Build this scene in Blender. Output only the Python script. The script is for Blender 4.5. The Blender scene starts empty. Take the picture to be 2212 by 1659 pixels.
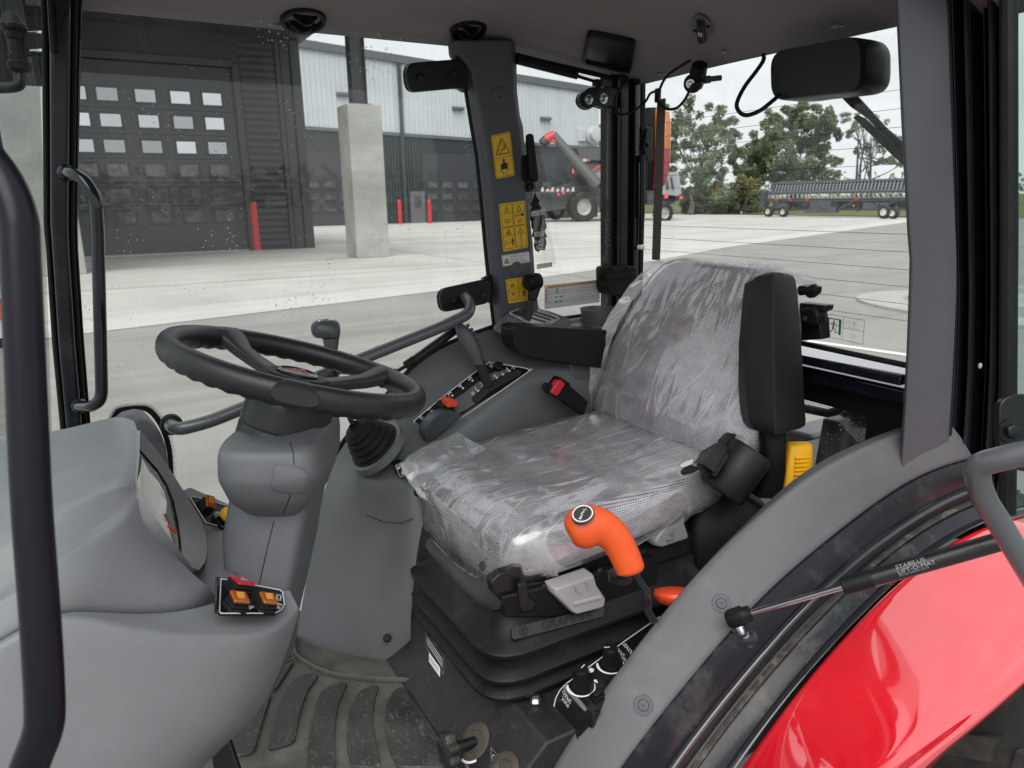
import bpy, bmesh, math, random
import numpy as np
from mathutils import Vector, Matrix, noise
random.seed(7); np.random.seed(7)
V = Vector; rad = math.radians
S = bpy.context.scene
COL = S.collection

# ------------------------------------------------------------------ camera
F0 = 1551.0; CX, CY = 1106.0, 829.5          # focal length and centre in units of a 2212 px wide picture
CAM = V((0.0, 0.0, 1.65))
_az, _pt, _rl = rad(30), rad(14.5), rad(0.9)
FW = V((math.cos(_pt)*math.cos(_az), -math.cos(_pt)*math.sin(_az), -math.sin(_pt)))
_r = FW.cross(V((0, 0, 1))).normalized(); _u = _r.cross(FW)
RT = _r*math.cos(_rl) - _u*math.sin(_rl); UP = _r*math.sin(_rl) + _u*math.cos(_rl)
cam = bpy.data.cameras.new('camera'); cam.sensor_width = 36; cam.lens = 36*F0/2212
cam.clip_start = 0.02; cam.clip_end = 1500
cam.dof.use_dof = True; cam.dof.focus_distance = 1.42; cam.dof.aperture_fstop = 9.0
co = bpy.data.objects.new('camera', cam); COL.objects.link(co)
co.matrix_world = Matrix(((RT.x, UP.x, -FW.x, CAM.x), (RT.y, UP.y, -FW.y, CAM.y), (RT.z, UP.z, -FW.z, CAM.z), (0, 0, 0, 1)))
S.camera = co

# ------------------------------------------------------------------ sky, sun, exposure (overcast day)
W = bpy.data.worlds.new('World'); S.world = W; W.use_nodes = True
nt = W.node_tree; nt.nodes.clear()
SUN_EL, SUN_ROT = rad(54), rad(308)
sky = nt.nodes.new('ShaderNodeTexSky'); sky.sky_type = 'NISHITA'; sky.sun_disc = False
sky.sun_elevation = SUN_EL; sky.sun_rotation = SUN_ROT; sky.air_density = 1.0; sky.dust_density = 4.0; sky.ozone_density = 1.0
bw = nt.nodes.new('ShaderNodeHueSaturation'); bw.inputs['Saturation'].default_value = 0.0
nt.links.new(sky.outputs[0], bw.inputs['Color'])
# overcast: an even cloud deck evens out the clear sky's gradient
tc = nt.nodes.new('ShaderNodeTexCoord')
mp = nt.nodes.new('ShaderNodeMapping'); mp.inputs['Scale'].default_value = (1.3, 1.3, 4.5)
ns = nt.nodes.new('ShaderNodeTexNoise'); ns.inputs['Scale'].default_value = 2.2; ns.inputs['Detail'].default_value = 6; ns.inputs['Roughness'].default_value = .55
nt.links.new(tc.outputs['Generated'], mp.inputs[0]); nt.links.new(mp.outputs[0], ns.inputs['Vector'])
cr = nt.nodes.new('ShaderNodeValToRGB')
cr.color_ramp.elements[0].position = .30; cr.color_ramp.elements[0].color = (4.7, 4.9, 5.1, 1)
cr.color_ramp.elements[1].position = .70; cr.color_ramp.elements[1].color = (6.0, 6.1, 6.2, 1)
nt.links.new(ns.outputs[0], cr.inputs[0])
mx = nt.nodes.new('ShaderNodeMixRGB'); mx.inputs[0].default_value = .88
nt.links.new(bw.outputs[0], mx.inputs[1]); nt.links.new(cr.outputs[0], mx.inputs[2])
bg = nt.nodes.new('ShaderNodeBackground'); bg.inputs['Strength'].default_value = 0.10
wo = nt.nodes.new('ShaderNodeOutputWorld')
nt.links.new(mx.outputs[0], bg.inputs[0]); nt.links.new(bg.outputs[0], wo.inputs[0])
sun = bpy.data.lights.new('sun', 'SUN'); sun.energy = 1.5; sun.angle = rad(55); sun.color = (1, .97, .93)
so = bpy.data.objects.new('sun', sun); COL.objects.link(so)
_d = V((math.sin(SUN_ROT)*math.cos(SUN_EL), math.cos(SUN_ROT)*math.cos(SUN_EL), math.sin(SUN_EL)))
so.rotation_euler = _d.to_track_quat('Z', 'Y').to_euler(); so.location = (0, 0, 30)
S.view_settings.view_transform = 'Standard'; S.view_settings.look = 'None'
S.view_settings.exposure = 0.92; S.view_settings.gamma = 1; S.view_settings.use_curve_mapping = False
S.cycles.use_denoising = True; S.cycles.max_bounces = 10; S.cycles.transparent_max_bounces = 24
S.cycles.diffuse_bounces = 4; S.cycles.glossy_bounces = 4; S.cycles.transmission_bounces = 6
S.cycles.caustics_reflective = False; S.cycles.caustics_refractive = False; S.cycles.sample_clamp_indirect = 6

# ------------------------------------------------------------------ points: ray through a picture point, cut with a real plane
def ray(u, v): return FW + RT*((u-CX)/F0) - UP*((v-CY)/F0)
def at(u, v, d): return CAM + ray(u, v)*d
def onx(u, v, x): r = ray(u, v); return CAM + r*((x-CAM.x)/r.x)
def ony(u, v, y): r = ray(u, v); return CAM + r*((y-CAM.y)/r.y)
def onz(u, v, z): r = ray(u, v); return CAM + r*((z-CAM.z)/r.z)
def onpl(u, v, p0, n): r = ray(u, v); return CAM + r*((p0-CAM).dot(n)/r.dot(n))

# ------------------------------------------------------------------ objects
WL = {}
def wloc(o): return WL.get(o.name, V((0, 0, 0)))
def put(o, parent, loc):
    COL.objects.link(o)
    if parent: o.parent = parent; o.location = V(loc) - wloc(parent)
    else: o.location = loc
    WL[o.name] = V(loc); return o
def tag(o, label=None, cat=None, group=None, kind=None):
    if label: o['label'] = label
    if cat: o['category'] = cat
    if group: o['group'] = group
    if kind: o['kind'] = kind
    return o
def thing(name, label, cat, loc, group=None):
    o = bpy.data.objects.new(name, None); o.empty_display_size = .05
    put(o, None, loc); return tag(o, label, cat, group)
def copy_tree(o, loc, parent=None, label=None, swap=None):
    c = o.copy(); COL.objects.link(c)
    if parent: c.parent = parent
    else: c.location = loc
    if label: c['label'] = label
    for ch in o.children: copy_tree(ch, None, c)
    return c

def cr(pts, n=6, closed=False):
    P = [V(p) for p in pts]; out = []; m = len(P)
    rng = range(m) if closed else range(m-1)
    for i in rng:
        p0 = P[(i-1) % m] if closed or i > 0 else P[i]*2-P[i+1]
        p1, p2 = P[i], P[(i+1) % m]
        p3 = P[(i+2) % m] if closed or i+2 < m else P[i+1]*2-P[i]
        for k in range(n):
            t = k/n
            out.append(.5*((2*p1)+(p2-p0)*t+(2*p0-5*p1+4*p2-p3)*t*t+(3*p1-p0-3*p2+p3)*t**3))
    if not closed: out.append(P[-1])
    return out
def fillet(pts, r, n=4):
    """round the corners of a closed polygon"""
    P = [V(p) for p in pts]; out = []; m = len(P)
    for i in range(m):
        a, b, c = P[i-1], P[i], P[(i+1) % m]
        d1, d2 = a-b, c-b; q = min(r, d1.length*.45, d2.length*.45)
        s, e = b+d1.normalized()*q, b+d2.normalized()*q
        for k in range(n+1):
            t = k/n; out.append(s*(1-t)**2+b*2*t*(1-t)+e*t*t)
    return out
def fpath(pts, r, n=5):
    P = [V(p) for p in pts]; out = [P[0]]
    for i in range(1, len(P)-1):
        a, b, c = P[i-1], P[i], P[i+1]
        d1, d2 = a-b, c-b; q = min(r, d1.length*.48, d2.length*.48)
        s, e = b+d1.normalized()*q, b+d2.normalized()*q
        for k in range(n+1):
            t = k/n; out.append(s*(1-t)**2+b*2*t*(1-t)+e*t*t)
    out.append(P[-1]); return out

class MB:
    def __init__(s): s.v = []; s.f = []; s.mi = []; s.cur = 0
    def add(s, vs, fs):
        o = len(s.v); s.v += [V(p) for p in vs]
        for f in fs: s.f.append([o+i for i in f]); s.mi.append(s.cur)
        return s
    def box(s, c, sz, ax=None):
        c = V(c); X, Y, Z = ax if ax else (V((1, 0, 0)), V((0, 1, 0)), V((0, 0, 1)))
        h = [k/2 for k in sz]
        vs = [c+X*(h[0]*a)+Y*(h[1]*b)+Z*(h[2]*d) for a in (-1, 1) for b in (-1, 1) for d in (-1, 1)]
        return s.add(vs, [(0, 1, 3, 2), (4, 6, 7, 5), (0, 4, 5, 1), (2, 3, 7, 6), (0, 2, 6, 4), (1, 5, 7, 3)])
    def box2(s, a, b): 
        a, b = V(a), V(b); return s.box((a+b)/2, (abs(b.x-a.x), abs(b.y-a.y), abs(b.z-a.z)))
    def hull(s, bot, top):
        n = len(bot)
        return s.add(list(bot)+list(top), [list(range(n))[::-1], list(range(n, 2*n))]+[(i, (i+1) % n, n+(i+1) % n, n+i) for i in range(n)])
    def prism(s, poly, vec): 
        vec = V(vec); return s.hull([V(p) for p in poly], [V(p)+vec for p in poly])
    def loft(s, rings, closed=True, cap=True):
        n = len(rings[0]); vs = [p for r in rings for p in r]; fs = []
        for i in range(len(rings)-1):
            for j in range(n if closed else n-1):
                k = (j+1) % n; fs.append((i*n+j, i*n+k, (i+1)*n+k, (i+1)*n+j))
        if cap and closed: fs += [list(range(n))[::-1], list(range((len(rings)-1)*n, len(rings)*n))]
        return s.add(vs, fs)
    def tube(s, pts, r, seg=12, closed=False, cap=True, oval=None, up=None):
        P = [V(p) for p in pts]; m = len(P); R = r if isinstance(r, (list, tuple)) else [r]*m
        T = []
        for i in range(m):
            a = P[i-1] if closed or i > 0 else P[i]; b = P[(i+1) % m] if closed or i < m-1 else P[i]
            T.append((b-a).normalized())
        nrm = up if up else (V((0, 0, 1)) if abs(T[0].z) < .9 else V((1, 0, 0)))
        rings = []
        for i in range(m):
            nrm = (nrm-T[i]*nrm.dot(T[i])).normalized(); bi = T[i].cross(nrm)
            o = oval if oval else 1
            rings.append([P[i]+nrm*(R[i]*math.cos(2*math.pi*k/seg))+bi*(R[i]*o*math.sin(2*math.pi*k/seg)) for k in range(seg)])
        if closed: rings.append(rings[0]); return s.loft(rings, True, False)
        return s.loft(rings, True, cap)
    def lathe(s, c, ax, prof, seg=24, cap=True, sx=1, ex=None):
        c = V(c); ax = V(ax).normalized(); e = V(ex) if ex else (V((0, 0, 1)) if abs(ax.z) < .9 else V((1, 0, 0)))
        e = (e-ax*ax.dot(e)).normalized(); b = ax.cross(e)
        return s.loft([[c+ax*h+e*(r*sx*math.cos(2*math.pi*k/seg))+b*(r*math.sin(2*math.pi*k/seg)) for k in range(seg)] for r, h in prof], True, cap)
    def cyl(s, a, b, r, seg=16, r2=None): 
        a, b = V(a), V(b); return s.lathe(a, b-a, [(r, 0), (r if r2 is None else r2, (b-a).length)], seg)
    def ball(s, c, r, seg=16, n=10, ax=(0, 0, 1)):
        return s.lathe(c, ax, [(max(1e-4, r*math.sin(math.pi*k/n)), -r*math.cos(math.pi*k/n)) for k in range(n+1)], seg)
    def hexnut(s, c, ax, r, h):
        c = V(c); ax = V(ax).normalized()
        s.lathe(c, ax, [(r*1.45, 0), (r*1.45, h*.2), (r*1.02, h*.22)], 20)
        return s.lathe(c, ax, [(r, h*.2), (r, h*.92), (r*.8, h)], 6)
    def grid(s, rows):
        n = len(rows[0]); vs = [p for r in rows for p in r]
        return s.add(vs, [(i*n+j, i*n+j+1, (i+1)*n+j+1, (i+1)*n+j) for i in range(len(rows)-1) for j in range(n-1)])
    def quad(s, a, b, c, d): return s.add([a, b, c, d], [(0, 1, 2, 3)])
    def build(s, name, mat, parent=None, smooth=True, bevel=0, sub=0, solid=0, seg=2, angle=35, weld=False, soff=0, flip=False, crow=None):
        me = bpy.data.meshes.new(name)
        c = sum(s.v, V((0, 0, 0)))/max(1, len(s.v))
        if not parent: c = V((c.x, c.y, min(p.z for p in s.v)))
        me.from_pydata([tuple(p-c) for p in s.v], [], s.f)
        for m in (mat if isinstance(mat, (list, tuple)) else [mat]): me.materials.append(m)
        if any(s.mi): me.polygons.foreach_set('material_index', s.mi)
        bm = bmesh.new(); bm.from_mesh(me)
        if weld: bmesh.ops.remove_doubles(bm, verts=bm.verts, dist=1e-5)
        bmesh.ops.recalc_face_normals(bm, faces=bm.faces)
        if flip: bmesh.ops.reverse_faces(bm, faces=bm.faces)
        bm.to_mesh(me); bm.free()
        if smooth:
            me.polygons.foreach_set('use_smooth', [True]*len(me.polygons))
            if not sub: me.set_sharp_from_angle(angle=rad(angle))
        o = bpy.data.objects.new(name, me); put(o, parent, c)
        if crow:
            at_ = me.attributes.new('crease_edge', 'FLOAT', 'EDGE'); n_, rr_ = crow
            for e in me.edges:
                i_, j_ = e.vertices
                if i_//n_ == j_//n_ and i_//n_ in rr_: at_.data[e.index].value = rr_[i_//n_]
        if solid: m = o.modifiers.new('solidify', 'SOLIDIFY'); m.thickness = solid; m.offset = soff
        if bevel: m = o.modifiers.new('bevel', 'BEVEL'); m.width = bevel; m.segments = seg; m.limit_method = 'ANGLE'; m.angle_limit = rad(30)
        if sub: m = o.modifiers.new('subdivision', 'SUBSURF'); m.levels = sub; m.render_levels = sub; m.boundary_smooth = 'PRESERVE_CORNERS'
        return o

def pxloft(rows, n=28, p=3.0, front=False):
    """rings lying level, each as wide as (uL,uR) at height v and depth d, b deep; rows (uL,uR,v,d,b)"""
    Rh = V((RT.x, RT.y, 0)).normalized(); Fh = V((FW.x, FW.y, 0)).normalized(); rings = []
    for uL, uR, v, d, b in rows:
        if front: v -= .36*b/d*F0
        c = at((uL+uR)/2, v, d); a = (uR-uL)/2*d/F0*(1-.8*b/d*min(1, max(0, (p-2)/3))); ring = []
        for k in range(n):
            t = 2*math.pi*k/n; ct, st = math.cos(t), math.sin(t)
            ring.append(c+Rh*(a*math.copysign(abs(ct)**(2/p), ct))+Fh*(b*math.copysign(abs(st)**(2/p), st)))
        rings.append(ring)
    return rings

from mathutils.bvhtree import BVHTree
def hitter(mb):
    t = BVHTree.FromPolygons(mb.v, mb.f)
    def f(u, v, h=0):
        r = ray(u, v).normalized(); p, n, i, d = t.ray_cast(CAM, r)
        return None if p is None else p-r*h
    return f
class Quad:
    """a flat patch given by its corners (a: 0..1 to the right, b: 0..1 down), lifted h off the surface"""
    def __init__(s, tl, tr, br, bl, face=None):
        s.c = [V(tl), V(tr), V(br), V(bl)]
        s.n = (s.c[1]-s.c[0]).cross(s.c[3]-s.c[0]).normalized()
        if s.n.dot((face if face else CAM)-s.c[0]) < 0: s.n = -s.n
        s.w = ((s.c[1]-s.c[0]).length+(s.c[2]-s.c[3]).length)/2; s.h = ((s.c[3]-s.c[0]).length+(s.c[2]-s.c[1]).length)/2
    def P(s, a, b, h=0): 
        t = s.c[0]*(1-a)+s.c[1]*a; q = s.c[3]*(1-a)+s.c[2]*a; return t*(1-b)+q*b+s.n*h
    def poly(s, mb, pts, h=.0006): return mb.add([s.P(a, b, h) for a, b in pts], [list(range(len(pts)))])
    def line(s, mb, pts, w, h=.0008, closed=False):
        """w is a share of the patch's height"""
        k = s.w/s.h; Q = [V((a*k, b, 0)) for a, b in pts]; m = len(Q); L, R = [], []
        for i in range(m):
            a = Q[i-1] if closed or i else Q[i]; b = Q[(i+1) % m] if closed or i < m-1 else Q[i]
            t = (b-a).normalized(); nn = V((-t.y, t.x, 0))*(w/2); L.append(Q[i]+nn); R.append(Q[i]-nn)
        vs = [s.P(p.x/k, p.y, h) for p in L+R]
        return mb.add(vs, [(i, (i+1) % m, m+(i+1) % m, m+i) for i in range(m if closed else m-1)])
    def rrect(s, a0, b0, a1, b1, r=.03, n=4):
        k = s.w/s.h
        return [(p.x/k, p.y) for p in fillet([V((a0*k, b0, 0)), V((a1*k, b0, 0)), V((a1*k, b1, 0)), V((a0*k, b1, 0))], r, n)]
    def circ(s, a, b, r, n=16, a0=0, a1=2*math.pi):
        k = s.w/s.h; return [(a+r*math.cos(a0+(a1-a0)*i/n)/k, b+r*math.sin(a0+(a1-a0)*i/n)) for i in range(n+(0 if a1-a0 > 6.28 else 1))]
    def text(s, mb, txt, a, b, size, rot=0, h=.0008, align='CENTER', sx=1.0):
        vs, fs = text_mesh(txt, align); k = s.w/s.h; c, q = math.cos(rot), math.sin(rot)
        return mb.add([s.P(a+(x*sx*c-y*q)*size/k, b-(x*sx*q+y*c)*size, h) for x, y in vs], fs)
_TM = {}
def text_mesh(txt, align='CENTER'):
    if (txt, align) in _TM: return _TM[(txt, align)]
    cu = bpy.data.curves.new('lettering', 'FONT'); cu.body = txt; cu.size = 1; cu.align_x = align; cu.align_y = 'CENTER'; cu.resolution_u = 2
    o = bpy.data.objects.new('lettering', cu); COL.objects.link(o); bpy.context.view_layer.update()
    me = bpy.data.meshes.new_from_object(o.evaluated_get(bpy.context.evaluated_depsgraph_get()))
    r = ([(v.co.x, v.co.y) for v in me.vertices], [list(p.vertices) for p in me.polygons])
    bpy.data.objects.remove(o); bpy.data.curves.remove(cu); bpy.data.meshes.remove(me)
    _TM[(txt, align)] = r; return r

# ------------------------------------------------------------------ materials
def nodes(name):
    m = bpy.data.materials.new(name); m.use_nodes = True; t = m.node_tree
    return m, t, t.nodes['Principled BSDF'], t.nodes['Material Output']
def N(t, ty, **k):
    n = t.nodes.new(ty)
    for a, b in k.items():
        if hasattr(n, a) and a not in ('Scale',): setattr(n, a, b)
        else: n.inputs[a.replace('_', ' ')].default_value = b
    return n
def ramp(t, src, p0, c0, p1, c1):
    r = t.nodes.new('ShaderNodeValToRGB'); e = r.color_ramp.elements
    e[0].position = p0; e[0].color = (*c0, 1); e[1].position = p1; e[1].color = (*c1, 1)
    t.links.new(src, r.inputs[0]); return r
def g(x): return (x, x, x)
def M(name, col, rough=.5, metal=0, spec=.5, coat=0, grain=0, gscale=900, var=.08, vscale=14, dust=0, dustcol=(.35, .31, .26), trans=0, emis=0, dscale=9):
    m, t, b, o = nodes(name); L = t.links.new
    co_ = N(t, 'ShaderNodeTexCoord')
    geo = N(t, 'ShaderNodeNewGeometry')
    n1 = N(t, 'ShaderNodeTexNoise', Scale=vscale, Detail=5.0, Roughness=.6); L(geo.outputs['Position'], n1.inputs['Vector'])
    c0 = tuple(max(0, k*(1-var)) for k in col); c1 = tuple(min(1, k*(1+var)) for k in col)
    r = ramp(t, n1.outputs[0], .3, c0, .7, c1); src = r.outputs[0]
    if dust:
        n2 = N(t, 'ShaderNodeTexNoise', Scale=dscale, Detail=9.0, Roughness=.72); L(geo.outputs['Position'], n2.inputs['Vector'])
        rr = ramp(t, n2.outputs[0], .52, g(0), .74, g(dust))
        sep = N(t, 'ShaderNodeSeparateXYZ'); L(geo.outputs['Normal'], sep.inputs[0])
        ma = N(t, 'ShaderNodeMapRange'); ma.inputs[1].default_value = -.2; ma.inputs[2].default_value = .9; ma.inputs[3].default_value = .25; ma.inputs[4].default_value = 1
        L(sep.outputs[2], ma.inputs[0])
        mm = N(t, 'ShaderNodeMath', operation='MULTIPLY'); L(rr.outputs[0], mm.inputs[0]); L(ma.outputs[0], mm.inputs[1])
        mixd = N(t, 'ShaderNodeMixRGB'); mixd.inputs[2].default_value = (*dustcol, 1); L(mm.outputs[0], mixd.inputs[0]); L(src, mixd.inputs[1]); src = mixd.outputs[0]
    L(src, b.inputs['Base Color'])
    b.inputs['Metallic'].default_value = metal; b.inputs['Specular IOR Level'].default_value = spec
    rv = ramp(t, n1.outputs[0], .3, g(max(.02, rough*.88)), .7, g(min(1, rough*1.1))); L(rv.outputs[0], b.inputs['Roughness'])
    if coat: b.inputs['Coat Weight'].default_value = coat; b.inputs['Coat Roughness'].default_value = .03
    if trans: b.inputs['Transmission Weight'].default_value = trans
    if emis: b.inputs['Emission Color'].default_value = (*col, 1); b.inputs['Emission Strength'].default_value = emis
    if grain:
        n3 = N(t, 'ShaderNodeTexNoise', Scale=gscale, Detail=2.0); L(geo.outputs['Position'], n3.inputs['Vector'])
        bp = N(t, 'ShaderNodeBump', Strength=grain, Distance=.001); L(n3.outputs[0], bp.inputs['Height']); L(bp.outputs[0], b.inputs['Normal'])
    return m
def glass(name, tint=(.93, .96, .95), dirt=.35, streak=0.0, specks=1.0, gl=1.0):
    m, t, b, o = nodes(name); L = t.links.new; t.nodes.remove(b)
    geo = N(t, 'ShaderNodeNewGeometry'); P = geo.outputs['Position']
    tr = N(t, 'ShaderNodeBsdfTransparent'); tr.inputs[0].default_value = (*tint, 1)
    gs = N(t, 'ShaderNodeBsdfGlossy'); gs.inputs['Roughness'].default_value = .015
    lw = N(t, 'ShaderNodeLayerWeight'); lw.inputs[0].default_value = .5
    pw = N(t, 'ShaderNodeMath', operation='POWER'); L(lw.outputs['Facing'], pw.inputs[0]); pw.inputs[1].default_value = 4.0
    mr = N(t, 'ShaderNodeMapRange'); mr.inputs[3].default_value = .045*gl; mr.inputs[4].default_value = .9; L(pw.outputs[0], mr.inputs[0])
    m1 = N(t, 'ShaderNodeMixShader'); L(mr.outputs[0], m1.inputs[0]); L(tr.outputs[0], m1.inputs[1]); L(gs.outputs[0], m1.inputs[2])
    # dust film, specks and smears that sit on the pane
    df = N(t, 'ShaderNodeBsdfDiffuse'); df.inputs[0].default_value = (.75, .74, .72, 1)
    n1 = N(t, 'ShaderNodeTexNoise', Scale=3.5, Detail=6.0, Roughness=.65); L(P, n1.inputs['Vector'])
    f1 = ramp(t, n1.outputs[0], .40, g(.004), .72, g(.10*dirt))
    v1 = N(t, 'ShaderNodeTexVoronoi', Scale=95.0, Randomness=1.0); L(P, v1.inputs['Vector'])
    n2 = N(t, 'ShaderNodeTexNoise', Scale=9.0, Detail=4.0); L(P, n2.inputs['Vector'])
    r2 = ramp(t, n2.outputs[0], .44, g(.0), .68, g(.21)); 
    lt = N(t, 'ShaderNodeMath', operation='LESS_THAN'); L(v1.outputs['Distance'], lt.inputs[0]); L(r2.outputs[0], lt.inputs[1])
    v2 = N(t, 'ShaderNodeTexVoronoi', Scale=420.0, Randomness=1.0); L(P, v2.inputs['Vector'])
    lt2 = N(t, 'ShaderNodeMath', operation='LESS_THAN'); L(v2.outputs['Distance'], lt2.inputs[0]); L(r2.outputs[0], lt2.inputs[1])
    a1 = N(t, 'ShaderNodeMath', operation='MULTIPLY_ADD'); L(lt.outputs[0], a1.inputs[0]); a1.inputs[1].default_value = .55*specks; L(f1.outputs[0], a1.inputs[2])
    a2 = N(t, 'ShaderNodeMath', operation='MULTIPLY_ADD'); L(lt2.outputs[0], a2.inputs[0]); a2.inputs[1].default_value = .30*specks; L(a1.outputs[0], a2.inputs[2])
    mpn = N(t, 'ShaderNodeMapping'); mpn.inputs['Scale'].default_value = (60, 60, 4); L(P, mpn.inputs[0])
    n4 = N(t, 'ShaderNodeTexNoise', Scale=1.0, Detail=5.0); L(mpn.outputs[0], n4.inputs['Vector'])
    r4 = ramp(t, n4.outputs[0], .55, g(0), .8, g(streak))
    a3 = N(t, 'ShaderNodeMath', operation='ADD', use_clamp=True); L(a2.outputs[0], a3.inputs[0]); L(r4.outputs[0], a3.inputs[1])
    m2 = N(t, 'ShaderNodeMixShader'); L(a3.outputs[0], m2.inputs[0]); L(m1.outputs[0], m2.inputs[1]); L(df.outputs[0], m2.inputs[2])
    L(m2.outputs[0], o.inputs[0]); return m

# cab materials
PLAS = M('grey_plastic', (.135, .14, .152), .46, grain=.16, gscale=1100, var=.05, dust=.22, dscale=7)
PLAS2 = M('dark_grey_plastic', (.095, .10, .107), .40, grain=.14, gscale=1000, var=.06, dust=.12)
PLAS3 = M('slate_plastic', (.122, .129, .136), .35, grain=.12, gscale=1000, var=.05)
TRIM = M('pillar_trim_plastic', (.076, .077, .090), .6, grain=.15, gscale=900, var=.04)
LINER = M('headliner_fabric', (.25, .235, .235), .95, spec=.1, grain=.5, gscale=700, var=.06, vscale=5)
BLK = M('black_plastic', (.007, .007, .008), .5, spec=.22, grain=.2, gscale=700, var=.15)
BLKT = M('black_grained_plastic', (.0075, .0075, .0085), .42, spec=.3, grain=.55, gscale=520, var=.1)
BLKS = M('black_satin_metal', (.009, .009, .011), .34, spec=.35, var=.15, dust=.06)
BLKG = M('black_gloss_paint', (.008, .009, .015), .14, spec=.4, coat=.3, var=.1, dust=.05, dscale=14)
BLKD = M('dusty_black_metal', (.014, .014, .017), .38, var=.2, dust=.55, dustcol=(.20, .165, .12), dscale=11)
BLKF = M('frame_black', (.010, .011, .016), .26, spec=.3, coat=.05, var=.1, dust=.2, dscale=14)
BLKV = M('deep_black_plastic', (.006, .006, .007), .6, spec=.2, var=.1)
RUB = M('black_rubber', (.010, .010, .0105), .66, spec=.25, grain=.1, var=.15, dust=.14, dustcol=(.16, .15, .14), dscale=8)
RUBD = M('dusty_rubber', (.028, .027, .026), .55, grain=.15, var=.25, dust=.75, dustcol=(.17, .155, .13), dscale=7)
MATD = M('mat_dust', (.098, .093, .084), .8, grain=.2, var=.35, vscale=16, dust=.5, dustcol=(.23, .21, .18), dscale=12)
def scuffed(name, base, mark, dustc, amt):
    m, t, b, o = nodes(name); L = t.links.new; P = N(t, 'ShaderNodeNewGeometry').outputs['Position']
    def nz(sc, det, ro, di, rot):
        mp_ = N(t, 'ShaderNodeMapping'); mp_.inputs['Scale'].default_value = sc; mp_.inputs['Rotation'].default_value = (0, 0, rot); L(P, mp_.inputs[0])
        n = N(t, 'ShaderNodeTexNoise', Scale=1.0, Detail=det, Roughness=ro, Distortion=di); L(mp_.outputs[0], n.inputs['Vector']); return n.outputs[0]
    big = nz((9, 9, 9), 5.0, .6, .4, 0); s1 = nz((24, 62, 24), 6.0, .74, 2.6, .5); s2 = nz((70, 34, 30), 6.0, .74, 3.0, .1); fine = nz((160, 160, 160), 4.0, .7, 0, 0)
    c = ramp(t, big, .35, base, .7, dustc).outputs[0]
    for s, lo, hi in ((s1, .56, .70), (s2, .58, .72)):
        r = ramp(t, s, lo, g(0), hi, g(amt)); k = N(t, 'ShaderNodeMixRGB'); L(r.outputs[0], k.inputs[0]); L(c, k.inputs[1]); k.inputs[2].default_value = (*mark, 1); c = k.outputs[0]
    r = ramp(t, fine, .64, g(0), .76, g(.6)); k = N(t, 'ShaderNodeMixRGB'); L(r.outputs[0], k.inputs[0]); L(c, k.inputs[1]); k.inputs[2].default_value = (*mark, 1)
    L(k.outputs[0], b.inputs['Base Color']); rr = ramp(t, big, .35, g(.38), .7, g(.75)); L(rr.outputs[0], b.inputs['Roughness'])
    bp = N(t, 'ShaderNodeBump', Strength=.3, Distance=.002); L(s1, bp.inputs['Height']); L(bp.outputs[0], b.inputs['Normal']); return m
PADM_ = scuffed('scuffed_pad_rubber', (.022, .022, .022), (.20, .185, .16), (.062, .059, .054), .8)
BLKSC = scuffed('scuffed_black_steel', (.009, .009, .012), (.13, .105, .075), (.016, .015, .016), .28)
LEATH = M('wheel_leather', (.012, .012, .0135), .38, grain=.45, gscale=420, var=.12)
TUBE = M('grey_painted_tube', (.085, .09, .10), .28, coat=.3, var=.04)
CHR = M('bright_metal', (.72, .72, .72), .16, metal=1, var=.04)
STEEL = M('zinc_bolt', (.55, .58, .60), .25, metal=1, var=.08)
ORG = M('orange_plastic', (.70, .085, .012), .42, grain=.10, gscale=600, var=.03)
ORG2 = M('red_orange_plastic', (.70, .07, .022), .42, var=.03)
RED = M('red_paint', (.66, .010, .022), .10, spec=.9, coat=1.0, var=.03, dust=.06)
RED.node_tree.nodes['Principled BSDF'].inputs['Coat IOR'].default_value = 2.1
REDP = M('red_plastic', (.62, .03, .06), .35, var=.05)
YEL = M('yellow_plastic', (.80, .40, .006), .42, grain=.1, var=.03)
STK = M('yellow_sticker', (.76, .47, .035), .38, var=.03)
WST = M('white_sticker', (.72, .72, .72), .4, var=.03)
INK = M('black_print', (.012, .012, .012), .5, var=.0)
INKO = M('orange_print', (.70, .28, .02), .5)
INKR = M('red_print', (.55, .04, .02), .5)
WPR = M('white_print', (.80, .80, .78), .5, var=.0)
GRN = M('green_print', (.01, .20, .085), .5)
AMB = M('amber_lens', (.36, .085, .004), .14, coat=.5, var=.1)
PADL = M('pale_grey_plastic', (.36, .335, .35), .42, var=.03)
PADM = M('mid_grey_plastic', (.21, .21, .225), .42, var=.03)
LENS = M('instrument_lens', (.30, .31, .31), .06, coat=1.0, var=.12, vscale=25)
G_DOOR = glass('door_glass', dirt=.9, streak=.05, specks=1.15)
G_SIDE = glass('side_glass', dirt=1.25, streak=.10, specks=.6)
G_REAR = glass('rear_glass', dirt=.45, streak=.02, specks=.25)
G_FRONT = glass('windscreen_glass', tint=(.80, .86, .85), dirt=.8, specks=.6)
G_LEFT = glass('green_door_glass', tint=(.62, .80, .74), dirt=.8, specks=.3)

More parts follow.
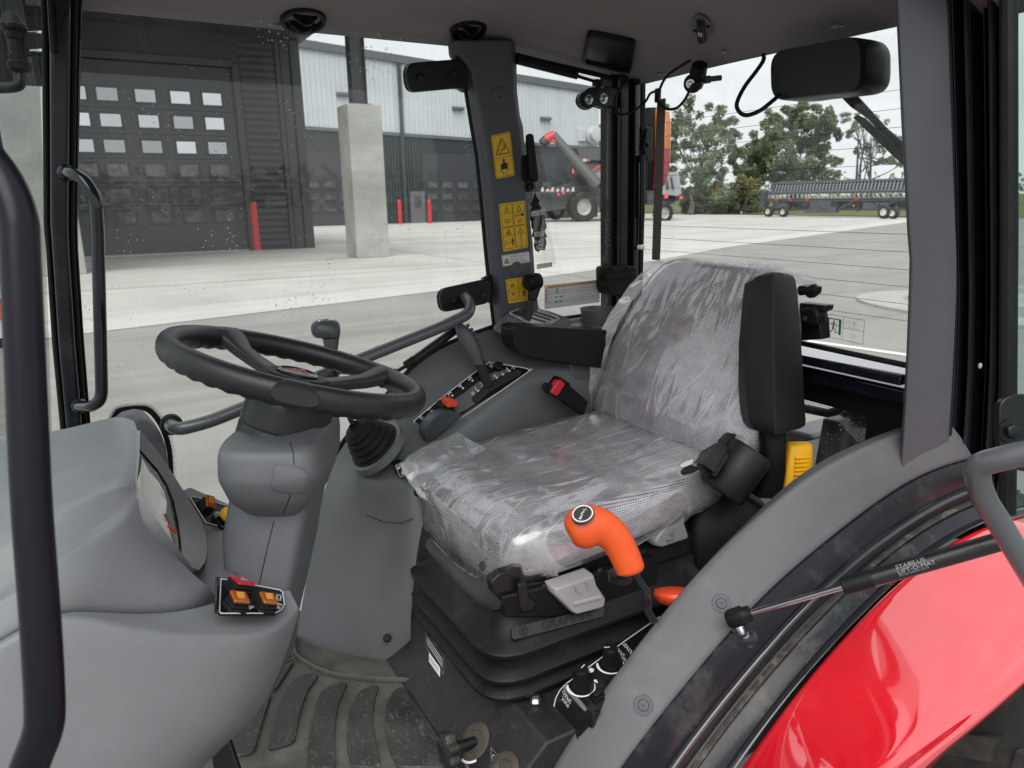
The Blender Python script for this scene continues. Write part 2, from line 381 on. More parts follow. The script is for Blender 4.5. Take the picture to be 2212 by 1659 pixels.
# ------------------------------------------------------------------ outdoor materials
def ground_mat(name, c0, c1, stain, sc=.6, fine=60, bump=.3, tracks=0, dark=(.5, .7)):
    m, t, b, o = nodes(name); L = t.links.new
    P = N(t, 'ShaderNodeNewGeometry').outputs['Position']
    n1 = N(t, 'ShaderNodeTexNoise', Scale=sc, Detail=9.0, Roughness=.66); L(P, n1.inputs['Vector'])
    r1 = ramp(t, n1.outputs[0], .34, c0, .68, c1)
    mpn = N(t, 'ShaderNodeMapping'); mpn.inputs['Scale'].default_value = (1.6, .16, 1); mpn.inputs['Rotation'].default_value = (0, 0, .15); L(P, mpn.inputs[0])
    n2 = N(t, 'ShaderNodeTexNoise', Scale=.9, Detail=6.0, Roughness=.6); L(mpn.outputs[0], n2.inputs['Vector'])
    r2 = ramp(t, n2.outputs[0], dark[0], g(0), dark[1], g(.75))
    mx1 = N(t, 'ShaderNodeMixRGB'); L(r2.outputs[0], mx1.inputs[0]); L(r1.outputs[0], mx1.inputs[1]); mx1.inputs[2].default_value = (*stain, 1)
    n3 = N(t, 'ShaderNodeTexNoise', Scale=fine, Detail=6.0, Roughness=.75); L(P, n3.inputs['Vector'])
    r3 = ramp(t, n3.outputs[0], .3, g(.80), .7, g(1.12))
    mx2 = N(t, 'ShaderNodeMixRGB', blend_type='MULTIPLY'); mx2.inputs[0].default_value = 1; L(mx1.outputs[0], mx2.inputs[1]); L(r3.outputs[0], mx2.inputs[2])
    src = mx2.outputs[0]
    for rot, sc_, lo, hi, amt in ((.35, (2.2, .05, 1), .60, .72, tracks), (-.9, (.07, 1.9, 1), .62, .74, tracks), (.1, (.5, .3, 1), .60, .78, tracks*.7)):
        if not tracks: break
        mq = N(t, 'ShaderNodeMapping'); mq.inputs['Scale'].default_value = sc_; mq.inputs['Rotation'].default_value = (0, 0, rot); L(P, mq.inputs[0])
        nq = N(t, 'ShaderNodeTexNoise', Scale=1.0, Detail=7.0, Roughness=.7, Distortion=.4); L(mq.outputs[0], nq.inputs['Vector'])
        rq = ramp(t, nq.outputs[0], lo, g(0), hi, g(amt)); kq = N(t, 'ShaderNodeMixRGB'); L(rq.outputs[0], kq.inputs[0]); L(src, kq.inputs[1]); kq.inputs[2].default_value = (*stain, 1); src = kq.outputs[0]
    L(src, b.inputs['Base Color']); b.inputs['Roughness'].default_value = .9; b.inputs['Specular IOR Level'].default_value = .25
    bp = N(t, 'ShaderNodeBump', Strength=bump, Distance=.01); L(n3.outputs[0], bp.inputs['Height']); L(bp.outputs[0], b.inputs['Normal'])
    return m
ASPH = ground_mat('worn_asphalt', (.27, .26, .245), (.33, .32, .305), (.21, .202, .19), sc=.5, fine=70, tracks=.55)
CONC = ground_mat('dusty_concrete', (.44, .43, .40), (.56, .55, .52), (.30, .275, .225), sc=.35, fine=25, bump=.15, dark=(.52, .72), tracks=.75)
KERB = ground_mat('kerb_concrete', (.38, .38, .36), (.47, .47, .45), (.30, .29, .27), sc=2, fine=40)
COLM = ground_mat('column_concrete', (.34, .345, .33), (.45, .45, .43), (.27, .27, .25), sc=1.2, fine=30, dark=(.5, .7))
GRAS = ground_mat('mown_grass', (.085, .115, .035), (.13, .15, .05), (.12, .12, .05), sc=.8, fine=8, bump=.6)
DIRT = ground_mat('island_fill', (.30, .28, .25), (.45, .43, .4), (.2, .19, .17), sc=4, fine=50)
WALLD = M('dark_siding', (.045, .05, .056), .45, var=.05, vscale=1.5)
WALLB = M('black_siding', (.026, .029, .033), .5, var=.05, vscale=1.5)
WALLL = M('light_siding', (.52, .555, .58), .42, var=.04, vscale=.8)
ROOFT = M('roof_trim', (.11, .12, .13), .5)
DOORM = M('garage_door_panel', (.040, .043, .049), .4, var=.04, vscale=2)
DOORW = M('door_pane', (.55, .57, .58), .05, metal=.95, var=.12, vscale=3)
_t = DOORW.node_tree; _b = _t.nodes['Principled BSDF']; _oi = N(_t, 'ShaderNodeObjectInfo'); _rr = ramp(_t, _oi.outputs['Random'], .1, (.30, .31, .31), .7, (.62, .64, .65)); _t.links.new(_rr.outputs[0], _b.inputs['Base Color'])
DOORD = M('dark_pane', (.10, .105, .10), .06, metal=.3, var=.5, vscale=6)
BOLL = M('bollard_red', (.55, .03, .045), .4, var=.06, vscale=6)
HAZ = ()

def obj(mb, name, mat, label, cat, group=None, kind=None, **k):
    o = mb.build(name, mat, None, **k); return tag(o, label, cat, group, kind)

# ------------------------------------------------------------------ ground
mb = MB(); mb.box2((-420, -420, -.4), (420, 420, 0)); obj(mb, 'asphalt_ground', ASPH, 'grey worn asphalt yard the tractor stands on', 'ground', kind='structure', smooth=False)
edge = [(8.6, 16), (9.6, 5), (10.93, .21), (12.45, -6.6), (14.2, -12), (16.75, -17.5), (24.7, -40.3), (27, -48)]
mb = MB(); mb.add([V((x, y, .004)) for x, y in edge]+[V((120, -48, .004)), V((120, 16, .004))], [list(range(len(edge)+2))])
ap = obj(mb, 'concrete_apron', CONC, 'pale dusty concrete apron running up to the dark garage', 'apron', kind='structure', smooth=False)
KSM = ground_mat('fresh_concrete', (.50, .50, .48), (.57, .57, .55), (.45, .45, .43), sc=.8, fine=40)
mb = MB(); L_ = [V((x, y, .008)) for x, y in edge]; R_ = [V((x+1.25, y+.2, .008)) for x, y in edge]
mb.add(L_+R_, [(i, i+1, len(edge)+i+1, len(edge)+i) for i in range(len(edge)-1)]); mb.build('edge_strip', KSM, ap, smooth=False)
JNT = M('joint_filler', (.20, .19, .17), .9)
mb = MB()
for y in (-9, -16.5, -31.5): mb.box2((9.2-y*.16, y, .0085), (60, y+.014, .011))
for x in (16.5, 29, 43): mb.box2((x, -47, .0085), (x+.014, 14, .011))
mb.build('expansion_joint', JNT, ap, smooth=False)['kind'] = 'stuff'
mb = MB(); mb.add([V((-420, -49.2, .012)), V((420, -49.2, .012)), V((420, -420, .012)), V((-420, -420, .012))], [(0, 1, 2, 3)])
obj(mb, 'grass_field', GRAS, 'strip of mown grass at the far edge of the yard', 'grass', kind='structure', smooth=False)
# kerbed island
isl = [V((7.3, -10.9, 0)), V((7.1, -11.8, 0)), V((6.2, -12.6, 0)), V((4.0, -13.2, 0)), V((2, -13.4, 0)), V((1.5, -11.5, 0)), V((3, -10.2, 0)), V((5.2, -9.75, 0)), V((6.7, -10.1, 0))]
isl = [p for p in cr(isl, 6, True)]
mb = MB(); cI = sum(isl, V())/len(isl); inn = [cI+(p-cI)*.72 for p in isl]
mb.loft([isl, [p+V((0, 0, .04)) for p in isl], [cI+(p-cI)*.985+V((0, 0, .055)) for p in isl], [p+V((0, 0, .07)) for p in inn], [cI+(p-cI)*.99+V((0, 0, .20)) for p in inn], [cI+(p-cI)*.965+V((0, 0, .22)) for p in inn], [cI+(p-cI)*.84+V((0, 0, .22)) for p in inn], [cI+(p-cI)*.83+V((0, 0, .12)) for p in inn]], True, False)
it = thing('kerb_island', 'pale rounded concrete kerb island in the yard behind the tractor', 'kerb island', (4, -12, 0))
mb.build('kerb', KERB, it, weld=True)
mb = MB(); mb.add([cI+(p-cI)*.835+V((0, 0, .15)) for p in inn], [list(range(len(inn)))]); mb.build('gravel_fill', DIRT, it)
mb = MB(); p0, p1 = onz(1745, 737, 0), onz(1990, 772, 0); q = (p1-p0).cross(V((0, 0, 1))).normalized()*.06
mb.quad(p0-q+V((0, 0, .006)), p1-q+V((0, 0, .006)), p1+q+V((0, 0, .006)), p0+q+V((0, 0, .006))); obj(mb, 'painted_line', WPR, 'white line painted on the asphalt behind the tractor', 'road marking', kind='structure', smooth=False)

# ------------------------------------------------------------------ dark garage with canopy (x = 26.9)
GX = 26.9
ga = thing('garage_building', 'tall dark garage with a big windowed door and a canopy on concrete columns', 'building', (30, 0, 0))
yL, yR = .6, -5.05; dT = 6.0
mb = MB(); mb.box2((GX, yR, 0), (GX+9, -7.18, 7.4)); mb.box2((GX, 12, 0), (GX+9, yL, 7.4)); mb.box2((GX, yL, dT), (GX+9, yR, 7.4)); mb.box2((GX+1, yL, 0), (GX+9, yR, dT)); mb.build('wall', WALLB, ga, smooth=False)
mb = MB(); mb.box2((19.6, -7.45, 7.02), (GX+9.2, 13, 7.75)); mb.build('canopy', WALLB, ga, smooth=False, bevel=.04)
mb = MB()
for y in (-5.05, .6): mb.box2((GX-.12, y-.11, 0), (GX+.3, y+.11, dT+.1))
mb.box2((GX-.12, yR+.1, dT), (GX+.3, yL-.1, dT+.22)); mb.build('door_frame', DOORM, ga, smooth=False, bevel=.02)
# sectional door: panels and panes
rows = [onx(300, v, GX+.12).z for v in (207, 262, 317, 368, 421, 470)]
cols = [onx(u, 210, GX+.12).y for u in (163, 232, 314, 389, 457)]
mb0 = MB(); mb0.box((GX+.17, (yL+yR)/2, rows[0]+.5), (.05, abs(yL-yR)-.24, .86)); first = None
zed = [dT-.02]+[(rows[i]+rows[i+1])/2 for i in range(5)]+[.02]
for i in range(6):
    mb = MB(); mb.box2((GX+.10, yL-.12, zed[i]-.006), (GX+.16, yR+.12, zed[i+1]+.006))
    pn = mb.build('door_panel', DOORM, ga, smooth=False, bevel=.008)
    for j, y in enumerate(cols):
        mb = MB(); mb.box2((GX+.06, y+.35, rows[i]-.25), (GX+.099, y-.35, rows[i]+.25)); w = mb.build('window_frame', WALLB, pn, smooth=False, bevel=.01)
        mb = MB(); mb.box2((GX+.052, y+.285, rows[i]-.185), (GX+.059, y-.285, rows[i]+.185)); mb.build('window_pane', DOORW if i < 3 else DOORD, pn, smooth=False)  # mirrored trees put into the colour: lower rows get the dark pane
mb = MB(); mb.box2((GX+.05, yL-.1, 0), (GX+.15, yR+.1, .05)); mb.build('door_seal', KERB, ga, smooth=False)
# ribbed siding right of the door, smooth corner boards
for k in range(30):
    z = .15+k*.225; mb = MB(); mb.box2((GX-.05, -5.2, z), (GX-.002, -6.35, z+.15)); mb.build('siding_rib', WALLD, ga, smooth=False, bevel=.03)
for y0, y1, dx in ((-6.38, -6.52, .09), (-6.56, -6.86, .05), (-6.9, -7.22, .10)):
    mb = MB(); mb.box2((GX-dx, y0, 0), (GX-.003, y1, 7.0)); mb.build('corner_board', WALLD, ga, smooth=False, bevel=.01)

def column(name, cx, cy, s, top, label):
    c = thing(name, label, 'column', (cx, cy, 0), 'concrete canopy columns')
    mb = MB(); mb.box((cx, cy, top/2), (s, s, top)); mb.build('concrete_pier', COLM, c, smooth=False, bevel=.03)
    mb = MB(); mb.box((cx, cy, top+(7.0-top)/2), (.1, .42, 7.0-top)); 
    for k in (-.2, .2): mb.box((cx, cy+k, top+(7.0-top)/2), (.40, .03, 7.0-top-.01))
    mb.build('steel_post', WALLD, c, smooth=False)
    mb = MB(); mb.box((cx, cy, top+.02), (.6, .6, .04)); mb.build('base_plate', WALLD, c, smooth=False)
    return c
pT = onx(771, 227, 21.3); column('canopy_column', 21.3, pT.y-.05, 1.0, 4.3, 'pale concrete column with a dark steel post on top, in the open yard')
pL = onx(62, 158, 21.3); column('canopy_column', 21.3, pL.y+.1, 1.25, 4.3, 'pale concrete column seen through the windscreen at the far left')

def bollard(u, v, label):
    p = onz(u, v, 0); t = thing('bollard', label, 'bollard', p, 'red bollards by the buildings')
    mb = MB(); mb.lathe(p, (0, 0, 1), [(.135, 0), (.135, 1.52), (.125, 1.60), (.09, 1.66), (.03, 1.685)], 20); mb.build('pipe', BOLL, t)
    mb = MB(); mb.lathe(p, (0, 0, 1), [(.22, .0), (.22, .012), (.14, .015)], 20); mb.build('collar', CONC, t)
bollard(556, 541, 'red bollard in front of the dark garage door edge')
bollard(865, 485, 'red bollard left of the small grey service door')
bollard(929, 483, 'red bollard right of the small grey service door')

# ------------------------------------------------------------------ long warehouse behind (x = 50.2)
HX = 50.2
wh = thing('warehouse_building', 'long warehouse with pale ribbed metal above a dark lower wall', 'building', (52, -25, 0))
y0, y1 = -12.5, -37.6
zt = lambda y: 11.3+(y+17)*.065
zs = lambda y: 6.25+(y+17)*.035
mb = MB(); mb.hull([V((HX, y0, 0)), V((HX, y1, 0)), V((HX+30, y1, 0)), V((HX+30, y0, 0))], [V((HX, y0, zs(y0))), V((HX, y1, zs(y1))), V((HX+30, y1, zs(y1))), V((HX+30, y0, zs(y0)))]); mb.build('lower_wall', WALLB, wh, smooth=False)
def ribbed(ya, yb, name):
    n = int(abs(ya-yb)/.33); pr = []
    for i in range(n):
        for f, d in ((0, 0), (.30, 0), (.42, -.07), (.58, -.07), (.70, 0)):
            y = ya+(yb-ya)*(i+f)/n; pr.append((y, d-.02))
    mb = MB(); mb.grid([[V((HX+d, y, zs(y)+.02)) for y, d in pr], [V((HX+d, y, zt(y))) for y, d in pr]]); mb.build(name, WALLL, wh, smooth=False)
ribbed(y0, -19.9, 'siding_panel'); ribbed(-20.05, -28.5, 'siding_panel'); ribbed(-28.65, y1, 'siding_panel')
mb = MB(); mb.hull([V((HX, y0, zs(y0)+.03)), V((HX, y1, zs(y1)+.03)), V((HX+30, y1, zs(y1))), V((HX+30, y0, zs(y0)))], [V((HX, y0, zt(y0))), V((HX, y1, zt(y1))), V((HX+30, y1, zt(y1)+1)), V((HX+30, y0, zt(y0)+1))]); mb.build('upper_wall', WALLL, wh, smooth=False)
mb = MB(); mb.hull([V((HX-.25, y0, zt(y0)-.28)), V((HX-.25, y1-.2, zt(y1)-.28)), V((HX+.2, y1-.2, zt(y1)-.28)), V((HX+.2, y0, zt(y0)-.28))], [V((HX-.25, y0, zt(y0)+.22)), V((HX-.25, y1-.2, zt(y1)+.22)), V((HX+.2, y1-.2, zt(y1)+.22)), V((HX+.2, y0, zt(y0)+.22))]); mb.build('roof_gutter', ROOFT, wh, smooth=False)
mb = MB(); mb.hull([V((HX-.13, y0, zs(y0)-.12)), V((HX-.13, y1, zs(y1)-.12)), V((HX-.003, y1, zs(y1)-.12)), V((HX-.003, y0, zs(y0)-.12))], [V((HX-.13, y0, zs(y0)+.10)), V((HX-.13, y1, zs(y1)+.10)), V((HX-.003, y1, zs(y1)+.10)), V((HX-.003, y0, zs(y0)+.10))]); mb.build('band_trim', ROOFT, wh, smooth=False)
for u, v0 in ((867, 300),):
    y = onx(u, v0, HX).y; mb = MB(); mb.box2((HX-.22, y-.13, 0), (HX-.14, y+.13, zt(y))); mb.build('downpipe', WALLD, wh, smooth=False)
# dark ribbed lower panels between the doors
for k in range(9):
    y = onx(842+k*6.4, 380, HX).y; mb = MB(); mb.box2((HX-.07, y-.045, 0), (HX-.003, y+.045, zs(y)-.15)); mb.build('wall_rib', WALLD, wh, smooth=False)
# overhead doors with three rows of small windows
for us in ((676, 712, 748), (934, 966, 999, 1032), (1068, 1100), (1150, 1180)):
    ya, yb = onx(us[0]-20, 420, HX).y, onx(us[-1]+20, 420, HX).y; 
    mb = MB(); mb.box2((HX-.06, ya, .02), (HX-.003, yb, 4.9)); d = mb.build('overhead_door', DOORM, wh, smooth=False)
    for v in (400, 425, 450):
        for u in us:
            p = onx(u, v, HX-.07)
            mb = MB(); mb.box2((HX-.10, p.y-.46, p.z-.27), (HX-.065, p.y+.46, p.z+.27)); mb.build('window_frame', WALLD, d, smooth=False)
            mb = MB(); mb.box2((HX-.12, p.y-.38, p.z-.19), (HX-.102, p.y+.38, p.z+.19)); mb.build('window_pane', DOORD, d, smooth=False)
p = onz(903, 483, 0); mb = MB(); mb.box((HX-.10, onx(903, 483, HX).y, 1.12), (.12, 1.15, 2.25)); sd = mb.build('service_door', M('service_door_grey', (.12, .125, .13), .5), wh, smooth=False, bevel=.01)
mb = MB(); mb.box((HX-.175, onx(903, 483, HX).y, 1.55), (.02, .5, .8)); mb.build('door_window', DOORD, sd, smooth=False)
for u, v in ((743, 203), (992, 234), (1182, 256)):
    p = onx(u, v, HX-.4); mb = MB(); mb.prism([p+V((.4, .45, .18)), p+V((0, .45, .10)), p+V((0, .45, -.06)), p+V((.4, .45, -.14))], (0, -.9, 0)); mb.build('wall_light', ROOFT, wh, smooth=False, bevel=.02)
p = onx(1284, 291, HX-.6); mb = MB(); mb.lathe(p+V((.7, 0, 0)), (-1, 0, 0), [(.62, 0), (.62, .5), (.70, .52), (.70, .62), (.52, .66), (.50, 1.0), (.56, 1.02), (.56, 1.15), (.3, 1.18)], 24); mb.build('exhaust_fan', M('fan_housing', (.6, .61, .61), .35, metal=.4), wh)
mb = MB(); mb.box(p+V((.55, .95, 0)), (.5, .7, 1.0)); mb.build('fan_box', WALLL, wh, smooth=False, bevel=.03)
# ------------------------------------------------------------------ combine harvester by the warehouse
CG = M('combine_grey', (.22, .23, .24), .4); CD = M('combine_dark', (.022, .023, .027), .5, var=.2, vscale=3); TYR = M('tyre_rubber', (.022, .022, .022), .8, var=.2, vscale=8, dust=.3)
CR = M('combine_red', (.5, .03, .04), .35); RIM = M('pale_rim', (.40, .40, .39), .4); REFL = M('red_reflector', (.9, .05, .03), .3, emis=0)
ch = thing('combine_harvester', 'grey and red combine harvester with its unloading auger folded up, parked by the warehouse', 'combine harvester', (44, -33, 0))
D0 = 50.0
def wheel(c, ax, r, w, parent, rimf=.52, rm=None, lug=True, seg=28):
    ax = V(ax).normalized(); c = V(c); mb = MB()
    mb.lathe(c-ax*(w/2), ax, [(r*.55, 0), (r*.9, 0), (r*.985, w*.12), (r, w*.3), (r, w*.7), (r*.985, w*.88), (r*.9, w), (r*.55, w)], seg, cap=False)
    if lug:
        e = V((0, 0, 1)); b = ax.cross(e)
        for k in range(18):
            t = 2*math.pi*k/18; d = e*math.cos(t)+b*math.sin(t); q = ax.cross(d)
            for s in (-1, 1): mb.box(c+d*(r*1.01)+ax*(s*w*.24), (w*.42, r*.10, r*.07), ((ax+q*(.5*s)).normalized(), q, d))
    t = mb.build('tyre', TYR, parent)
    mb = MB(); mb.lathe(c-ax*(w*.38), ax, [(.02*r, .1*w), (r*.2, .1*w), (r*.24, .2*w), (r*rimf*.8, .22*w), (r*rimf, .06*w), (r*(rimf+.06), 0), (r*(rimf+.06), w*.76), (r*rimf, w*.7), (r*rimf*.8, w*.55), (.02*r, w*.6)], seg, cap=False)
    mb.build('rim', rm or RIM, t)
Rh_, Fh_ = V((.98, -.0, 0)), None
def cx(u, v, d=D0): return at(u, v, d)
wax = (V((RT.x, RT.y, 0))*.35-V((FW.x, FW.y, 0))).normalized()
wheel(at(1257, 447, 49.6), wax, 1.0, .75, ch); wheel(at(1325, 449, 51.5), wax, .95, .75, ch); wheel(at(1432, 460, 49), wax, .68, .5, ch); wheel(at(1200, 455, 51), wax, .6, .5, ch)
rb, fb = V((RT.x, RT.y, 0)).normalized(), V((FW.x, FW.y, 0)).normalized()
def slab(name, mat, pts, d, th, parent=ch, bev=.06): mb = MB(); mb.prism([at(u, v, d) for u, v in pts], fb*th); return mb.build(name, mat, parent, smooth=False, bevel=bev)
slab('grain_tank', CD, [(1246, 322), (1325, 322), (1400, 326), (1400, 345), (1325, 350), (1252, 345)], 50, 3)
slab('chassis', CD, [(1168, 412), (1230, 395), (1262, 352), (1330, 350), (1405, 356), (1420, 430), (1330, 442), (1245, 445), (1175, 455)], 50.3, 3)
slab('side_panel', CG, [(1274, 380), (1290, 362), (1310, 356), (1335, 355), (1395, 362), (1402, 412), (1330, 420), (1306, 396)], 49.8, .3)
mb = MB(); mb.tube(cr([at(1274, 379, 49.6), at(1288, 364, 49.6), at(1306, 357, 49.6), at(1336, 354, 49.6)], 5), .09, 8); mb.build('red_stripe', CR, ch)
slab('rear_hood', CG, [(1428, 372), (1462, 371), (1468, 380), (1473, 418), (1464, 424), (1424, 420)], 49.5, 2.4)
slab('rear_deck', CD, [(1396, 420), (1470, 422), (1466, 432), (1450, 440), (1398, 442)], 50, 2.4)
slab('hood_louvre', CD, [(1437, 382), (1441, 382), (1445, 408), (1440, 408)], 49.4, .05, bev=0); slab('hood_louvre', CD, [(1448, 382), (1452, 382), (1456, 408), (1452, 408)], 49.4, .05, bev=0)
AUG = M('auger_grey', (.075, .075, .072), .5)
mb = MB(); mb.tube([at(1194, 290, 49.2), at(1240, 345, 49.2), at(1292, 402, 49.2)], [.28, .36, .46], 14); mb.build('unloading_auger', AUG, ch)
mb = MB(); mb.tube([at(1198, 292, 49.2), at(1186, 297, 49.2), at(1179, 303, 49.2)], .34, 12); mb.build('auger_spout', CR, ch)
mb = MB(); mb.tube([at(1179, 303, 49.2), at(1171, 311, 49.2)], .34, 12); mb.build('spout_boot', CD, ch)
mb = MB(); mb.tube([at(1187, 302, 49.1), at(1205, 308, 49.1), at(1215, 316, 49.1)], .1, 8); mb.build('spout_arm', CR, ch)
for u, v, a, b in ((1238, 370, 3, 9), (1187, 412, 8, 3), (1217, 415, 4, 9), (1206, 420, 3, 6)): slab('reflector', REFL, [(u-a/2, v-b/2), (u+a/2, v-b/2), (u+a/2, v+b/2), (u-a/2, v+b/2)], 49.0, .05, bev=0)
for u, v, a, b in ((1436, 386, 1, 0), (1438, 421, 5, 3), (1472, 427, 5, 4), (1440, 424, 6, 8)): slab('reflector', REFL, [(u-a/2-1, v-b/2-1), (u+a/2, v-b/2-1), (u+a/2, v+b/2), (u-a/2-1, v+b/2)], 48.9, .05, bev=0)
slab('work_lamp', RIM, [(1258, 343), (1268, 343), (1268, 350), (1258, 350)], 49.4, .2)
slab('work_lamp', CR, [(1269, 343), (1276, 344), (1274, 350), (1269, 350)], 49.4, .2)
mb = MB()
for k in range(7): mb.hull([at(1168+k*11+a, 414-b, 49+c) for a, b, c in ((0, 0, 0), (7, 1, 0), (7, 1, .4), (0, 0, .4))], [at(1170+k*11+a, 405+(k % 2)*3-b, 49+c) for a, b, c in ((0, 0, 0), (4, 1, 0), (4, 1, .3), (0, 0, .3))])
mb.build('header_knife_guard', RIM, ch)
slab('header_frame', CD, [(1150, 415), (1240, 412), (1240, 450), (1150, 462)], 49.8, 1.5)

# ------------------------------------------------------------------ wide header on its transport trailer, at the grass edge
ht = thing('header_trailer', 'long dark header with a tined reel on a transport trailer by the grass', 'farm trailer', (34, -46.5, 0))
HM = M('header_dark', (.075, .085, .095), .5, var=.15, vscale=2); HM2 = M('header_rail', (.10, .11, .12), .45)
A0, A1 = onz(1648, 468, 0), onz(1995, 471, 0); ex = (A1-A0); Lh = ex.length; ex.normalize(); ey = V((ex.y, -ex.x, 0)); ez = V((0, 0, 1))
if ey.dot(CAM-A0) < 0: ey = -ey
hz = lambda v: max(.05, (466-v)*.0335)
def hb(name, mat, a, b, z0, z1, dy=0, th=.3, bev=0.01): mb = MB(); mb.box(A0+ex*((a+b)/2*Lh)+ey*dy+ez*((z0+z1)/2), ((b-a)*Lh, th, z1-z0), (ex, ey, ez)); return mb.build(name, mat, ht, smooth=False, bevel=bev)
hb('deck_beam', HM, .0, 1, 1.12, 1.30, 0, .5); hb('back_sheet', HM, .06, 1, .55, 1.12, -.7, .05); hb('trailer_beam', HM, .0, 1, .48, .66, -.3, .3)
for k in range(5): hb('reel_bat', HM2, .04, 1, 1.62+.2*k, 1.68+.2*k, -.1-.12*k, .07)
hb('reel_tube', HM2, .02, 1, 1.72, 1.86, .0, .14); hb('top_rail', HM2, .06, 1, 2.48, 2.55, -.6, .07)
hb('reel_screen', M('reel_dark', (.045, .05, .056), .6), .05, 1, 1.62, 2.42, -.75, .05); hb('end_shield', HM, .0, .03, .7, 1.9, .2, .8); hb('end_shield', HM, .045, .06, 1.6, 2.5, -.3, .7)  # added dark backing sheet so the open reel looks dense
mb = MB()
for k in range(46): 
    s = .03+.97*k/46; mb.box(A0+ex*(s*Lh)+ey*(-.15)+ez*2.0, (.06, .03, .85), (ex, (ey+ez*.4).normalized(), (ez-ey*.4).normalized()))
mb.build('reel_tine', M('tine_grey', (.26, .28, .30), .4), ht, smooth=False)['kind'] = 'stuff'
mb = MB()
for k in range(34):
    s = .05+.95*k/34; c = A0+ex*(s*Lh)+ey*.28+ez*1.47; mb.tube([c+ez*.14+ex*.06, c+ex*-.05+ez*.1, c-ex*.06, c-ez*.10, c-ez*.12+ex*.07], .028, 6)
mb.build('knife_finger', M('finger_grey', (.42, .43, .44), .4), ht)['kind'] = 'stuff'
rr9 = random.Random(4)
for k in range(16):
    s_ = .1+.86*k/16+rr9.uniform(-.02, .02); z_ = rr9.uniform(.45, .85); hb('frame_member', (HM, CD, HM2)[k % 3], s_, s_+rr9.uniform(.008, .03), z_, z_+rr9.uniform(.12, .35), rr9.uniform(.0, .3), .15)
for k in range(7):
    a_ = A0+ex*((.12+.12*k)*Lh)+ey*.3+ez*1.05; mb = MB(); mb.tube([a_, a_+ex*(rr9.choice((-1, 1))*.9)-ez*.45], .035, 6); mb.build('hydraulic_ram', (HM2, CD)[k % 2], ht)
for s in (.07, .31, .62, .93): hb('leg_post', HM, s-.006, s+.006, .4, 1.15, -.1, .2)
for s in (.02, .1, .2, .31, .62, .93): hb('reflector', REFL, s-.012, s+.012, 1.17, 1.27, .27, .04)
for s in (.05, .33, .45, .6): hb('warning_decal', YEL, s-.006, s+.006, .75, .85, .1, .04)
for a, b, z0, z1 in ((.08, .18, .6, 1.0), (.3, .5, .3, 1.1), (.66, .8, .55, 1.0)): hb('gear_box', HM, a, b, z0, z1, .0, .5)
for u, v, r in ((1661, 457, .40), (1693, 460, .38), (1911, 459, .43), (1930, 462, .36)):
    p = ony(u, v, A0.y+.25); wheel((p.x, p.y, r), (-ex.y*0+.05, 1, 0), r, .3, ht, .66, WPR, lug=False, seg=20)
sc = thing('header_cart', 'low empty header cart with white wheels standing in the grass', 'farm trailer', onz(1540, 460, 0))
mb = MB(); a, b = onz(1480, 459.5, .5), onz(1628, 459, .5); 
a, b = at(1480, 453, 66), at(1630, 455, 62); mb.tube([a, b], .10, 6); mb.build('main_tube', CD, sc)
for k in range(6): 
    q = a+(b-a)*(.15+.15*k); mb = MB(); mb.tube([q, q+V((0, 0, .45))+rb*.25], .04, 5); mb.build('rest_arm', HM2, sc)
wheel(at(1483, 457, 66), wax, .32, .25, sc, .7, WPR, lug=False, seg=18); wheel(at(1507, 457, 67), wax, .3, .25, sc, .7, WPR, lug=False, seg=18); wheel(at(1600, 457, 64), wax, .28, .25, sc, .7, WPR, lug=False, seg=18)
p = onz(1936, 462, 0); mb = MB(); mb.lathe(p, (0, 0, 1), [(.22, 0), (.22, .03), (.15, .04), (.03, .75)], 14); obj(mb, 'traffic_cone', REFL, 'small orange traffic cone beside the rear wheels of the header trailer', 'traffic cone')
BARO = M('barrel_orange', (.75, .16, .03), .5)
p = onz(-8, 745, 0); bt = thing('construction_barrel', 'orange and white construction barrel at the left edge of the picture', 'barrel', p)
for z0, z1, m_ in ((0, .12, BLK), (.12, .34, WPR), (.34, .58, BARO), (.58, .76, WPR), (.76, 1.0, BARO)):
    mb = MB(); mb.lathe(p, (0, 0, 1), [(.30, z0), (.29-z1*.03, z1)], 20); mb.build('band', m_, bt)

# ------------------------------------------------------------------ trees
LF = []
def leafmat(nm, c):
    m, t, b, o = nodes(nm); L = t.links.new; n = N(t, 'ShaderNodeTexNoise', Scale=.9, Detail=5.0); L(N(t, 'ShaderNodeNewGeometry').outputs['Position'], n.inputs['Vector'])
    r = ramp(t, n.outputs[0], .3, tuple(k*.62 for k in c), .7, tuple(min(1, k*1.4) for k in c)); L(r.outputs[0], b.inputs['Base Color']); b.inputs['Roughness'].default_value = .75
    tl = N(t, 'ShaderNodeBsdfTranslucent'); L(r.outputs[0], tl.inputs[0]); mx_ = N(t, 'ShaderNodeMixShader'); mx_.inputs[0].default_value = .45; L(b.outputs[0], mx_.inputs[1]); L(tl.outputs[0], mx_.inputs[2]); L(mx_.outputs[0], o.inputs[0]); return m
for nm, c in (('leaf_dark', (.17, .215, .125)), ('leaf_mid', (.235, .275, .165)), ('leaf_pale', (.30, .325, .21)), ('leaf_yellow', (.30, .24, .04))): LF.append(leafmat(nm, c))
BARK = M('tree_bark', (.085, .08, .07), .9, var=.3, vscale=2)
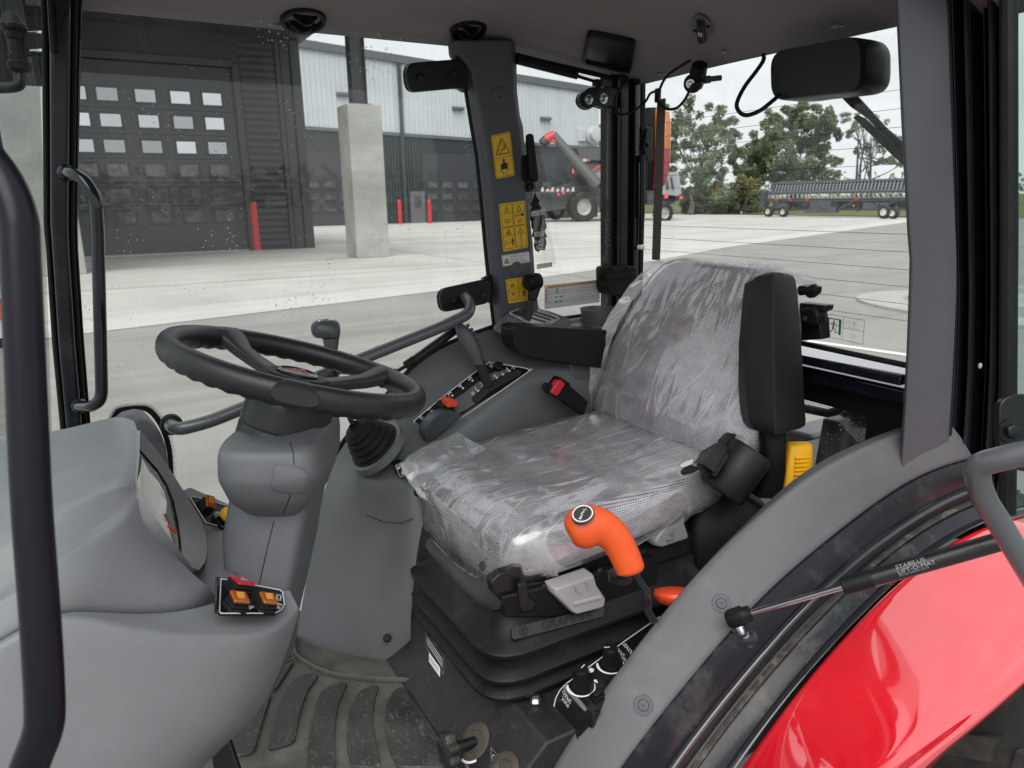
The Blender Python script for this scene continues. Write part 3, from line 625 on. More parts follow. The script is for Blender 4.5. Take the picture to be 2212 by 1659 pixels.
def leaf_mesh(mb, c, r, n, size, rng):
    for _ in range(n):
        d = V((rng.gauss(0, 1), rng.gauss(0, 1), rng.gauss(0, 1))).normalized()*(r*rng.random()**.45); p = c+V((d.x, d.y, d.z*.95))
        a = V((rng.gauss(0, 1), rng.gauss(0, 1), rng.gauss(0, .7))).normalized(); b = a.cross(V((rng.random()-.5, rng.random()-.5, rng.random()-.5))).normalized()
        s = size*(.5+rng.random()); mb.add([p-a*s, p-b*s*.6, p+a*s, p+b*s*.6], [(0, 1, 2, 3)])
def tree(name, label, base, top_px, crown, d, seed, leaf=(0, 1), dens=1.0, trunks=1, size=.22, cat='tree', group='trees beyond the yard'):
    """crown: list of (u, v, radius in px) clumps at distance d"""
    rng = random.Random(seed); b = V(base); b.z = 0; t = thing(name, label, cat, b, group)
    mb = MB(); k = d/F0
    cl = [(at(u, v, d+rng.uniform(-2, 2)*1.2), r*k) for u, v, r in crown]
    for s in range(trunks):
        tp = at(top_px[0]+(s-(trunks-1)/2)*14, top_px[1], d); b0 = b+rb*((s-(trunks-1)/2)*.7)
        mid = b0.lerp(tp, .5)+V((rng.uniform(-.4, .4), 0, 0)); r0 = .20 if trunks > 1 else .34
        mb.tube(cr([b0, mid, tp], 5), [r0*(1-.75*i/10) for i in range(11)], 8)
        for c, r in cl:
            if rng.random() < (.9 if trunks == 1 else .55):
                s0 = b0.lerp(tp, rng.uniform(.35, .9)); m_ = s0.lerp(c, .5)+V((0, 0, -.3)); mb.tube(cr([s0, m_, c], 4), [.07-.007*i for i in range(9)], 5)
                for _ in range(3):
                    e = c+V((rng.uniform(-1, 1), rng.uniform(-1, 1), rng.uniform(-.5, 1)))*r; mb.tube([m_, m_.lerp(e, .5)+V((0, 0, .1)), e], [.03, .02, .008], 4)
    mb.build('trunk', BARK, t)
    mbs = [MB() for _ in leaf]
    for c, r in cl:
        for q in range(max(3, int(11*dens))):
            cc = c+V((rng.gauss(0, .75), rng.gauss(0, .75), rng.gauss(0, .7)))*r
            for mi_ in range(len(leaf)): leaf_mesh(mbs[mi_], cc, r*.50, int(60*dens*(r/1.2)**1.3)+10, size, rng)
    for mb, li in zip(mbs, leaf): 
        o = mb.build('crown', LF[li], t, smooth=False); o['kind'] = 'stuff'
R = random.Random(3)
tree('deciduous_tree', 'tall airy green tree just right of the orange and red tail lamp', onz(1512, 455, 0), (1520, 330), [(1420, 300, 24), (1450, 275, 24), (1480, 250, 26), (1510, 290, 26), (1535, 265, 22), (1568, 268, 20), (1590, 290, 18), (1475, 320, 26), (1545, 320, 26), (1515, 360, 26), (1580, 340, 18), (1455, 350, 18), (1430, 240, 12), (1500, 385, 22), (1550, 375, 20), (1530, 405, 22), (1415, 330, 14)], 66, 1, (0, 1), .9, 1, .13)
tree('deciduous_tree', 'broad dense green tree in the middle of the rear window', onz(1712, 452, 0), (1715, 320), [(1690, 255, 20), (1718, 242, 20), (1745, 250, 20), (1775, 265, 22), (1795, 285, 14), (1700, 285, 26), (1740, 290, 26), (1670, 300, 22), (1640, 315, 22), (1630, 345, 26), (1670, 345, 30), (1715, 340, 30), (1760, 325, 24), (1785, 345, 18), (1650, 380, 28), (1700, 380, 28), (1745, 375, 26), (1615, 375, 18), (1780, 382, 18)], 72, 2, (0, 1), 1.15, 1, .14)
tree('deciduous_tree', 'thin bare-limbed tree of several stems beside the white trimmed pillar', onz(1862, 452, 0), (1868, 300), [(1845, 255, 13), (1865, 270, 14), (1838, 285, 11), (1890, 285, 16), (1915, 300, 18), (1940, 310, 18), (1960, 295, 16), (1905, 340, 13), (1935, 345, 14), (1850, 330, 8), (1880, 320, 10), (1955, 350, 16), (1980, 330, 20)], 72, 3, (1, 2), .6, 3, .12)
tree('deciduous_tree', 'distant pale tree peeping past the end of the warehouse', onz(1308, 440, 0)*1.0 if False else at(1312, 430, 120), (1312, 330), [(1300, 312, 12), (1315, 300, 14), (1330, 310, 14), (1345, 318, 14), (1310, 330, 16), (1335, 335, 14)], 120, 4, (1, 2), .8, 1, .3)
for i, (u, v, r, lf, lab) in enumerate(((1492, 420, 18, (0, 1), 'dark bush under the airy tree'), (1568, 425, 22, (0, 1), 'round green bush between the two big trees'), (1605, 400, 16, (2, 3), 'olive brown bush behind the left end of the header'), (1548, 398, 7, (3,), 'small bright yellow shrub among the bushes'), (1622, 428, 20, (1, 2), 'pale green bush at the header end'), (1530, 435, 18, (1, 2), 'low pale bush behind the header cart'))):
    tree('bush', lab, at(u, 452, 63+i*.7), (u, v), [(u-r*.6, v+8, r*.7), (u+r*.5, v+6, r*.7), (u, v-r*.3, r*.7), (u, v+18, r)], 63+i*.7, 20+i, lf, 1.3, 1, .13, 'bush', 'bushes under the trees')
mb = MB(); rng = random.Random(9)
for k in range(180):
    x = -60+k*1.6; c = V((x, -100-rng.random()*8, 1.2+rng.random()*1.6)); leaf_mesh(mb, c, 2.1+rng.random()*1.3, 46, .42, rng)
for k in range(80):   # the hedge behind the photographer that the garage panes mirror
    c = V((-95-rng.random()*5, -70+k*2.0, 2.2+rng.random()*2)); leaf_mesh(mb, c, 3.2, 40, .7, rng)
obj(mb, 'tree_line', LF[1], 'far hedge and woodland edge closing off the fields', 'woodland', kind='stuff', smooth=False)
# =================================================================== TRACTOR CAB (x = to the tractor's right, -y = to its rear)
XR = 1.60                                     # right-hand wall of the cab
cab = thing('tractor_cab', 'dark framed tractor cab with a grey headliner, black pillars and a muddy floor', 'tractor cab', (1.15, -.6, .62))
def ss(t): t = max(0, min(1, t)); return t*t*(3-2*t)
# headliner, falling to its rim at the right side and the rear
def ceil(x, y):
    a = max(0, 1-(1.66-x)/.34); b = max(0, 1-(y+1.34)/.52)
    z = 2.045-.052*a*a-.098*b*b+.045*a*a*b*b-.02*(1-ss((x-.69)/.12))
    z += .012*math.exp(-((x-1.50)**2+(y+1.17)**2)/.02)*-.8
    z -= .008*math.exp(-((x-1.30)**2)/.004)*ss((y+1.0)/.2)
    return z
xs = [.66+.03*i for i in range(34)]; ys = [-1.345+.03*i for i in range(47)]
mb = MB(); rows = []
for y in ys:
    r = [V((min(x, 1.645), y, ceil(x, y))) for x in xs if x < 1.66]; r.append(V((1.665, y, ceil(1.66, y)+.03))); r.append(V((1.67, y, 2.08))); rows.append(r)
rows.insert(0, [V((p.x, -1.365, p.z+.025)) for p in rows[0]]); rows.insert(0, [V((p.x, -1.372, 2.08)) for p in rows[0]])
mb.grid(rows); hl = mb.build('headliner', LINER, cab, angle=60)
mb = MB(); mb.box2((.64, -1.46, 2.085), (1.72, .20, 2.17)); mb.build('roof', BLKG, cab, bevel=.03)
for u, v, r in ((1430, 160, .010), (1810, 57, .010), (1570, 112, .010), (1372, 168, .008), (600, 55, .008), (1105, 99, .008)):
    p = onz(u, v, 1.97)
    for _ in range(12): p = onz(u, v, .5*p.z+.5*ceil(p.x, p.y))
    mb = MB(); mb.lathe(p, (0, 0, -1), [(r*1.3, -.002), (r*1.25, .001), (r*.8, .0025), (r*.5, .001)], 18); mb.build('screw_plug', PLAS3, hl)
# louvred air vents
def liner_pt(u, v):
    p = onz(u, v, 1.99)
    for _ in range(12): p = onz(u, v, .5*p.z+.5*ceil(p.x, p.y))
    return p
def vent(u, v, r, tilt):
    p = liner_pt(u, v); ax = V(((ceil(p.x+.01, p.y)-ceil(p.x-.01, p.y))/.02-.10, (ceil(p.x, p.y+.01)-ceil(p.x, p.y-.01))/.02, -1)).normalized()
    mb = MB(); mb.lathe(p, ax, [(r*1.0, -.02), (r*1.0, .004), (r*.95, .010), (r*.80, .010), (r*.76, .004), (r*.74, -.02)], 32, cap=False); vt = mb.build('air_vent', BLK, cab)
    mb = MB(); mb.lathe(p, ax, [(r*.76, -.012), (.001, -.013)], 24); mb.build('vent_bowl', BLK, vt)
    e = ax.cross(V((0, 1, 0))).normalized(); b = ax.cross(e)
    for s in (-.28, .30):
        c = p+e*(r*s); hw = r*.62; poly = [c-b*hw-ax*.012, c+b*hw-ax*.012, c+b*hw*.9+ax*.004, c+b*hw*.35+ax*.020, c-b*hw*.1+ax*.024, c-b*hw*.5+ax*.018, c-b*hw*.9+ax*.003]
        mb = MB(); mb.prism([q-e*.003 for q in poly], e*.006); mb.build('vent_flap', BLK, vt, bevel=.0015)
vent(655, 40, .046, (-.34, .10)); vent(1011, 62, .042, (-.34, .08))
# rectangular cab light
c4 = [liner_pt(*p) for p in ((1270, 62), (1375, 84), (1364, 150), (1257, 128))]; ctr = sum(c4, V())/4; nn = (c4[1]-c4[0]).cross(c4[3]-c4[0]).normalized()
if nn.z > 0: nn = -nn
dm = thing('cab_light', 'black rectangular cab light set in the headliner above the rear pillar', 'cab light', ctr)
mb = MB(); o_ = fillet(c4, .018, 5); i_ = [ctr+(p-ctr)*.86 for p in o_]
mb.loft([[p+nn*-.01 for p in o_], [p+nn*.010 for p in o_], [ctr+(p-ctr)*.97+nn*.014 for p in o_], [p+nn*.014 for p in i_], [p+nn*.006 for p in i_]], True, False); mb.build('bezel', BLK, dm)
mb = MB(); mb.prism([p+nn*.004 for p in i_], nn*.004); mb.build('lens', M('dark_lens', (.010, .010, .012), .35), dm)
# rocker switch plate on the headliner
q4 = [liner_pt(*p) for p in ((1496, 32), (1534, 36), (1536, 82), (1501, 78))]; ctr = sum(q4, V())/4; ex_ = (q4[1]-q4[0]).normalized(); ey_ = (q4[3]-q4[0]).normalized(); nn = ex_.cross(ey_).normalized(); nn = -nn if nn.z > 0 else nn
sw = thing('roof_switch', 'small black rocker switch on an oval plate in the headliner', 'switch', ctr)
mb = MB(); mb.prism(fillet([liner_pt(*p)+nn*.002 for p in ((1499, 35), (1507, 26), (1520, 29), (1536, 44), (1537, 68), (1528, 84), (1516, 82), (1497, 60))], .01, 3), nn*.004); mb.build('plate', PLAS2, sw, bevel=.001)
Q = Quad(liner_pt(1506, 35), liner_pt(1524, 38), liner_pt(1527, 78), liner_pt(1509, 75))
mb = MB(); mb.hull([Q.P(a, b, .006) for a, b in ((0, 0), (1, 0), (1, 1), (0, 1))], [Q.P(a, b, h) for a, b, h in ((.1, .05, .014), (.9, .05, .014), (.9, .95, .020), (.1, .95, .020))]); rk = mb.build('rocker', BLK, sw, bevel=.0015)
mb = MB(); Q2 = Quad(Q.P(.1, .05, .0145), Q.P(.9, .05, .0145), Q.P(.9, .95, .0205), Q.P(.1, .95, .0205)); Q2.line(mb, Q2.rrect(.3, .38, .7, .56, .05), .03, .0006, True); mb.build('icon', WPR, rk)
for a, b in ((-.25, .62), (1.35, .28)): mb = MB(); mb.lathe(Q.P(a, b, .005), nn, [(.005, 0), (.0048, .003), (.002, .003)], 12); mb.build('screw', BLK, sw)

# ------------------------------------------------------------------ front right pillar
def strip(pxs, x0, x1, mb):
    """a post between picture edges pxs [(uL,uR,v)...] at planes x0 (near) and x1"""
    return mb.loft([[onx(uL, v, x0), onx(uR, v, x0), onx(uR, v, x0)+V((x1-x0, 0, 0)), onx(uL, v, x0)+V((x1-x0, 0, 0))] for uL, uR, v in pxs])
def lerp_strip(a, b, rows): return [(l+(r-l)*a, l+(r-l)*b, v) for l, r, v in rows]
AP = [(86, 182, -40), (89, 177, 20), (92, 172, 260), (94, 168, 486), (99, 169, 540), (112, 182, 740), (130, 197, 930), (134, 201, 990)]
ap_ = thing('front_pillar', 'black glossy right front pillar of the cab with a grab handle', 'cab pillar', onx(150, 900, 1.58))
mb = MB(); strip(lerp_strip(.20, .72, AP), 1.555, 1.64, mb); mb.build('post', BLKF, ap_, smooth=False, bevel=.006)
mb = MB(); strip(lerp_strip(.0, .985, AP), 1.60, 1.65, mb); mb.build('post_core', BLKS, ap_, smooth=False, bevel=.002)
mb = MB(); strip(lerp_strip(0, .17, AP), 1.575, 1.63, mb); mb.build('windscreen_seal', RUB, ap_, smooth=False, bevel=.004)
mb = MB(); strip(lerp_strip(.75, .90, AP), 1.57, 1.63, mb); mb.build('door_seal', RUB, ap_, smooth=False, bevel=.004)
mb = MB(); strip(lerp_strip(.92, 1.0, AP), 1.585, 1.62, mb); mb.build('door_edge', BLKG, ap_, smooth=False, bevel=.002)
mb = MB(); mb.tube([onx(110, 0, 1.55), onx(113, 60, 1.55), onx(117, 112, 1.55)], .006, 8); mb.build('cable_conduit', BLK, ap_)
mb = MB(); mb.prism([onx(u, v, 1.552) for u, v in ((139, 25), (147, 26), (145, 90), (137, 93), (132, 65))], (.01, 0, 0)); mb.build('striker_plate', BLKS, ap_, bevel=.002)
gh = [onx(140, 372, 1.555), onx(152, 372, 1.50), onx(185, 390, 1.47), onx(207, 430, 1.46), onx(211, 490, 1.46), onx(220, 850, 1.46), onx(214, 868, 1.46), onx(198, 878, 1.47), onx(170, 878, 1.53), onx(168, 876, 1.56)]
mb = MB(); mb.tube(fpath(gh, .05, 6), .0105, 14); mb.build('grab_handle', BLKG, ap_)
for u, v in ((142, 373), (172, 877)): mb = MB(); mb.ball(onx(u, v, 1.55), .015, 12, 8); mb.build('weld', BLKG, ap_)

# ------------------------------------------------------------------ windscreen (seen at the far left) and mirror arm outside it
mb = MB(); a = onx(96, -60, 1.60); b = onx(130, 960, 1.60)
mb.grid([[V((1.60, a.y+.01, 2.06)), V((1.35, a.y+.07, 2.06)), V((1.0, a.y+.09, 2.06)), V((.62, a.y+.06, 2.06))], [V((1.60, b.y+.01, 1.22)), V((1.35, b.y+.07, 1.22)), V((1.0, b.y+.09, 1.22)), V((.62, b.y+.06, 1.22))]])
tag(mb.build('windscreen', G_FRONT, None, angle=60), 'tinted front windscreen pane left of the black front pillar', 'windscreen')
ma = thing('mirror_arm', 'black exterior mirror arm with a knuckle joint beyond the windscreen', 'mirror arm', at(45, 200, 1.75))
d = 1.75
mb = MB(); mb.tube(fpath([at(-60, 192, d), at(20, 190, d), at(44, 186, d), at(45, 140, d)], .02, 6), .0125, 12); mb.build('arm_tube', BLKS, ma)
mb = MB(); mb.lathe(at(44, 150, d), (0, 0, 1), [(.018, -.008), (.026, 0), (.027, .015), (.021, .02), (.021, .035), (.016, .036), (.016, .066), (.020, .07), (.021, .085), (.029, .09), (.030, .098), (.023, .108), (.018, .12), (.008, .128)], 20); mb.build('knuckle', BLK, ma)
mb = MB(); mb.box(at(66, 96, d), (.012, .05, .055)); mb.build('clamp', BLK, ma, bevel=.003)
mb = MB(); mb.tube([at(50, 72, d), at(95, 70, d)], .004, 6); mb.tube([at(50, 110, d), at(95, 108, d)], .004, 6); mb.build('clamp_bolt', STEEL, ma)

# ------------------------------------------------------------------ middle pillar with its grey trim and warning stickers
mp_ = thing('middle_pillar', 'grey trimmed pillar with yellow warning stickers between the door and the side window', 'cab pillar', onx(1110, 690, 1.58))
PB = [(970, 995, 1103, 1112, 86), (973, 998, 1105, 1116, 118), (984, 1004, 1106, 1117, 130), (1003, 1018, 1107, 1117, 150), (1012, 1030, 1109, 1118, 200), (1020, 1042, 1116, 1124, 250), (1024, 1046, 1122, 1131, 275), (1034, 1055, 1128, 1135, 332), (1044, 1066, 1134, 1141, 430), (1053, 1074, 1144, 1152, 530), (1062, 1081, 1149, 1158, 620), (1072, 1088, 1158, 1170, 704), (1076, 1090, 1168, 1178, 735)]
XP = 1.56
rings = []
for a, b, c, e, v in PB:
    rings.append([onx(a, v, XP+.032), onx(b, v, XP), onx(c, v, XP), onx(e, v, XP+.03), onx(e, v, XP+.03)+V((.03, .01, 0)), onx(a, v, XP+.032)+V((.03, -.01, 0))])
mb = MB(); mb.loft(rings); mb.build('trim', TRIM, mp_, bevel=.005, seg=3, angle=25)
mb = MB(); mb.tube([onx(a-4, v, XP+.05) for a, b, c, e, v in PB[3:]]+[onx(1062, 760, XP+.05)], .0065, 8); mb.build('door_seal', RUB, mp_)
for u, v, r in ((1079, 204, .014), (1116, 582, .016)):
    p = onx(u, v, XP-.0005); mb = MB(); mb.lathe(p, (-1, 0, 0), [(r*1.25, 0), (r*1.2, .0015), (r*.9, .003), (r*.62, .003), (r*.5, .0012), (.001, .001)], 22); mb.build('screw_plug', TRIM, mp_)
XS = XP-.0012
def sticker(name, c4, mat=STK, r=.05, border=True, bcol=INK, bw=.012, ins=.03):
    Q = Quad(*[onx(u, v, XS) for u, v in c4])
    mb = MB(); mb.prism([Q.P(a, b, 0) for a, b in Q.rrect(0, 0, 1, 1, r)], Q.n*.0006); o = mb.build(name, mat, mp_, smooth=False); Q.mb = MB(); Q.o = o
    return Q
def tri(Q, mb, a, b, r, w): 
    k = Q.w/Q.h; pts = [V((a*k, b-r, 0)), V((a*k+r*.95, b+r*.72, 0)), V((a*k-r*.95, b+r*.72, 0))]
    Q.line(mb, [(p.x/k, p.y) for p in fillet(pts, r*.22, 3)], w, .0010, True)
def bang(Q, mb, a, b, r): 
    k = Q.w/Q.h; Q.poly(mb, [(a-.07*r/k, b-.45*r), (a+.07*r/k, b-.45*r), (a+.04*r/k, b+.25*r), (a-.04*r/k, b+.25*r)], .001); Q.poly(mb, Q.circ(a, b+.45*r, .075*r, 8), .001)
def book(Q, mb, a, b, s):
    k = Q.w/Q.h
    for q in (-1, 1): Q.line(mb, [(a, b-.25*s), (a+q*.45*s/k, b-.35*s), (a+q*.5*s/k, b+.3*s), (a, b+.4*s)], .009, .001, True)
    Q.line(mb, [(a-.55*s/k, b-.2*s), (a-.62*s/k, b+.45*s), (a+.62*s/k, b+.45*s), (a+.55*s/k, b-.2*s)], .009, .001)
def man(Q, mb, a, b, s):
    k = Q.w/Q.h; Q.poly(mb, Q.circ(a, b-.42*s, .10*s, 10), .001)
    for pts, w in (([(a, b-.3*s), (a, b+.1*s)], .20*s), ([(a-.07*s/k, b+.1*s), (a-.07*s/k, b+.5*s)], .09*s), ([(a+.07*s/k, b+.1*s), (a+.07*s/k, b+.5*s)], .09*s), ([(a-.16*s/k, b-.26*s), (a-.18*s/k, b+.12*s)], .06*s), ([(a+.16*s/k, b-.26*s), (a+.18*s/k, b+.12*s)], .06*s)): Q.line(mb, pts, w, .001)
def zig(Q, mb, a, b, s, seed, w=.008):
    rr = random.Random(seed); k = Q.w/Q.h
    for _ in range(4): Q.line(mb, [(a+rr.uniform(-.5, .5)*s/k, b+rr.uniform(-.4, .4)*s) for _ in range(4)], w, .001)
# tip-over and seat-belt sticker
Q = sticker('warning_sticker', ((1060, 293), (1102, 284), (1112, 379), (1071, 387)), r=.06); mb = MB()
Q.line(mb, Q.rrect(.04, .025, .96, .975, .05), .009, .001, True); Q.line(mb, [(.04, .535), (.96, .535)], .009, .001); tri(Q, mb, .5, .31, .21, .018)
k = Q.w/Q.h
Q.line(mb, [(.28, .45), (.72, .30)], .010, .001)
for a, b, w, h in ((.44, .30, .10, .09), (.56, .29, .07, .06), (.40, .20, .06, .03)): Q.line(mb, [(a, b), (a+w/k, b-.05), (a+w/k+.03, b+h-.05), (a+.03, b+h)], .007, .001, True)
for a, b, r in ((.36, .38, .045), (.60, .33, .03), (.44, .24, .03)): Q.line(mb, Q.circ(a, b, r, 10), .007, .001, True)
Q.poly(mb, Q.circ(.5, .605, .032, 12), .001); Q.poly(mb, [(.47, .62), (.53, .62), (.53, .655), (.64, .68), (.68, .70), (.68, .80), (.32, .80), (.32, .70), (.36, .68), (.47, .655)], .001)
Q.line(mb, [(.22, .86), (.34, .815), (.5, .80), (.66, .815), (.78, .86)], .012, .001); Q.line(mb, [(.34, .83), (.46, .93)], .014, .001); Q.line(mb, [(.66, .83), (.56, .93)], .014, .001)
Q.text(mb, '1672-696-002-1', .64, .955, .028); mb.build('print', INK, Q.o, smooth=False)
# eight-field sticker
Q = sticker('warning_sticker', ((1077, 441), (1134, 433), (1141, 534), (1087, 544)), r=.04); mb = MB()
for i, a in enumerate((.05, .52)):
    for b0, b1 in ((.04, .49), (.51, .955)): Q.line(mb, Q.rrect(a, b0, a+.43, b1, .02), .009, .001, True); Q.line(mb, [(a, b0+.17), (a+.43, b0+.17)], .009, .001)
for a, b in ((.265, .135), (.735, .135), (.735, .605), (.265, .605)): tri(Q, mb, a, b, .062, .012)
for a, b in ((.265, .14), (.735, .14), (.735, .61)): bang(Q, mb, a, b, .06)
zig(Q, mb, .265, .615, .06, 4); book(Q, mb, .265, .36, .10); book(Q, mb, .735, .40, .08)
Q.line(mb, Q.circ(.62, .285, .028, 10), .010, .001, True); Q.line(mb, [(.66, .285), (.84, .285)], .014, .001); Q.poly(mb, Q.circ(.86, .285, .035, 10), .001); Q.line(mb, [(.68, .235), (.80, .235)], .010, .001)
Q.line(mb, [(.10, .77), (.16, .77), (.16, .88), (.10, .88)], .009, .001, True); Q.line(mb, [(.20, .825), (.33, .825)], .010, .001); man(Q, mb, .40, .82, .16)
for b, sd in ((.73, 1), (.79, 2), (.85, 3), (.91, 4)): zig(Q, mb, .74, b, .05, sd, .007)
for b, tx in ((.79, '1.'), (.85, '2.'), (.91, '3.')): Q.text(mb, tx, .60, b, .035)
Q.text(mb, '3717800-M91', .74, .972, .022); mb.build('print', INK, Q.o, smooth=False)
# white cancer warning
Q = sticker('warning_label', ((1083, 552), (1143, 543), (1145, 566), (1086, 576)), WST, r=.10); mb = MB()
Q.line(mb, Q.rrect(.015, .05, .985, .95, .09), .025, .001, True)
for b, tx in ((.25, 'WARNING : Cancer and'), (.50, 'Reproductive Harm -'), (.73, 'www.P65Warnings.ca.gov')): Q.text(mb, tx, .29, b, .235, align='LEFT', sx=.72)
Q.text(mb, '7377139-M1', .82, .88, .11); tri(Q, mb, .155, .56, .28, .05); bang(Q, mb, .155, .58, .27); mb.build('print', INK, Q.o, smooth=False)
mb = MB(); k = Q.w/Q.h; Q.poly(mb, [(.155, .30), (.155+.26/k, .76), (.155-.26/k, .76)], .0008); mb.build('triangle', INKO, Q.o, smooth=False)
# four-field sticker at the bottom
Q = sticker('warning_sticker', ((1092, 604), (1142, 597), (1146, 648), (1098, 656)), r=.05); mb = MB()
for a in (.06, .53): Q.line(mb, Q.rrect(a, .06, a+.41, .90, .03), .014, .001, True); Q.line(mb, [(a, .44), (a+.41, .44)], .014, .001); tri(Q, mb, a+.2, .27, .115, .02)
zig(Q, mb, .26, .28, .10, 5, .012); zig(Q, mb, .73, .29, .10, 6, .014); zig(Q, mb, .26, .63, .20, 7, .012); man(Q, mb, .73, .66, .30); Q.text(mb, "10' +", .27, .83, .09); Q.text(mb, '3717799-M1', .75, .955, .04); mb.build('print', INK, Q.o, smooth=False)
mb = MB(); 
for a in (.26, .73): k = Q.w/Q.h; Q.line(mb, [(a-.17, .50), (a+.16, .84)], .016, .0014); Q.line(mb, [(a+.17, .50), (a-.16, .82)], .016, .0014)
mb.build('cross', INKR, Q.o, smooth=False)

# ------------------------------------------------------------------ rear right pillar
RP = [(1322, 1396, 150), (1323, 1396, 172), (1323, 1395, 300), (1322, 1394, 450), (1322, 1391, 567), (1322, 1386, 700)]
rp = thing('rear_pillar', 'black grooved right rear pillar between the side window and the rear window', 'cab pillar', onx(1355, 640, 1.6))
for a, b, dx, m_, nm in ((0, .22, .02, BLKV, 'side_flange'), (.24, .50, 0, BLKF, 'post'), (.52, .64, .012, BLKV, 'seal'), (.66, .84, -.004, BLKG, 'post'), (.86, 1, .015, RUB, 'window_seal')):
    mb = MB(); strip(lerp_strip(a, b, RP), 1.585+dx, 1.66, mb); mb.build(nm, m_, rp, smooth=False, bevel=.004)
rst = thing('rear_window_strut', 'slim black gas strut with a pivot bracket along the rear pillar', 'gas strut', onx(1388, 560, 1.57))
mb = MB(); mb.prism(fillet([onx(u, v, 1.57) for u, v in ((1397, 277), (1403, 273), (1412, 280), (1410, 306), (1412, 334), (1411, 346), (1403, 350), (1397, 342), (1390, 317), (1394, 300))], .004, 3), (.014, 0, 0)); mb.build('pivot_bracket', BLKS, rst, bevel=.002)
mb = MB(); mb.hexnut(onx(1399, 313, 1.57), (-1, 0, 0), .006, .006); mb.build('pivot_nut', BLKS, rst)
mb = MB(); mb.cyl(onx(1388, 335, 1.572), onx(1387, 470, 1.572), .0075, 12); mb.build('cylinder', BLKS, rst)
mb = MB(); mb.cyl(onx(1387, 470, 1.572), onx(1386, 530, 1.572), .0042, 10); mb.build('rod', BLKS, rst)
mb = MB(); mb.box(onx(1382, 534, 1.572), (.014, .026, .014)); mb.build('end_fitting', STEEL, rst, bevel=.003)
tl_ = thing('tail_lamp', 'tall orange over red tail lamp outside the rear window by the pillar', 'tail lamp', at(1420, 412, 2.25))
for nm, m_, rows in (('housing', BLK, ((1390, 1413, 236, 2.27, .05), (1390, 1414, 300, 2.27, .05), (1388, 1412, 412, 2.27, .05))), ('amber_lens', M('tail_amber', (.78, .20, .01), .2, coat=.5), ((1410, 1436, 237.5, 2.25, .03), (1410, 1442, 246, 2.25, .05), (1410, 1444, 270, 2.25, .055), (1410, 1444, 324, 2.25, .055))), ('red_lens', M('tail_red', (.55, .01, .035), .2, coat=.5), ((1409, 1444, 325.5, 2.25, .055), (1408, 1441, 370, 2.25, .055), (1406, 1432, 400, 2.25, .05), (1404, 1424, 409, 2.25, .03)))):
    mb = MB(); mb.loft(pxloft(rows, 20, 5)); mb.build(nm, m_, tl_)
# side quarter glass, frit band, gutter shelf
qg = thing('side_window', 'fixed right quarter window between the stickered pillar and the rear pillar', 'side window', onx(1230, 690, 1.61))
mb = MB(); mb.quad(onx(1090, 90, 1.612), onx(1330, 150, 1.612), onx(1330, 700, 1.612), onx(1120, 720, 1.612)); mb.build('glass', G_SIDE, qg)
FRT = None
mb = MB(); mb.quad(onx(1108, 112, 1.609), onx(1330, 165, 1.609), onx(1330, 176, 1.609), onx(1108, 125, 1.609)); mb.build('frit_edge', BLK, qg, smooth=False)
mb = MB()
for i in range(60):
    for j in range(3):
        u = 1110+220*(i+.5*(j % 2))/60; v = 127.5+(u-1110)*.232+j*3.2; p = onx(u, v, 1.608); r = .0016-.0003*j
        mb.add([p+V((0, r*math.cos(k*1.047), r*math.sin(k*1.047))) for k in range(6)], [list(range(6))])
mb.build('frit_dots', BLK, qg, smooth=False)['kind'] = 'stuff'
mb = MB(); mb.hull([onx(u, v, 1.57) for u, v in ((1192, 697), (1330, 678), (1330, 690), (1192, 706))], [onx(u, v, 1.63) for u, v in ((1192, 697-8), (1330, 668), (1330, 690), (1192, 706))]); mb.build('sill', M('sill_grey', (.30, .31, .32), .3, coat=.3), qg, bevel=.003)
mb = MB(); mb.tube([onx(1185, 693, 1.60), onx(1300, 677, 1.60)], .007, 8); mb.build('lower_seal', RUB, qg)
# instruction plate on the glass
Q = Quad(*[onx(u, v, 1.604) for u, v in ((1176, 616), (1295, 604), (1295, 653), (1176, 668))]); mb = MB(); mb.prism([Q.P(a, b) for a, b in Q.rrect(0, 0, 1, 1, .05)], Q.n*.0008); ip = mb.build('instruction_plate', WST, qg, smooth=False)
mb = MB(); Q.poly(mb, [(.06, .055), (.985, .03), (.985, .10), (.06, .14)], .001); mb.build('heading_bar', INKO, ip, smooth=False)
mb = MB()
for b in (.15, .29, .40, .70, .80): Q.line(mb, [(.06, b), (.985, b-.02)], .010, .001)
for a in (.06, .32, .985): Q.line(mb, [(a, .09), (a, .81)], .010, .001)
Q.text(mb, 'ACTION REQUIRED', .66, .075, .06); Q.text(mb, 'DPF INDICATOR ON DASH', .19, .11, .05, sx=.8)
for b, tx in ((.20, 'Clogged DPF filter : Automatic Regeneration is required.'), (.255, 'No need to stop the tractor.'), (.315, 'DPF filter is in the process of regenerating.'), (.365, 'Solid lamp turns off when automatic regeneration is complete.'), (.43, 'Parked regeneration is required.'), (.485, '1. Stop the tractor and reduce engine throttle to idle position.'), (.54, '2. Apply parking brake and ensure that all levers are in Neutral.'), (.595, '3. Press and hold Parked Regeneration button on front console'), (.645, 'for 3 seconds. Engine RPM will automatically increase.'), (.735, 'DPF filter is in the process of parked regeneration.'), (.78, 'Solid lamp turns off when parked regeneration is complete.')): Q.text(mb, tx, .335, b, .058, align='LEFT', sx=.80)
for b, tx in ((.855, 'If audible alarm is heard with DPF indicator : perform parked regeneration immediately.'), (.905, 'Exhaust gasses are hot during filter regeneration : ensure tractor is not in a confined area.'), (.955, 'Reference tractor owners manual for proper regeneration procedures.')): Q.text(mb, tx, .02, b, .058, align='LEFT', sx=.86)
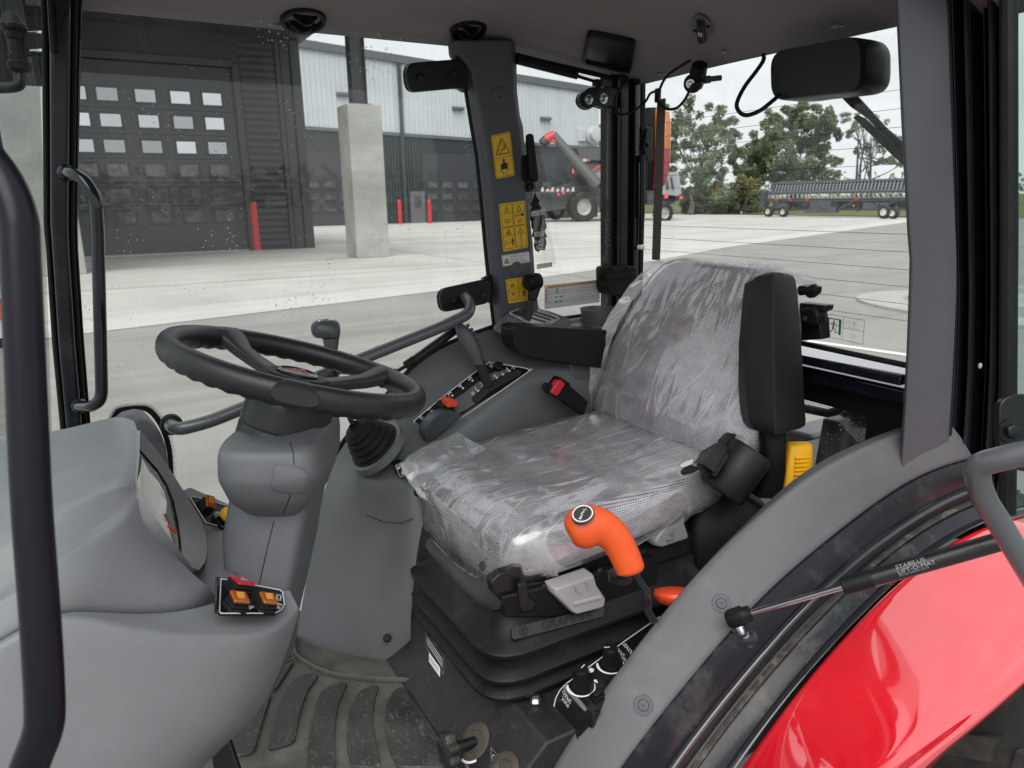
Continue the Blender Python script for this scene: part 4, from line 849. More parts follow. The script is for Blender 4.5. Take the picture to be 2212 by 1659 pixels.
for b, tx in ((.22, 'FLASHING'), (.345, 'SOLID'), (.55, 'FLASHING'), (.75, 'SOLID')):
    Q.text(mb, tx, .07, b, .055, align='LEFT', sx=.8)
    for a in ((.22,) if b < .5 else (.20, .28)): Q.poly(mb, Q.circ(a, b, .035, 8), .001); Q.line(mb, [(a-.03, b), (a+.035, b-.01)], .02, .001)
mb.build('print', INK, ip, smooth=False)
mb = MB(); Q.poly(mb, [(.02, .17), (.035, .17), (.035, .72), (.045, .72), (.027, .79), (.01, .72), (.02, .72)], .0012); mb.build('arrow', INKR, ip, smooth=False)
mb = MB(); Q3 = Quad(*[onx(u, v, 1.605) for u, v in ((1140, 650), (1168, 648), (1168, 690), (1140, 692))]); Q3.line(mb, [(.2, .15), (.35, .02), (.5, .15), (.35, .28)], .03, .0006, True); Q3.text(mb, '43R-01\n1M37', .35, .5, .16); Q3.line(mb, Q3.circ(.75, .4, .09, 12), .02, .0006, True); mb.build('glass_stamp', INK, qg, smooth=False)

# gas strut over the quarter window, its bracket, and the window latch
gs = thing('window_strut', 'thin black gas strut slung under the headliner across the quarter window', 'gas strut', onx(1200, 150, 1.56))
mb = MB(); mb.cyl(onx(1117, 131, 1.57), onx(1246, 164, 1.57), .0085, 14); mb.build('cylinder', BLKS, gs)
mb = MB(); mb.cyl(onx(1246, 164, 1.57), onx(1285, 176, 1.57), .0042, 10); mb.build('rod', BLKS, gs)
mb = MB(); mb.box(onx(1290, 179, 1.57), (.016, .022, .016)); mb.cyl(onx(1292, 184, 1.57), onx(1293, 196, 1.57), .006, 10); mb.build('end_fitting', BLK, gs, bevel=.003)
mb = MB(); mb.cyl(onx(1120, 118, 1.58), onx(1119, 133, 1.57), .006, 10); mb.build('end_fitting', BLK, gs)
out = [(1252, 214), (1256, 202), (1264, 196), (1272, 190), (1290, 187), (1302, 191), (1312, 197), (1320, 205), (1322, 218), (1316, 228), (1306, 233), (1296, 230), (1284, 229), (1276, 235), (1264, 233), (1255, 225)]
mb = MB(); mb.prism([p for p in cr([onx(u, v, 1.57) for u, v in out], 3, True)], (.012, 0, 0)); hb_ = mb.build('hinge', BLKS, qg, bevel=.002)
mb = MB(); mb.prism([p for p in cr([onx(u-4, v+2, 1.59) for u, v in out], 3, True)], (.012, 0, 0)); mb.build('rubber_pad', RUB, hb_, bevel=.002)
mb = MB(); mb.box(onx(1318, 210, 1.60), (.012, .05, .05)); mb.build('arm', BLKS, hb_, bevel=.003)
for u in (1271, 1303): mb = MB(); mb.hexnut(onx(u, 215-(u-1271)*.06, 1.57), (-1, 0, 0), .0085, .010); mb.build('nut', STEEL, hb_)
wl = thing('window_latch', 'black quarter window latch handle standing beside the stickered pillar', 'latch', onx(1145, 400, 1.56))
mb = MB(); mb.prism([p for p in fillet([onx(u, v, 1.53) for u, v in ((1141, 292), (1147, 287), (1154, 291), (1165, 386), (1162, 393), (1152, 392), (1146, 380))], .008, 3)], (.016, 0, 0)); mb.build('lever', BLK, wl, bevel=.004)
mb = MB(); mb.prism([p for p in fillet([onx(u, v, 1.555) for u, v in ((1128, 345), (1134, 334), (1146, 333), (1150, 350), (1152, 380), (1150, 388), (1132, 392), (1127, 380))], .008, 3)], (.03, 0, 0)); mb.build('body', BLK, wl, bevel=.003)
mb = MB(); mb.prism([p for p in fillet([onx(u, v, 1.57) for u, v in ((1133, 390), (1152, 385), (1156, 405), (1150, 414), (1140, 414), (1134, 404))], .008, 3)], (.02, 0, 0)); mb.build('foot', BLK, wl, bevel=.003)
for u, v in ((1140, 346), (1146, 403)): mb = MB(); mb.lathe(onx(u, v, 1.553), (-1, 0, 0), [(.0065, -.01), (.0065, .003), (.004, .005), (.003, .002)], 14); mb.build('screw', BLKS, wl)
# hanging air freshener
af = thing('air_freshener', 'black tree-shaped air freshener in a clear bag hanging from the window latch', 'air freshener', onx(1172, 570, 1.55))
XF = 1.552
mb = MB(); mb.tube([onx(1157, 392, XF), onx(1156, 412, XF), onx(1154, 425, XF)], .0007, 5); mb.build('cord', INK, af)
tp = [(1156, 414), (1159, 424), (1165, 433), (1166, 437), (1162, 438), (1168, 446), (1170, 451), (1166, 452), (1174, 462), (1180, 470), (1177, 473), (1181, 490), (1177, 500), (1182, 512), (1176, 515), (1177, 531), (1158, 533), (1153, 512), (1149, 511), (1152, 498), (1148, 490), (1148, 478), (1145, 474), (1150, 463), (1145, 456), (1150, 448), (1146, 441), (1151, 433)]
mb = MB(); mb.prism([onx(u, v, XF) for u, v in tp], (.0015, 0, 0)); tr_ = mb.build('card_tree', BLK, af, smooth=False)
Q = Quad(onx(1147, 458, XF-.001), onx(1171, 454, XF-.001), onx(1173, 463, XF-.001), onx(1149, 468, XF-.001)); mb = MB(); Q.poly(mb, [(0, 0), (1, 0), (1, 1), (0, 1)], .0002); lb = mb.build('name_band', M('beige_print', (.55, .45, .37), .5), tr_, smooth=False); mb = MB(); Q.text(mb, 'Little Trees', .5, .5, .80, sx=.62); mb.build('lettering', INK, tr_, smooth=False)
Q = Quad(onx(1153, 502, XF-.001), onx(1175, 499, XF-.001), onx(1176, 510, XF-.001), onx(1154, 513, XF-.001)); mb = MB(); Q.poly(mb, [(0, 0), (1, 0), (1, .85), (0, .85)], .0002); mb.build('name_band', M('beige_print_b', (.50, .42, .36), .5), tr_, smooth=False); mb = MB(); Q.text(mb, 'Black Ice', .5, .42, .60, sx=.75); mb.build('lettering', INK, tr_, smooth=False)
Q = Quad(onx(1153, 514, XF-.002), onx(1180, 510, XF-.002), onx(1181, 543, XF-.002), onx(1155, 547, XF-.002)); mb = MB(); Q.poly(mb, [(.1, .05), (.6, .0), (.95, .15), (1.0, .45), (.85, .9), (.5, .85), (.3, .98), (.05, .8), (-.05, .45)], .0003); bd = mb.build('badge', INK, tr_, smooth=False)
mb = MB(); Q.text(mb, 'BLACK', .42, .28, .30, sx=.80); Q.text(mb, 'iCE', .46, .64, .48, sx=.9); mb.build('lettering', WPR, tr_, smooth=False)
BAG = glass('bag_film', dirt=.8, streak=.22, specks=.15, gl=2.2)
mb = MB(); rows = []
for j in range(9):
    v = 455+j*15; rows.append([onx(1150+j*.9+(1178+j*2.2-1150)*i/6, v-i*.9, XF-.004-.004*math.sin(i*1.1+j*.8)) for i in range(7)])
mb.grid(rows); mb.build('clear_bag', BAG, af)
Q = Quad(onx(1159, 571, XF), onx(1193, 566, XF), onx(1193, 576, XF), onx(1160, 582, XF)); mb = MB(); Q.poly(mb, [(0, 0), (1, 0), (1, 1), (0, 1)], .0); mb.build('bag_seam', M('bag_seam_film', (.6, .58, .5), .3), af, smooth=False)
# =================================================================== RIGHT DOOR (closed, far side)
rd = thing('right_door', 'full glass right door with a long bent grey handrail across it', 'cab door', onx(700, 900, 1.6))
mb = MB(); gl = [onx(u, v, 1.62) for u, v in ((165, 10), (1000, 70), (1075, 725), (1000, 745), (880, 830), (740, 985), (660, 1230), (632, 1420), (560, 1420), (120, 1420), (120, 960))]
mb.add(gl, [list(range(len(gl)))]); mb.build('glass', G_DOOR, rd)
# frit border round the low front corner of the pane
cor = cr([onx(u, v, 1.618) for u, v in ((238, 905), (252, 884), (282, 877), (318, 878), (342, 897), (360, 930), (372, 975), (376, 1040))], 5)
mb = MB(); inn = cr([onx(u, v, 1.618) for u, v in ((250, 900), (262, 892), (284, 886), (312, 888), (333, 906), (350, 938), (361, 980), (365, 1040))], 5)
mb.grid([cor, inn]); mb.build('frit_edge', BLK, rd, smooth=False)
mb = MB()
for i in range(len(cor)*2-2):
    for j in range(3):
        k = i/2+(.25 if j % 2 else 0); a = cor[int(k)].lerp(cor[min(len(cor)-1, int(k)+1)], k-int(k)); b = inn[int(k)]; p = a+(a-b).normalized()*(.0015+.0024*j)+V((-.001, 0, 0)); r = .0012-.0003*j
        mb.add([p+V((0, r*math.cos(q*1.047), r*math.sin(q*1.047))) for q in range(6)], [list(range(6))])
mb.build('frit_dots', BLK, rd, smooth=False)['kind'] = 'stuff'
def bracket(pts, x, th, bolts, name='hinge_plate'):
    mb = MB(); mb.prism(fillet([onx(u, v, x) for u, v in pts], .025, 6), (th, 0, 0)); o = mb.build(name, BLKS, rd, bevel=.003)
    mb = MB(); mb.prism(fillet([onx(u-5, v+1, x+th+.012) for u, v in pts], .025, 6), (.01, 0, 0)); mb.build('rubber_pad', RUB, o, bevel=.002)
    for u, v in bolts: mb = MB(); mb.hexnut(onx(u, v, x), (-1, 0, 0), .0075, .007); mb.build('bolt', BLKS, o)
bracket(((876, 136), (1004, 126), (1012, 196), (990, 190), (882, 200)), 1.565, .012, ((908, 167), (980, 158)))
bracket(((949, 625), (1050, 603), (1063, 612), (1062, 654), (955, 676)), 1.565, .012, ((980, 651), (1042, 637)))
mb = MB(); mb.prism([onx(u, v, 1.575) for u, v in ((985, 118), (1003, 116), (1014, 196), (1006, 199), (993, 192))], (.02, 0, 0)); mb.build('hinge_knuckle', BLK, rd, bevel=.004)
mb = MB(); mb.prism([onx(u, v, 1.585) for u, v in ((1045, 602), (1063, 592), (1066, 660), (1060, 655))], (.02, 0, 0)); mb.build('hinge_knuckle', BLK, rd, bevel=.004)
hp = [onx(371, 917, 1.60), onx(369, 919, 1.55), onx(385, 928, 1.515), onx(450, 912, 1.505), onx(560, 868, 1.50), onx(750, 788, 1.50), onx(960, 704, 1.50), onx(1012, 678, 1.505), onx(1017, 658, 1.525), onx(1003, 640, 1.565)]
mb = MB(); mb.tube(fpath(hp, .06, 6), .0135, 18); mb.build('handrail', TUBE, rd)
mb = MB(); mb.lathe(onx(370, 916, 1.585), (-1, 0, 0), [(.021, -.005), (.022, .004), (.021, .012), (.015, .016)], 22); mb.build('rail_grommet', RUB, rd)
st = thing('door_strut', 'black gas strut behind the handrail of the right door', 'gas strut', onx(800, 820, 1.56))
mb = MB(); mb.cyl(onx(880, 789, 1.56), onx(985, 712, 1.56), .0105, 16); mb.build('cylinder', BLKS, st)
mb = MB(); mb.cyl(onx(876, 791, 1.56), onx(895, 778, 1.56), .0115, 16); mb.build('gland', BLK, st)
mb = MB(); mb.cyl(onx(852, 805, 1.56), onx(880, 789, 1.56), .0045, 10); mb.build('rod', BLKS, st)
mb = MB(); mb.ball(onx(853, 806, 1.565), .011, 12, 8); mb.build('ball_joint', BLK, st)
mb = MB(); mb.prism([onx(u, v, 1.57) for u, v in ((958, 716), (975, 700), (990, 692), (990, 702), (966, 720))], (.012, 0, 0)); mb.build('bracket', STEEL, st, bevel=.002)

# =================================================================== REAR WINDOW
YR = -1.335
rw = thing('rear_window', 'hinged rear window pane with thin heating wires and a green exit sticker', 'rear window', ony(1700, 780, YR))
mb = MB(); mb.quad(ony(1383, 100, YR), ony(1990, 10, YR), ony(1990, 800, YR), ony(1383, 660, YR)); mb.build('glass', G_REAR, rw)
for v in (193, 234, 274, 313, 354, 391.5, 430, 468, 506, 544, 582, 619, 656, 692):
    p = ony(1948, v, YR+.002); mb = MB(); mb.tube([V((p.x-.02, YR+.0015, p.z)), V((onx(1400, 400, 1.6).x, YR+.0015, p.z))], .00042, 4); mb.build('heating_wire', INK, rw)
mb = MB(); mb.box2(ony(1424, 215, YR+.02)+V((.0035, 0, 0)), ony(1424, 562, YR+.02)+V((-.0035, .004, 0))); mb.build('bus_bar', M('bus_bar_brown', (.045, .028, .02), .5), rw, smooth=False)
mb = MB(); mb.box(ony(1421, 206, YR+.02), (.018, .008, .034)); mb.build('bus_clip', BLK, rw, bevel=.002)
# exit sticker
Q = Quad(*[ony(u, v, YR+.001) for u, v in ((1780, 677), (1868, 692), (1864, 744), (1778, 725))])
mb = MB(); Q.line(mb, Q.rrect(.0, .0, 1, 1, .04), .018, .0004, True); Q.line(mb, [(.5, 0), (.49, 1)], .016, .0004); Q.line(mb, [(.5, .48), (1, .48)], .016, .0004)
k = Q.w/Q.h
Q.line(mb, [(.76, .12), (.90, .42), (.62, .42)], .018, .0005, True); Q.poly(mb, [(.755, .2), (.775, .2), (.768, .34), (.762, .34)], .0005); Q.poly(mb, Q.circ(.765, .375, .018, 8), .0005)
book(Q, mb, .755, .72, .22); Q.text(mb, '1672-690-001-1', .75, .965, .05)
for a0, a1 in ((.08, .15), (.39, .45)): Q.poly(mb, [(a0, .14), (a1, .14), (a1, .82), (a0, .82)], .0005)
Q.poly(mb, [(.08, .14), (.45, .14), (.45, .19), (.08, .19)], .0005)
Q.poly(mb, Q.circ(.27, .27, .045, 12), .0006); Q.line(mb, [(.26, .33), (.255, .53)], .085, .0006); Q.line(mb, [(.17, .42), (.21, .36), (.30, .36), (.335, .46), (.37, .44)], .04, .0006); Q.line(mb, [(.25, .52), (.31, .62), (.30, .74), (.37, .74)], .05, .0006); Q.line(mb, [(.25, .52), (.23, .68), (.18, .76)], .05, .0006)
mb.build('exit_sticker', GRN, rw, smooth=False)
# pane foot: seal and shining ledge, hinge latch at the bottom
mb = MB(); mb.tube([ony(1640, 722, YR+.01), ony(1966, 791, YR+.01)], .006, 8); mb.build('lower_seal', RUB, rw)
# hinge at the top (pivot with washer and sensor lead)
mb = MB(); mb.tube([ony(1512, 140, YR+.05), ony(1507, 165, YR+.04), ony(1500, 182, YR+.035)], [.018, .02, .021], 14); rh = mb.build('hinge', BLK, rw)
ax_ = (CAM-ony(1496, 182, YR+.05)).normalized()
mb = MB(); mb.lathe(ony(1497, 180, YR+.05), ax_, [(.021, -.02), (.022, 0), (.020, .006), (.008, .008)], 22); mb.build('pivot', BLK, rh)
mb = MB(); mb.hexnut(ony(1491, 181, YR+.065), ax_, .0068, .008); mb.build('nut', STEEL, rh)
ld = thing('sensor_lead', 'thin black lead looping from the rear pillar to a plug under the roof edge', 'cable', ony(1430, 200, YR+.06))
d = 1.70
mb = MB(); mb.tube(cr([at(1352, 178, 1.80), at(1335, 196, 1.79), at(1328, 222, 1.78), at(1335, 246, 1.77), at(1362, 243, 1.76), at(1392, 222, 1.75), at(1405, 202, 1.74), at(1422, 196, 1.72)], 6), .0030, 8); mb.tube(cr([at(1422, 206, 1.72), at(1423, 222, 1.71), at(1440, 235, 1.70), at(1462, 233, 1.69), at(1480, 214, 1.68), at(1495, 186, 1.67), at(1510, 178, 1.66), at(1524, 172, 1.65)], 6), .0032, 8); mb.tube(cr([at(1423, 215, 1.72), at(1424, 196, 1.71), at(1440, 165, 1.69), at(1470, 143, 1.67), at(1492, 130, 1.65)], 6), .0032, 8); mb.build('lead', BLK, ld)
mb = MB(); mb.tube([at(1522, 173, 1.65), at(1534, 171, 1.65)], .0085, 10); mb.tube([at(1533, 171, 1.65), at(1558, 168, 1.65)], .0062, 10); mb.build('plug', M('plug_grey', (.05, .052, .055), .3), ld)
# wiper motor cover with its harness, wiper outside the pane
wm = thing('wiper_motor', 'big black rounded wiper motor cover hanging at the top of the rear window', 'wiper motor', ony(1795, 143, YR+.05))
o4 = [ony(u, v, YR+.09) for u, v in ((1671, 122), (1700, 108), (1893, 70), (1919, 84), (1919, 176), (1900, 192), (1700, 216), (1672, 204))]
o4 = fillet([ony(u, v, YR+.09) for u, v in ((1669, 113), (1872, 74), (1872, 198), (1671, 220))], .035, 8)
cc = sum(o4, V())/len(o4); 
mb = MB(); mb.loft([[cc+(p-cc)*s+V((0, dy, 0)) for p in o4] for s, dy in ((.94, -.080), (.985, -.068), (1, -.045), (1.0, .0), (.985, .008), (.955, .012))], True, True); mb.build('cover', M('wiper_cover', (.012, .012, .015), .45, var=.1), wm)
mb = MB(); mb.tube(cr([at(1649, 116, 1.44), at(1649, 130, 1.44), at(1635, 152, 1.44), at(1608, 188, 1.44), at(1592, 222, 1.44), at(1596, 240, 1.44), at(1612, 249, 1.44), at(1640, 240, 1.43), at(1664, 222, 1.42), at(1684, 205, 1.42)], 6), .0042, 8); mb.build('harness', BLK, wm)
wp = thing('rear_wiper', 'black rear wiper arm and blade outside the rear window', 'wiper', ony(1890, 290, YR-.03))
mb = MB(); mb.prism([ony(u, v, YR-.03) for u, v in ((1806, 200), (1842, 198), (1880, 240), (1966, 335), (1966, 362), (1875, 258), (1835, 230))], (0, -.008, 0)); mb.build('arm', BLKS, wp, bevel=.002)
mb = MB(); mb.prism([ony(u, v, YR-.015) for u, v in ((1841, 254), (1850, 248), (1866, 256), (1975, 352), (1975, 380), (1920, 330))], (0, -.008, 0)); mb.build('blade', BLK, wp, bevel=.002)
mb = MB(); mb.prism([ony(u, v, YR-.028) for u, v in ((1905, 282), (1918, 280), (1962, 318), (1964, 330), (1930, 310))], (0, -.006, 0)); mb.build('link', BLKS, wp, bevel=.001)
# frame below the rear window, shining ledge, lower rear pane with frit dots
rb_ = thing('rear_bulkhead', 'black rear bulkhead below the rear window with a small lower pane', 'bulkhead', V((1.2, -1.36, .75)))
def zy(u, v, y): return ony(u, v, y)
a, b = ony(1743, 748, YR+.012), ony(1962, 795, YR+.012)
zc = lambda v: ony(1850, v, YR).z
mb = MB(); mb.box2((.768, YR-.03, ony(1850, 806, YR+.02).z), (1.62, YR+.045, ony(1850, 776, YR+.03).z-.012)); mb.build('window_rail', BLKG, rb_, bevel=.003)
mb = MB(); mb.grid([[V((.768, YR+.047, ony(1850, 792, YR+.047).z)), V((1.62, YR+.047, ony(1850, 792, YR+.047).z))], [V((.768, YR-.03, ony(1850, 770, YR-.03).z)), V((1.62, YR-.03, ony(1850, 770, YR-.03).z))]]); mb.build('ledge', M('ledge_gloss', (.30, .31, .33), .08, coat=1), rb_)
mb = MB(); mb.box2((.768, YR-.05, ony(1850, 845, YR).z), (1.62, YR+.02, ony(1850, 812, YR).z)); mb.build('lower_rail', BLKG, rb_, bevel=.006)
# lower bulkhead with an opening: four plates
PY = YR-.01
zT, zO1, zO0 = ony(1850, 845, PY).z, ony(1800, 880, PY).z, .80
xo0, xo1 = ony(1868, 950, PY).x, ony(1640, 900, PY).x
mb = MB(); mb.box2((.768, PY-.01, .55), (xo0, PY, zT)); mb.box2((xo0, PY-.01, zO1), (xo1, PY, zT)); mb.box2((xo1, PY-.01, .55), (1.62, PY, zT)); mb.box2((xo0, PY-.01, .55), (xo1, PY, zO0)); mb.build('panel', BLK, rb_, smooth=False)
mb = MB(); mb.quad(V((xo0, PY-.004, zO0)), V((xo1, PY-.004, zO0)), V((xo1, PY-.004, zO1)), V((xo0, PY-.004, zO1))); mb.build('lower_pane', G_SIDE, rb_)
mb = MB()
for i in range(46):
    for j in range(3):
        for p in (V((xo0+(xo1-xo0)*(i+.5*(j % 2))/46, PY+.001, zO1-.003-.005*j)),) + ((V((xo0+.003+.005*j, PY+.001, zO0+(zO1-zO0)*(i+.5*(j % 2))/30)),) if i < 30 else ()):
            mb.add([p+V((.0017*math.cos(q*1.047), 0, .0017*math.sin(q*1.047))) for q in range(6)], [list(range(6))])
mb.build('frit_dots', BLK, rb_, smooth=False)['kind'] = 'stuff'
# rear window latch bracket behind the raised armrest
lt = thing('rear_latch', 'black rear window latch bracket beside the raised armrest', 'latch', ony(1750, 690, YR+.06))
mb = MB(); mb.prism([ony(u, v, YR+.05) for u, v in ((1726, 654), (1783, 660), (1780, 672), (1768, 676), (1772, 700), (1775, 733), (1726, 736))], (0, -.03, 0)); mb.build('plate', BLKS, lt, bevel=.003)
mb = MB(); mb.prism(fillet([ony(u, v, YR+.065) for u, v in ((1722, 668), (1755, 663), (1768, 680), (1766, 700), (1752, 706), (1722, 702))], .015, 4), (0, -.03, 0)); mb.build('knob', BLK, lt, bevel=.006)
mb = MB(); mb.lathe(ony(1739, 688, YR+.066), (0, 1, 0), [(.006, 0), (.0055, .002), (.003, .002)], 14); mb.build('screw', STEEL, lt)
mb = MB(); mb.prism([ony(u, v, YR+.05) for u, v in ((1738, 640), (1752, 618), (1764, 620), (1762, 634), (1748, 645))], (0, -.02, 0)); mb.tube([ony(1726, 628, YR+.05), ony(1764, 624, YR+.04)], .011, 12); mb.build('striker', BLK, lt, bevel=.003)
# dark implement hitch and grey covers seen through the lower pane
hk = thing('rear_hitch_box', 'black metal hitch box and grey covers behind the lower rear pane', 'hitch', V((1.0, -1.6, .7)))
mb = MB(); mb.prism([ony(u, v, -1.46) for u, v in ((1776, 903), (1808, 910), (1852, 960), (1850, 1060), (1748, 1060))], (0, -.12, 0)); mb.build('bracket', BLKS, hk, bevel=.006)
mb = MB(); mb.prism([ony(u, v, -1.52) for u, v in ((1806, 896), (1822, 882), (1850, 880), (1868, 900), (1864, 940), (1820, 915))], (0, -.1, 0)); mb.build('cover', BLKT, hk, bevel=.012)
mb = MB(); mb.prism([ony(u, v, -1.6) for u, v in ((1660, 932), (1700, 926), (1752, 940), (1755, 952), (1660, 962))], (0, -.25, 0)); mb.build('grey_box', PADM, hk, bevel=.012)
mb = MB(); mb.tube([ony(1700, 875, -1.6), ony(1790, 893, -1.6), ony(1840, 880, -1.6)], .012, 10); mb.build('hose', BLK, hk)
mb = MB(); mb.box2((.5, -2.2, .35), (1.9, -1.5, .8)); mb.build('rear_housing', BLKD, hk, bevel=.03)

# =================================================================== LEFT REAR PILLAR
lp = thing('left_rear_pillar', 'grey trimmed left rear pillar with black door frame grooves beside it', 'cab pillar', V((.75, -1.25, .95)))
XT = .735
TL = [(1930, 2000, -40), (1934, 2006, 20), (1945, 2016, 260), (1958, 2027, 500), (1963, 2030, 560), (1961, 2030, 640), (1957, 2026, 750), (1951, 2021, 860), (1945, 2015, 960), (1940, 2011, 1008), (1942, 1996, 1020)]
mb = MB(); rings = []
for a, b, v in TL:
    p, q = onx(a, v, XT+.012), onx(b+4, v, XT-.004); m_ = onx(a+(b-a)*.10, v, XT)
    rings.append([p, m_, q, q+V((.0, -.05, 0)), p+V((0.0, -.05, 0))])
mb.loft(rings); mb.build('trim', TRIM, lp, bevel=.004, angle=25)
FR = [(2012, 2178, -60), (2014, 2178, 20), (2024, 2178, 260), (2031, 2178, 500), (2034, 2178, 640), (2030, 2176, 800), (2022, 2172, 920), (2012, 2168, 1010), (1996, 2158, 1075), (1965, 2140, 1125), (1925, 2115, 1165)]
def fstrip(a, b, x, m_, nm, bev=.004, dx=.03):
    mb = MB(); R_ = lerp_strip(a, b, FR); mb.loft([[onx(l, v, x), onx(r, v, x), onx(r, v, x)+V((dx, -1.8*dx, 0)), onx(l, v, x)+V((dx, -1.8*dx, 0))] for l, r, v in R_]); return mb.build(nm, m_, lp, bevel=bev, angle=25)
fstrip(0, .16, 0.745, BLKG, 'inner_flange'); fstrip(.165, .24, 0.735, RUB, 'inner_seal', .006); fstrip(.25, .40, 0.742, BLKG, 'frame_channel'); fstrip(.41, .47, 0.725, RUB, 'seal_lip', .006)
fstrip(.475, .66, 0.735, BLKG, 'frame_face'); fstrip(.67, .73, 0.72, BLKG, 'frame_lip'); fstrip(.735, .87, 0.7, RUB, 'door_seal', .02); fstrip(.88, .94, 0.69, BLKG, 'door_edge'); fstrip(.95, 1.0, 0.68, RUB, 'glass_seal')
fstrip(.03, 1.0, 0.765, BLKG, 'pillar_core', .002, .02)
for u, v in ((2156, 1330*.4),): pass
mb = MB(); mb.lathe(onx(2116, 790, .66), (-1, 0, 0), [(.005, 0), (.005, .002), (.002, .003)], 10); mb.build('plug', PADL, lp)

# =================================================================== LEFT FENDER: trim band, door sill, red mudguard
fe = thing('left_fender', 'left fender with grey inner trim, black door sill bands and a glossy red mudguard', 'fender', V((.7, -.9, .6)))
def rail(pts, n=40):
    P = cr(pts, 8); Ls = [0]
    for i in range(1, len(P)): Ls.append(Ls[-1]+(P[i]-P[i-1]).length)
    out = []
    for k in range(n+1):
        t = Ls[-1]*k/n; i = max(j for j in range(len(P)) if Ls[j] <= t+1e-9); i = min(i, len(P)-2)
        f = (t-Ls[i])/max(1e-9, Ls[i+1]-Ls[i]); out.append(P[i].lerp(P[i+1], f))
    for _ in range(14): out = [out[0]]+[(out[i-1]+out[i]*2+out[i+1])/4 for i in range(1, n)]+[out[-1]]
    return out
rA = rail([onx(u, v, .83-.075*ss((u-1560)/420)) for u, v in ((1120, 1790), (1193, 1659), (1248, 1560), (1337, 1451), (1405, 1352), (1456, 1297), (1512, 1229), (1590, 1150), (1651, 1107), (1688, 1073), (1746, 1018), (1798, 995), (1893, 955), (1960, 925), (2040, 900))])
rB = rail([onx(u, v, .745-.03*ss((u-1700)/420)) for u, v in ((1255, 1790), (1337, 1659), (1398, 1580), (1456, 1507), (1512, 1445), (1558, 1382), (1618, 1318), (1678, 1256), (1760, 1190), (1849, 1119), (1915, 1070), (1982, 1027), (2040, 1005), (2100, 990))])
rC = rail([onx(u, v, .665) for u, v in ((1500, 1800), (1593, 1659), (1650, 1578), (1712, 1495), (1765, 1436), (1818, 1376), (1876, 1316), (1934, 1259), (1985, 1215), (2037, 1174), (2126, 1130), (2190, 1110), (2260, 1095))])
rD = rail([onx(u, v, .465) for u, v in ((1820, 1800), (1982, 1659), (2044, 1618), (2105, 1577), (2160, 1530), (2212, 1485), (2260, 1440), (2310, 1395), (2360, 1345), (2410, 1290), (2450, 1230), (2480, 1170))])
def sweep(A, B, prof, name, mat, **k):
    """prof: (share across from A to B, height off the A-B chord)"""
    rows = []
    for i in range(len(A)):
        tg = (A[min(i+1, len(A)-1)]-A[max(0, i-1)]).normalized(); w = B[i]-A[i]; nn = w.cross(tg).normalized()
        if nn.dot(CAM-A[i]) < 0: nn = -nn
        rows.append([A[i]+w*s+nn*h for s, h in prof])
    mb = MB(); mb.grid(rows); return mb.build(name, mat, fe, **k)
sweep(rA, rB, [(-.02, -.035), (-.012, -.015), (-.004, -.004), (.02, 0), (.12, .002), (.5, .005), (.9, .003), (.975, .001), (1.0, -.004), (1.0, -.02)], 'inner_trim', M('fender_trim_plastic', (.098, .098, .107), .58, grain=.35, gscale=800, var=.05, dust=.18), angle=60)
sweep(rB, rC, [(-.005, -.02), (0, -.004), (.02, 0), (.36, 0), (.39, -.003)], 'sill_plate', BLKF, angle=40)
sweep(rB, rC, [(.39, -.006), (.395, .002), (.42, .007), (.45, .007), (.475, .002), (.48, -.006)], 'sill_seal', M('seal_gloss', (.02, .022, .027), .16, coat=.7), angle=60)
sweep(rB, rC, [(.475, -.010), (.60, -.014), (.62, -.012)], 'sill_gutter', BLKS, angle=40)
sweep(rB, rC, [(.615, -.014), (.625, -.006), (.65, -.001), (.675, -.006), (.685, -.014)], 'dusty_lip', M('dusty_seal', (.05, .045, .04), .7, var=.4, vscale=40, dust=.9, dustcol=(.32, .27, .21), dscale=30), angle=60)
sweep(rB, rC, [(.68, -.012), (.72, -.007), (.90, -.002), (.915, -.004)], 'outer_flange', BLKF, angle=40)
sweep(rB, rC, [(.91, -.006), (.925, .003), (.955, .006), (.98, .002), (.99, -.006)], 'edge_trim', M('edge_gloss', (.018, .019, .023), .15, coat=.7), angle=60)
sweep(rC[::5], rD[::5], [(-.01, -.03), (0, -.006), (.02, -.001), (.3, .010), (.6, .016), (.80, .015), (.86, .010), (.90, .004), (.925, .006), (.96, .009), (.985, .004), (.998, -.006), (1.0, -.02), (.98, -.05)], 'mudguard', RED, sub=3)
for u, v in ((1558, 1304), (1390, 1524)):
    p = onx(u, v, .80); i = min(range(len(rA)), key=lambda i: (rA[i].lerp(rB[i], .5)-p).length)
    tg = (rA[i+1]-rA[i-1]).normalized(); w = rB[i]-rA[i]; nn = w.cross(tg).normalized(); nn = nn if nn.dot(CAM-p) > 0 else -nn
    # put it on the band where the sight line meets the local chord plane
    p = onpl(u, v, rA[i]+nn*.0045, nn)
    mb = MB(); mb.lathe(p, nn, [(.0165, -.004), (.0165, .0012), (.0155, .002), (.0095, .002), (.009, .0012), (.0082, .0030), (.005, .0034), (.001, .0034)], 26); so_ = mb.build('screw', TRIM, fe)
    e = w.normalized(); f = nn.cross(e); mb = MB()
    for q in (e, f): mb.box(p+nn*.0035, (.006, .0012, .0006), (q, nn.cross(q), nn))
    mb.build('cross_slot', INK, so_, smooth=False)
wl_ = thing('rear_wheel', 'muddy rear tyre below the red mudguard at the corner of the picture', 'wheel', V((.35, -1.3, .0)))
wheel((.52, -1.86, .50), (-1, 0, 0), .50, .34, wl_, seg=40)
for c in wl_.children: c.data.materials[0] = RUBD
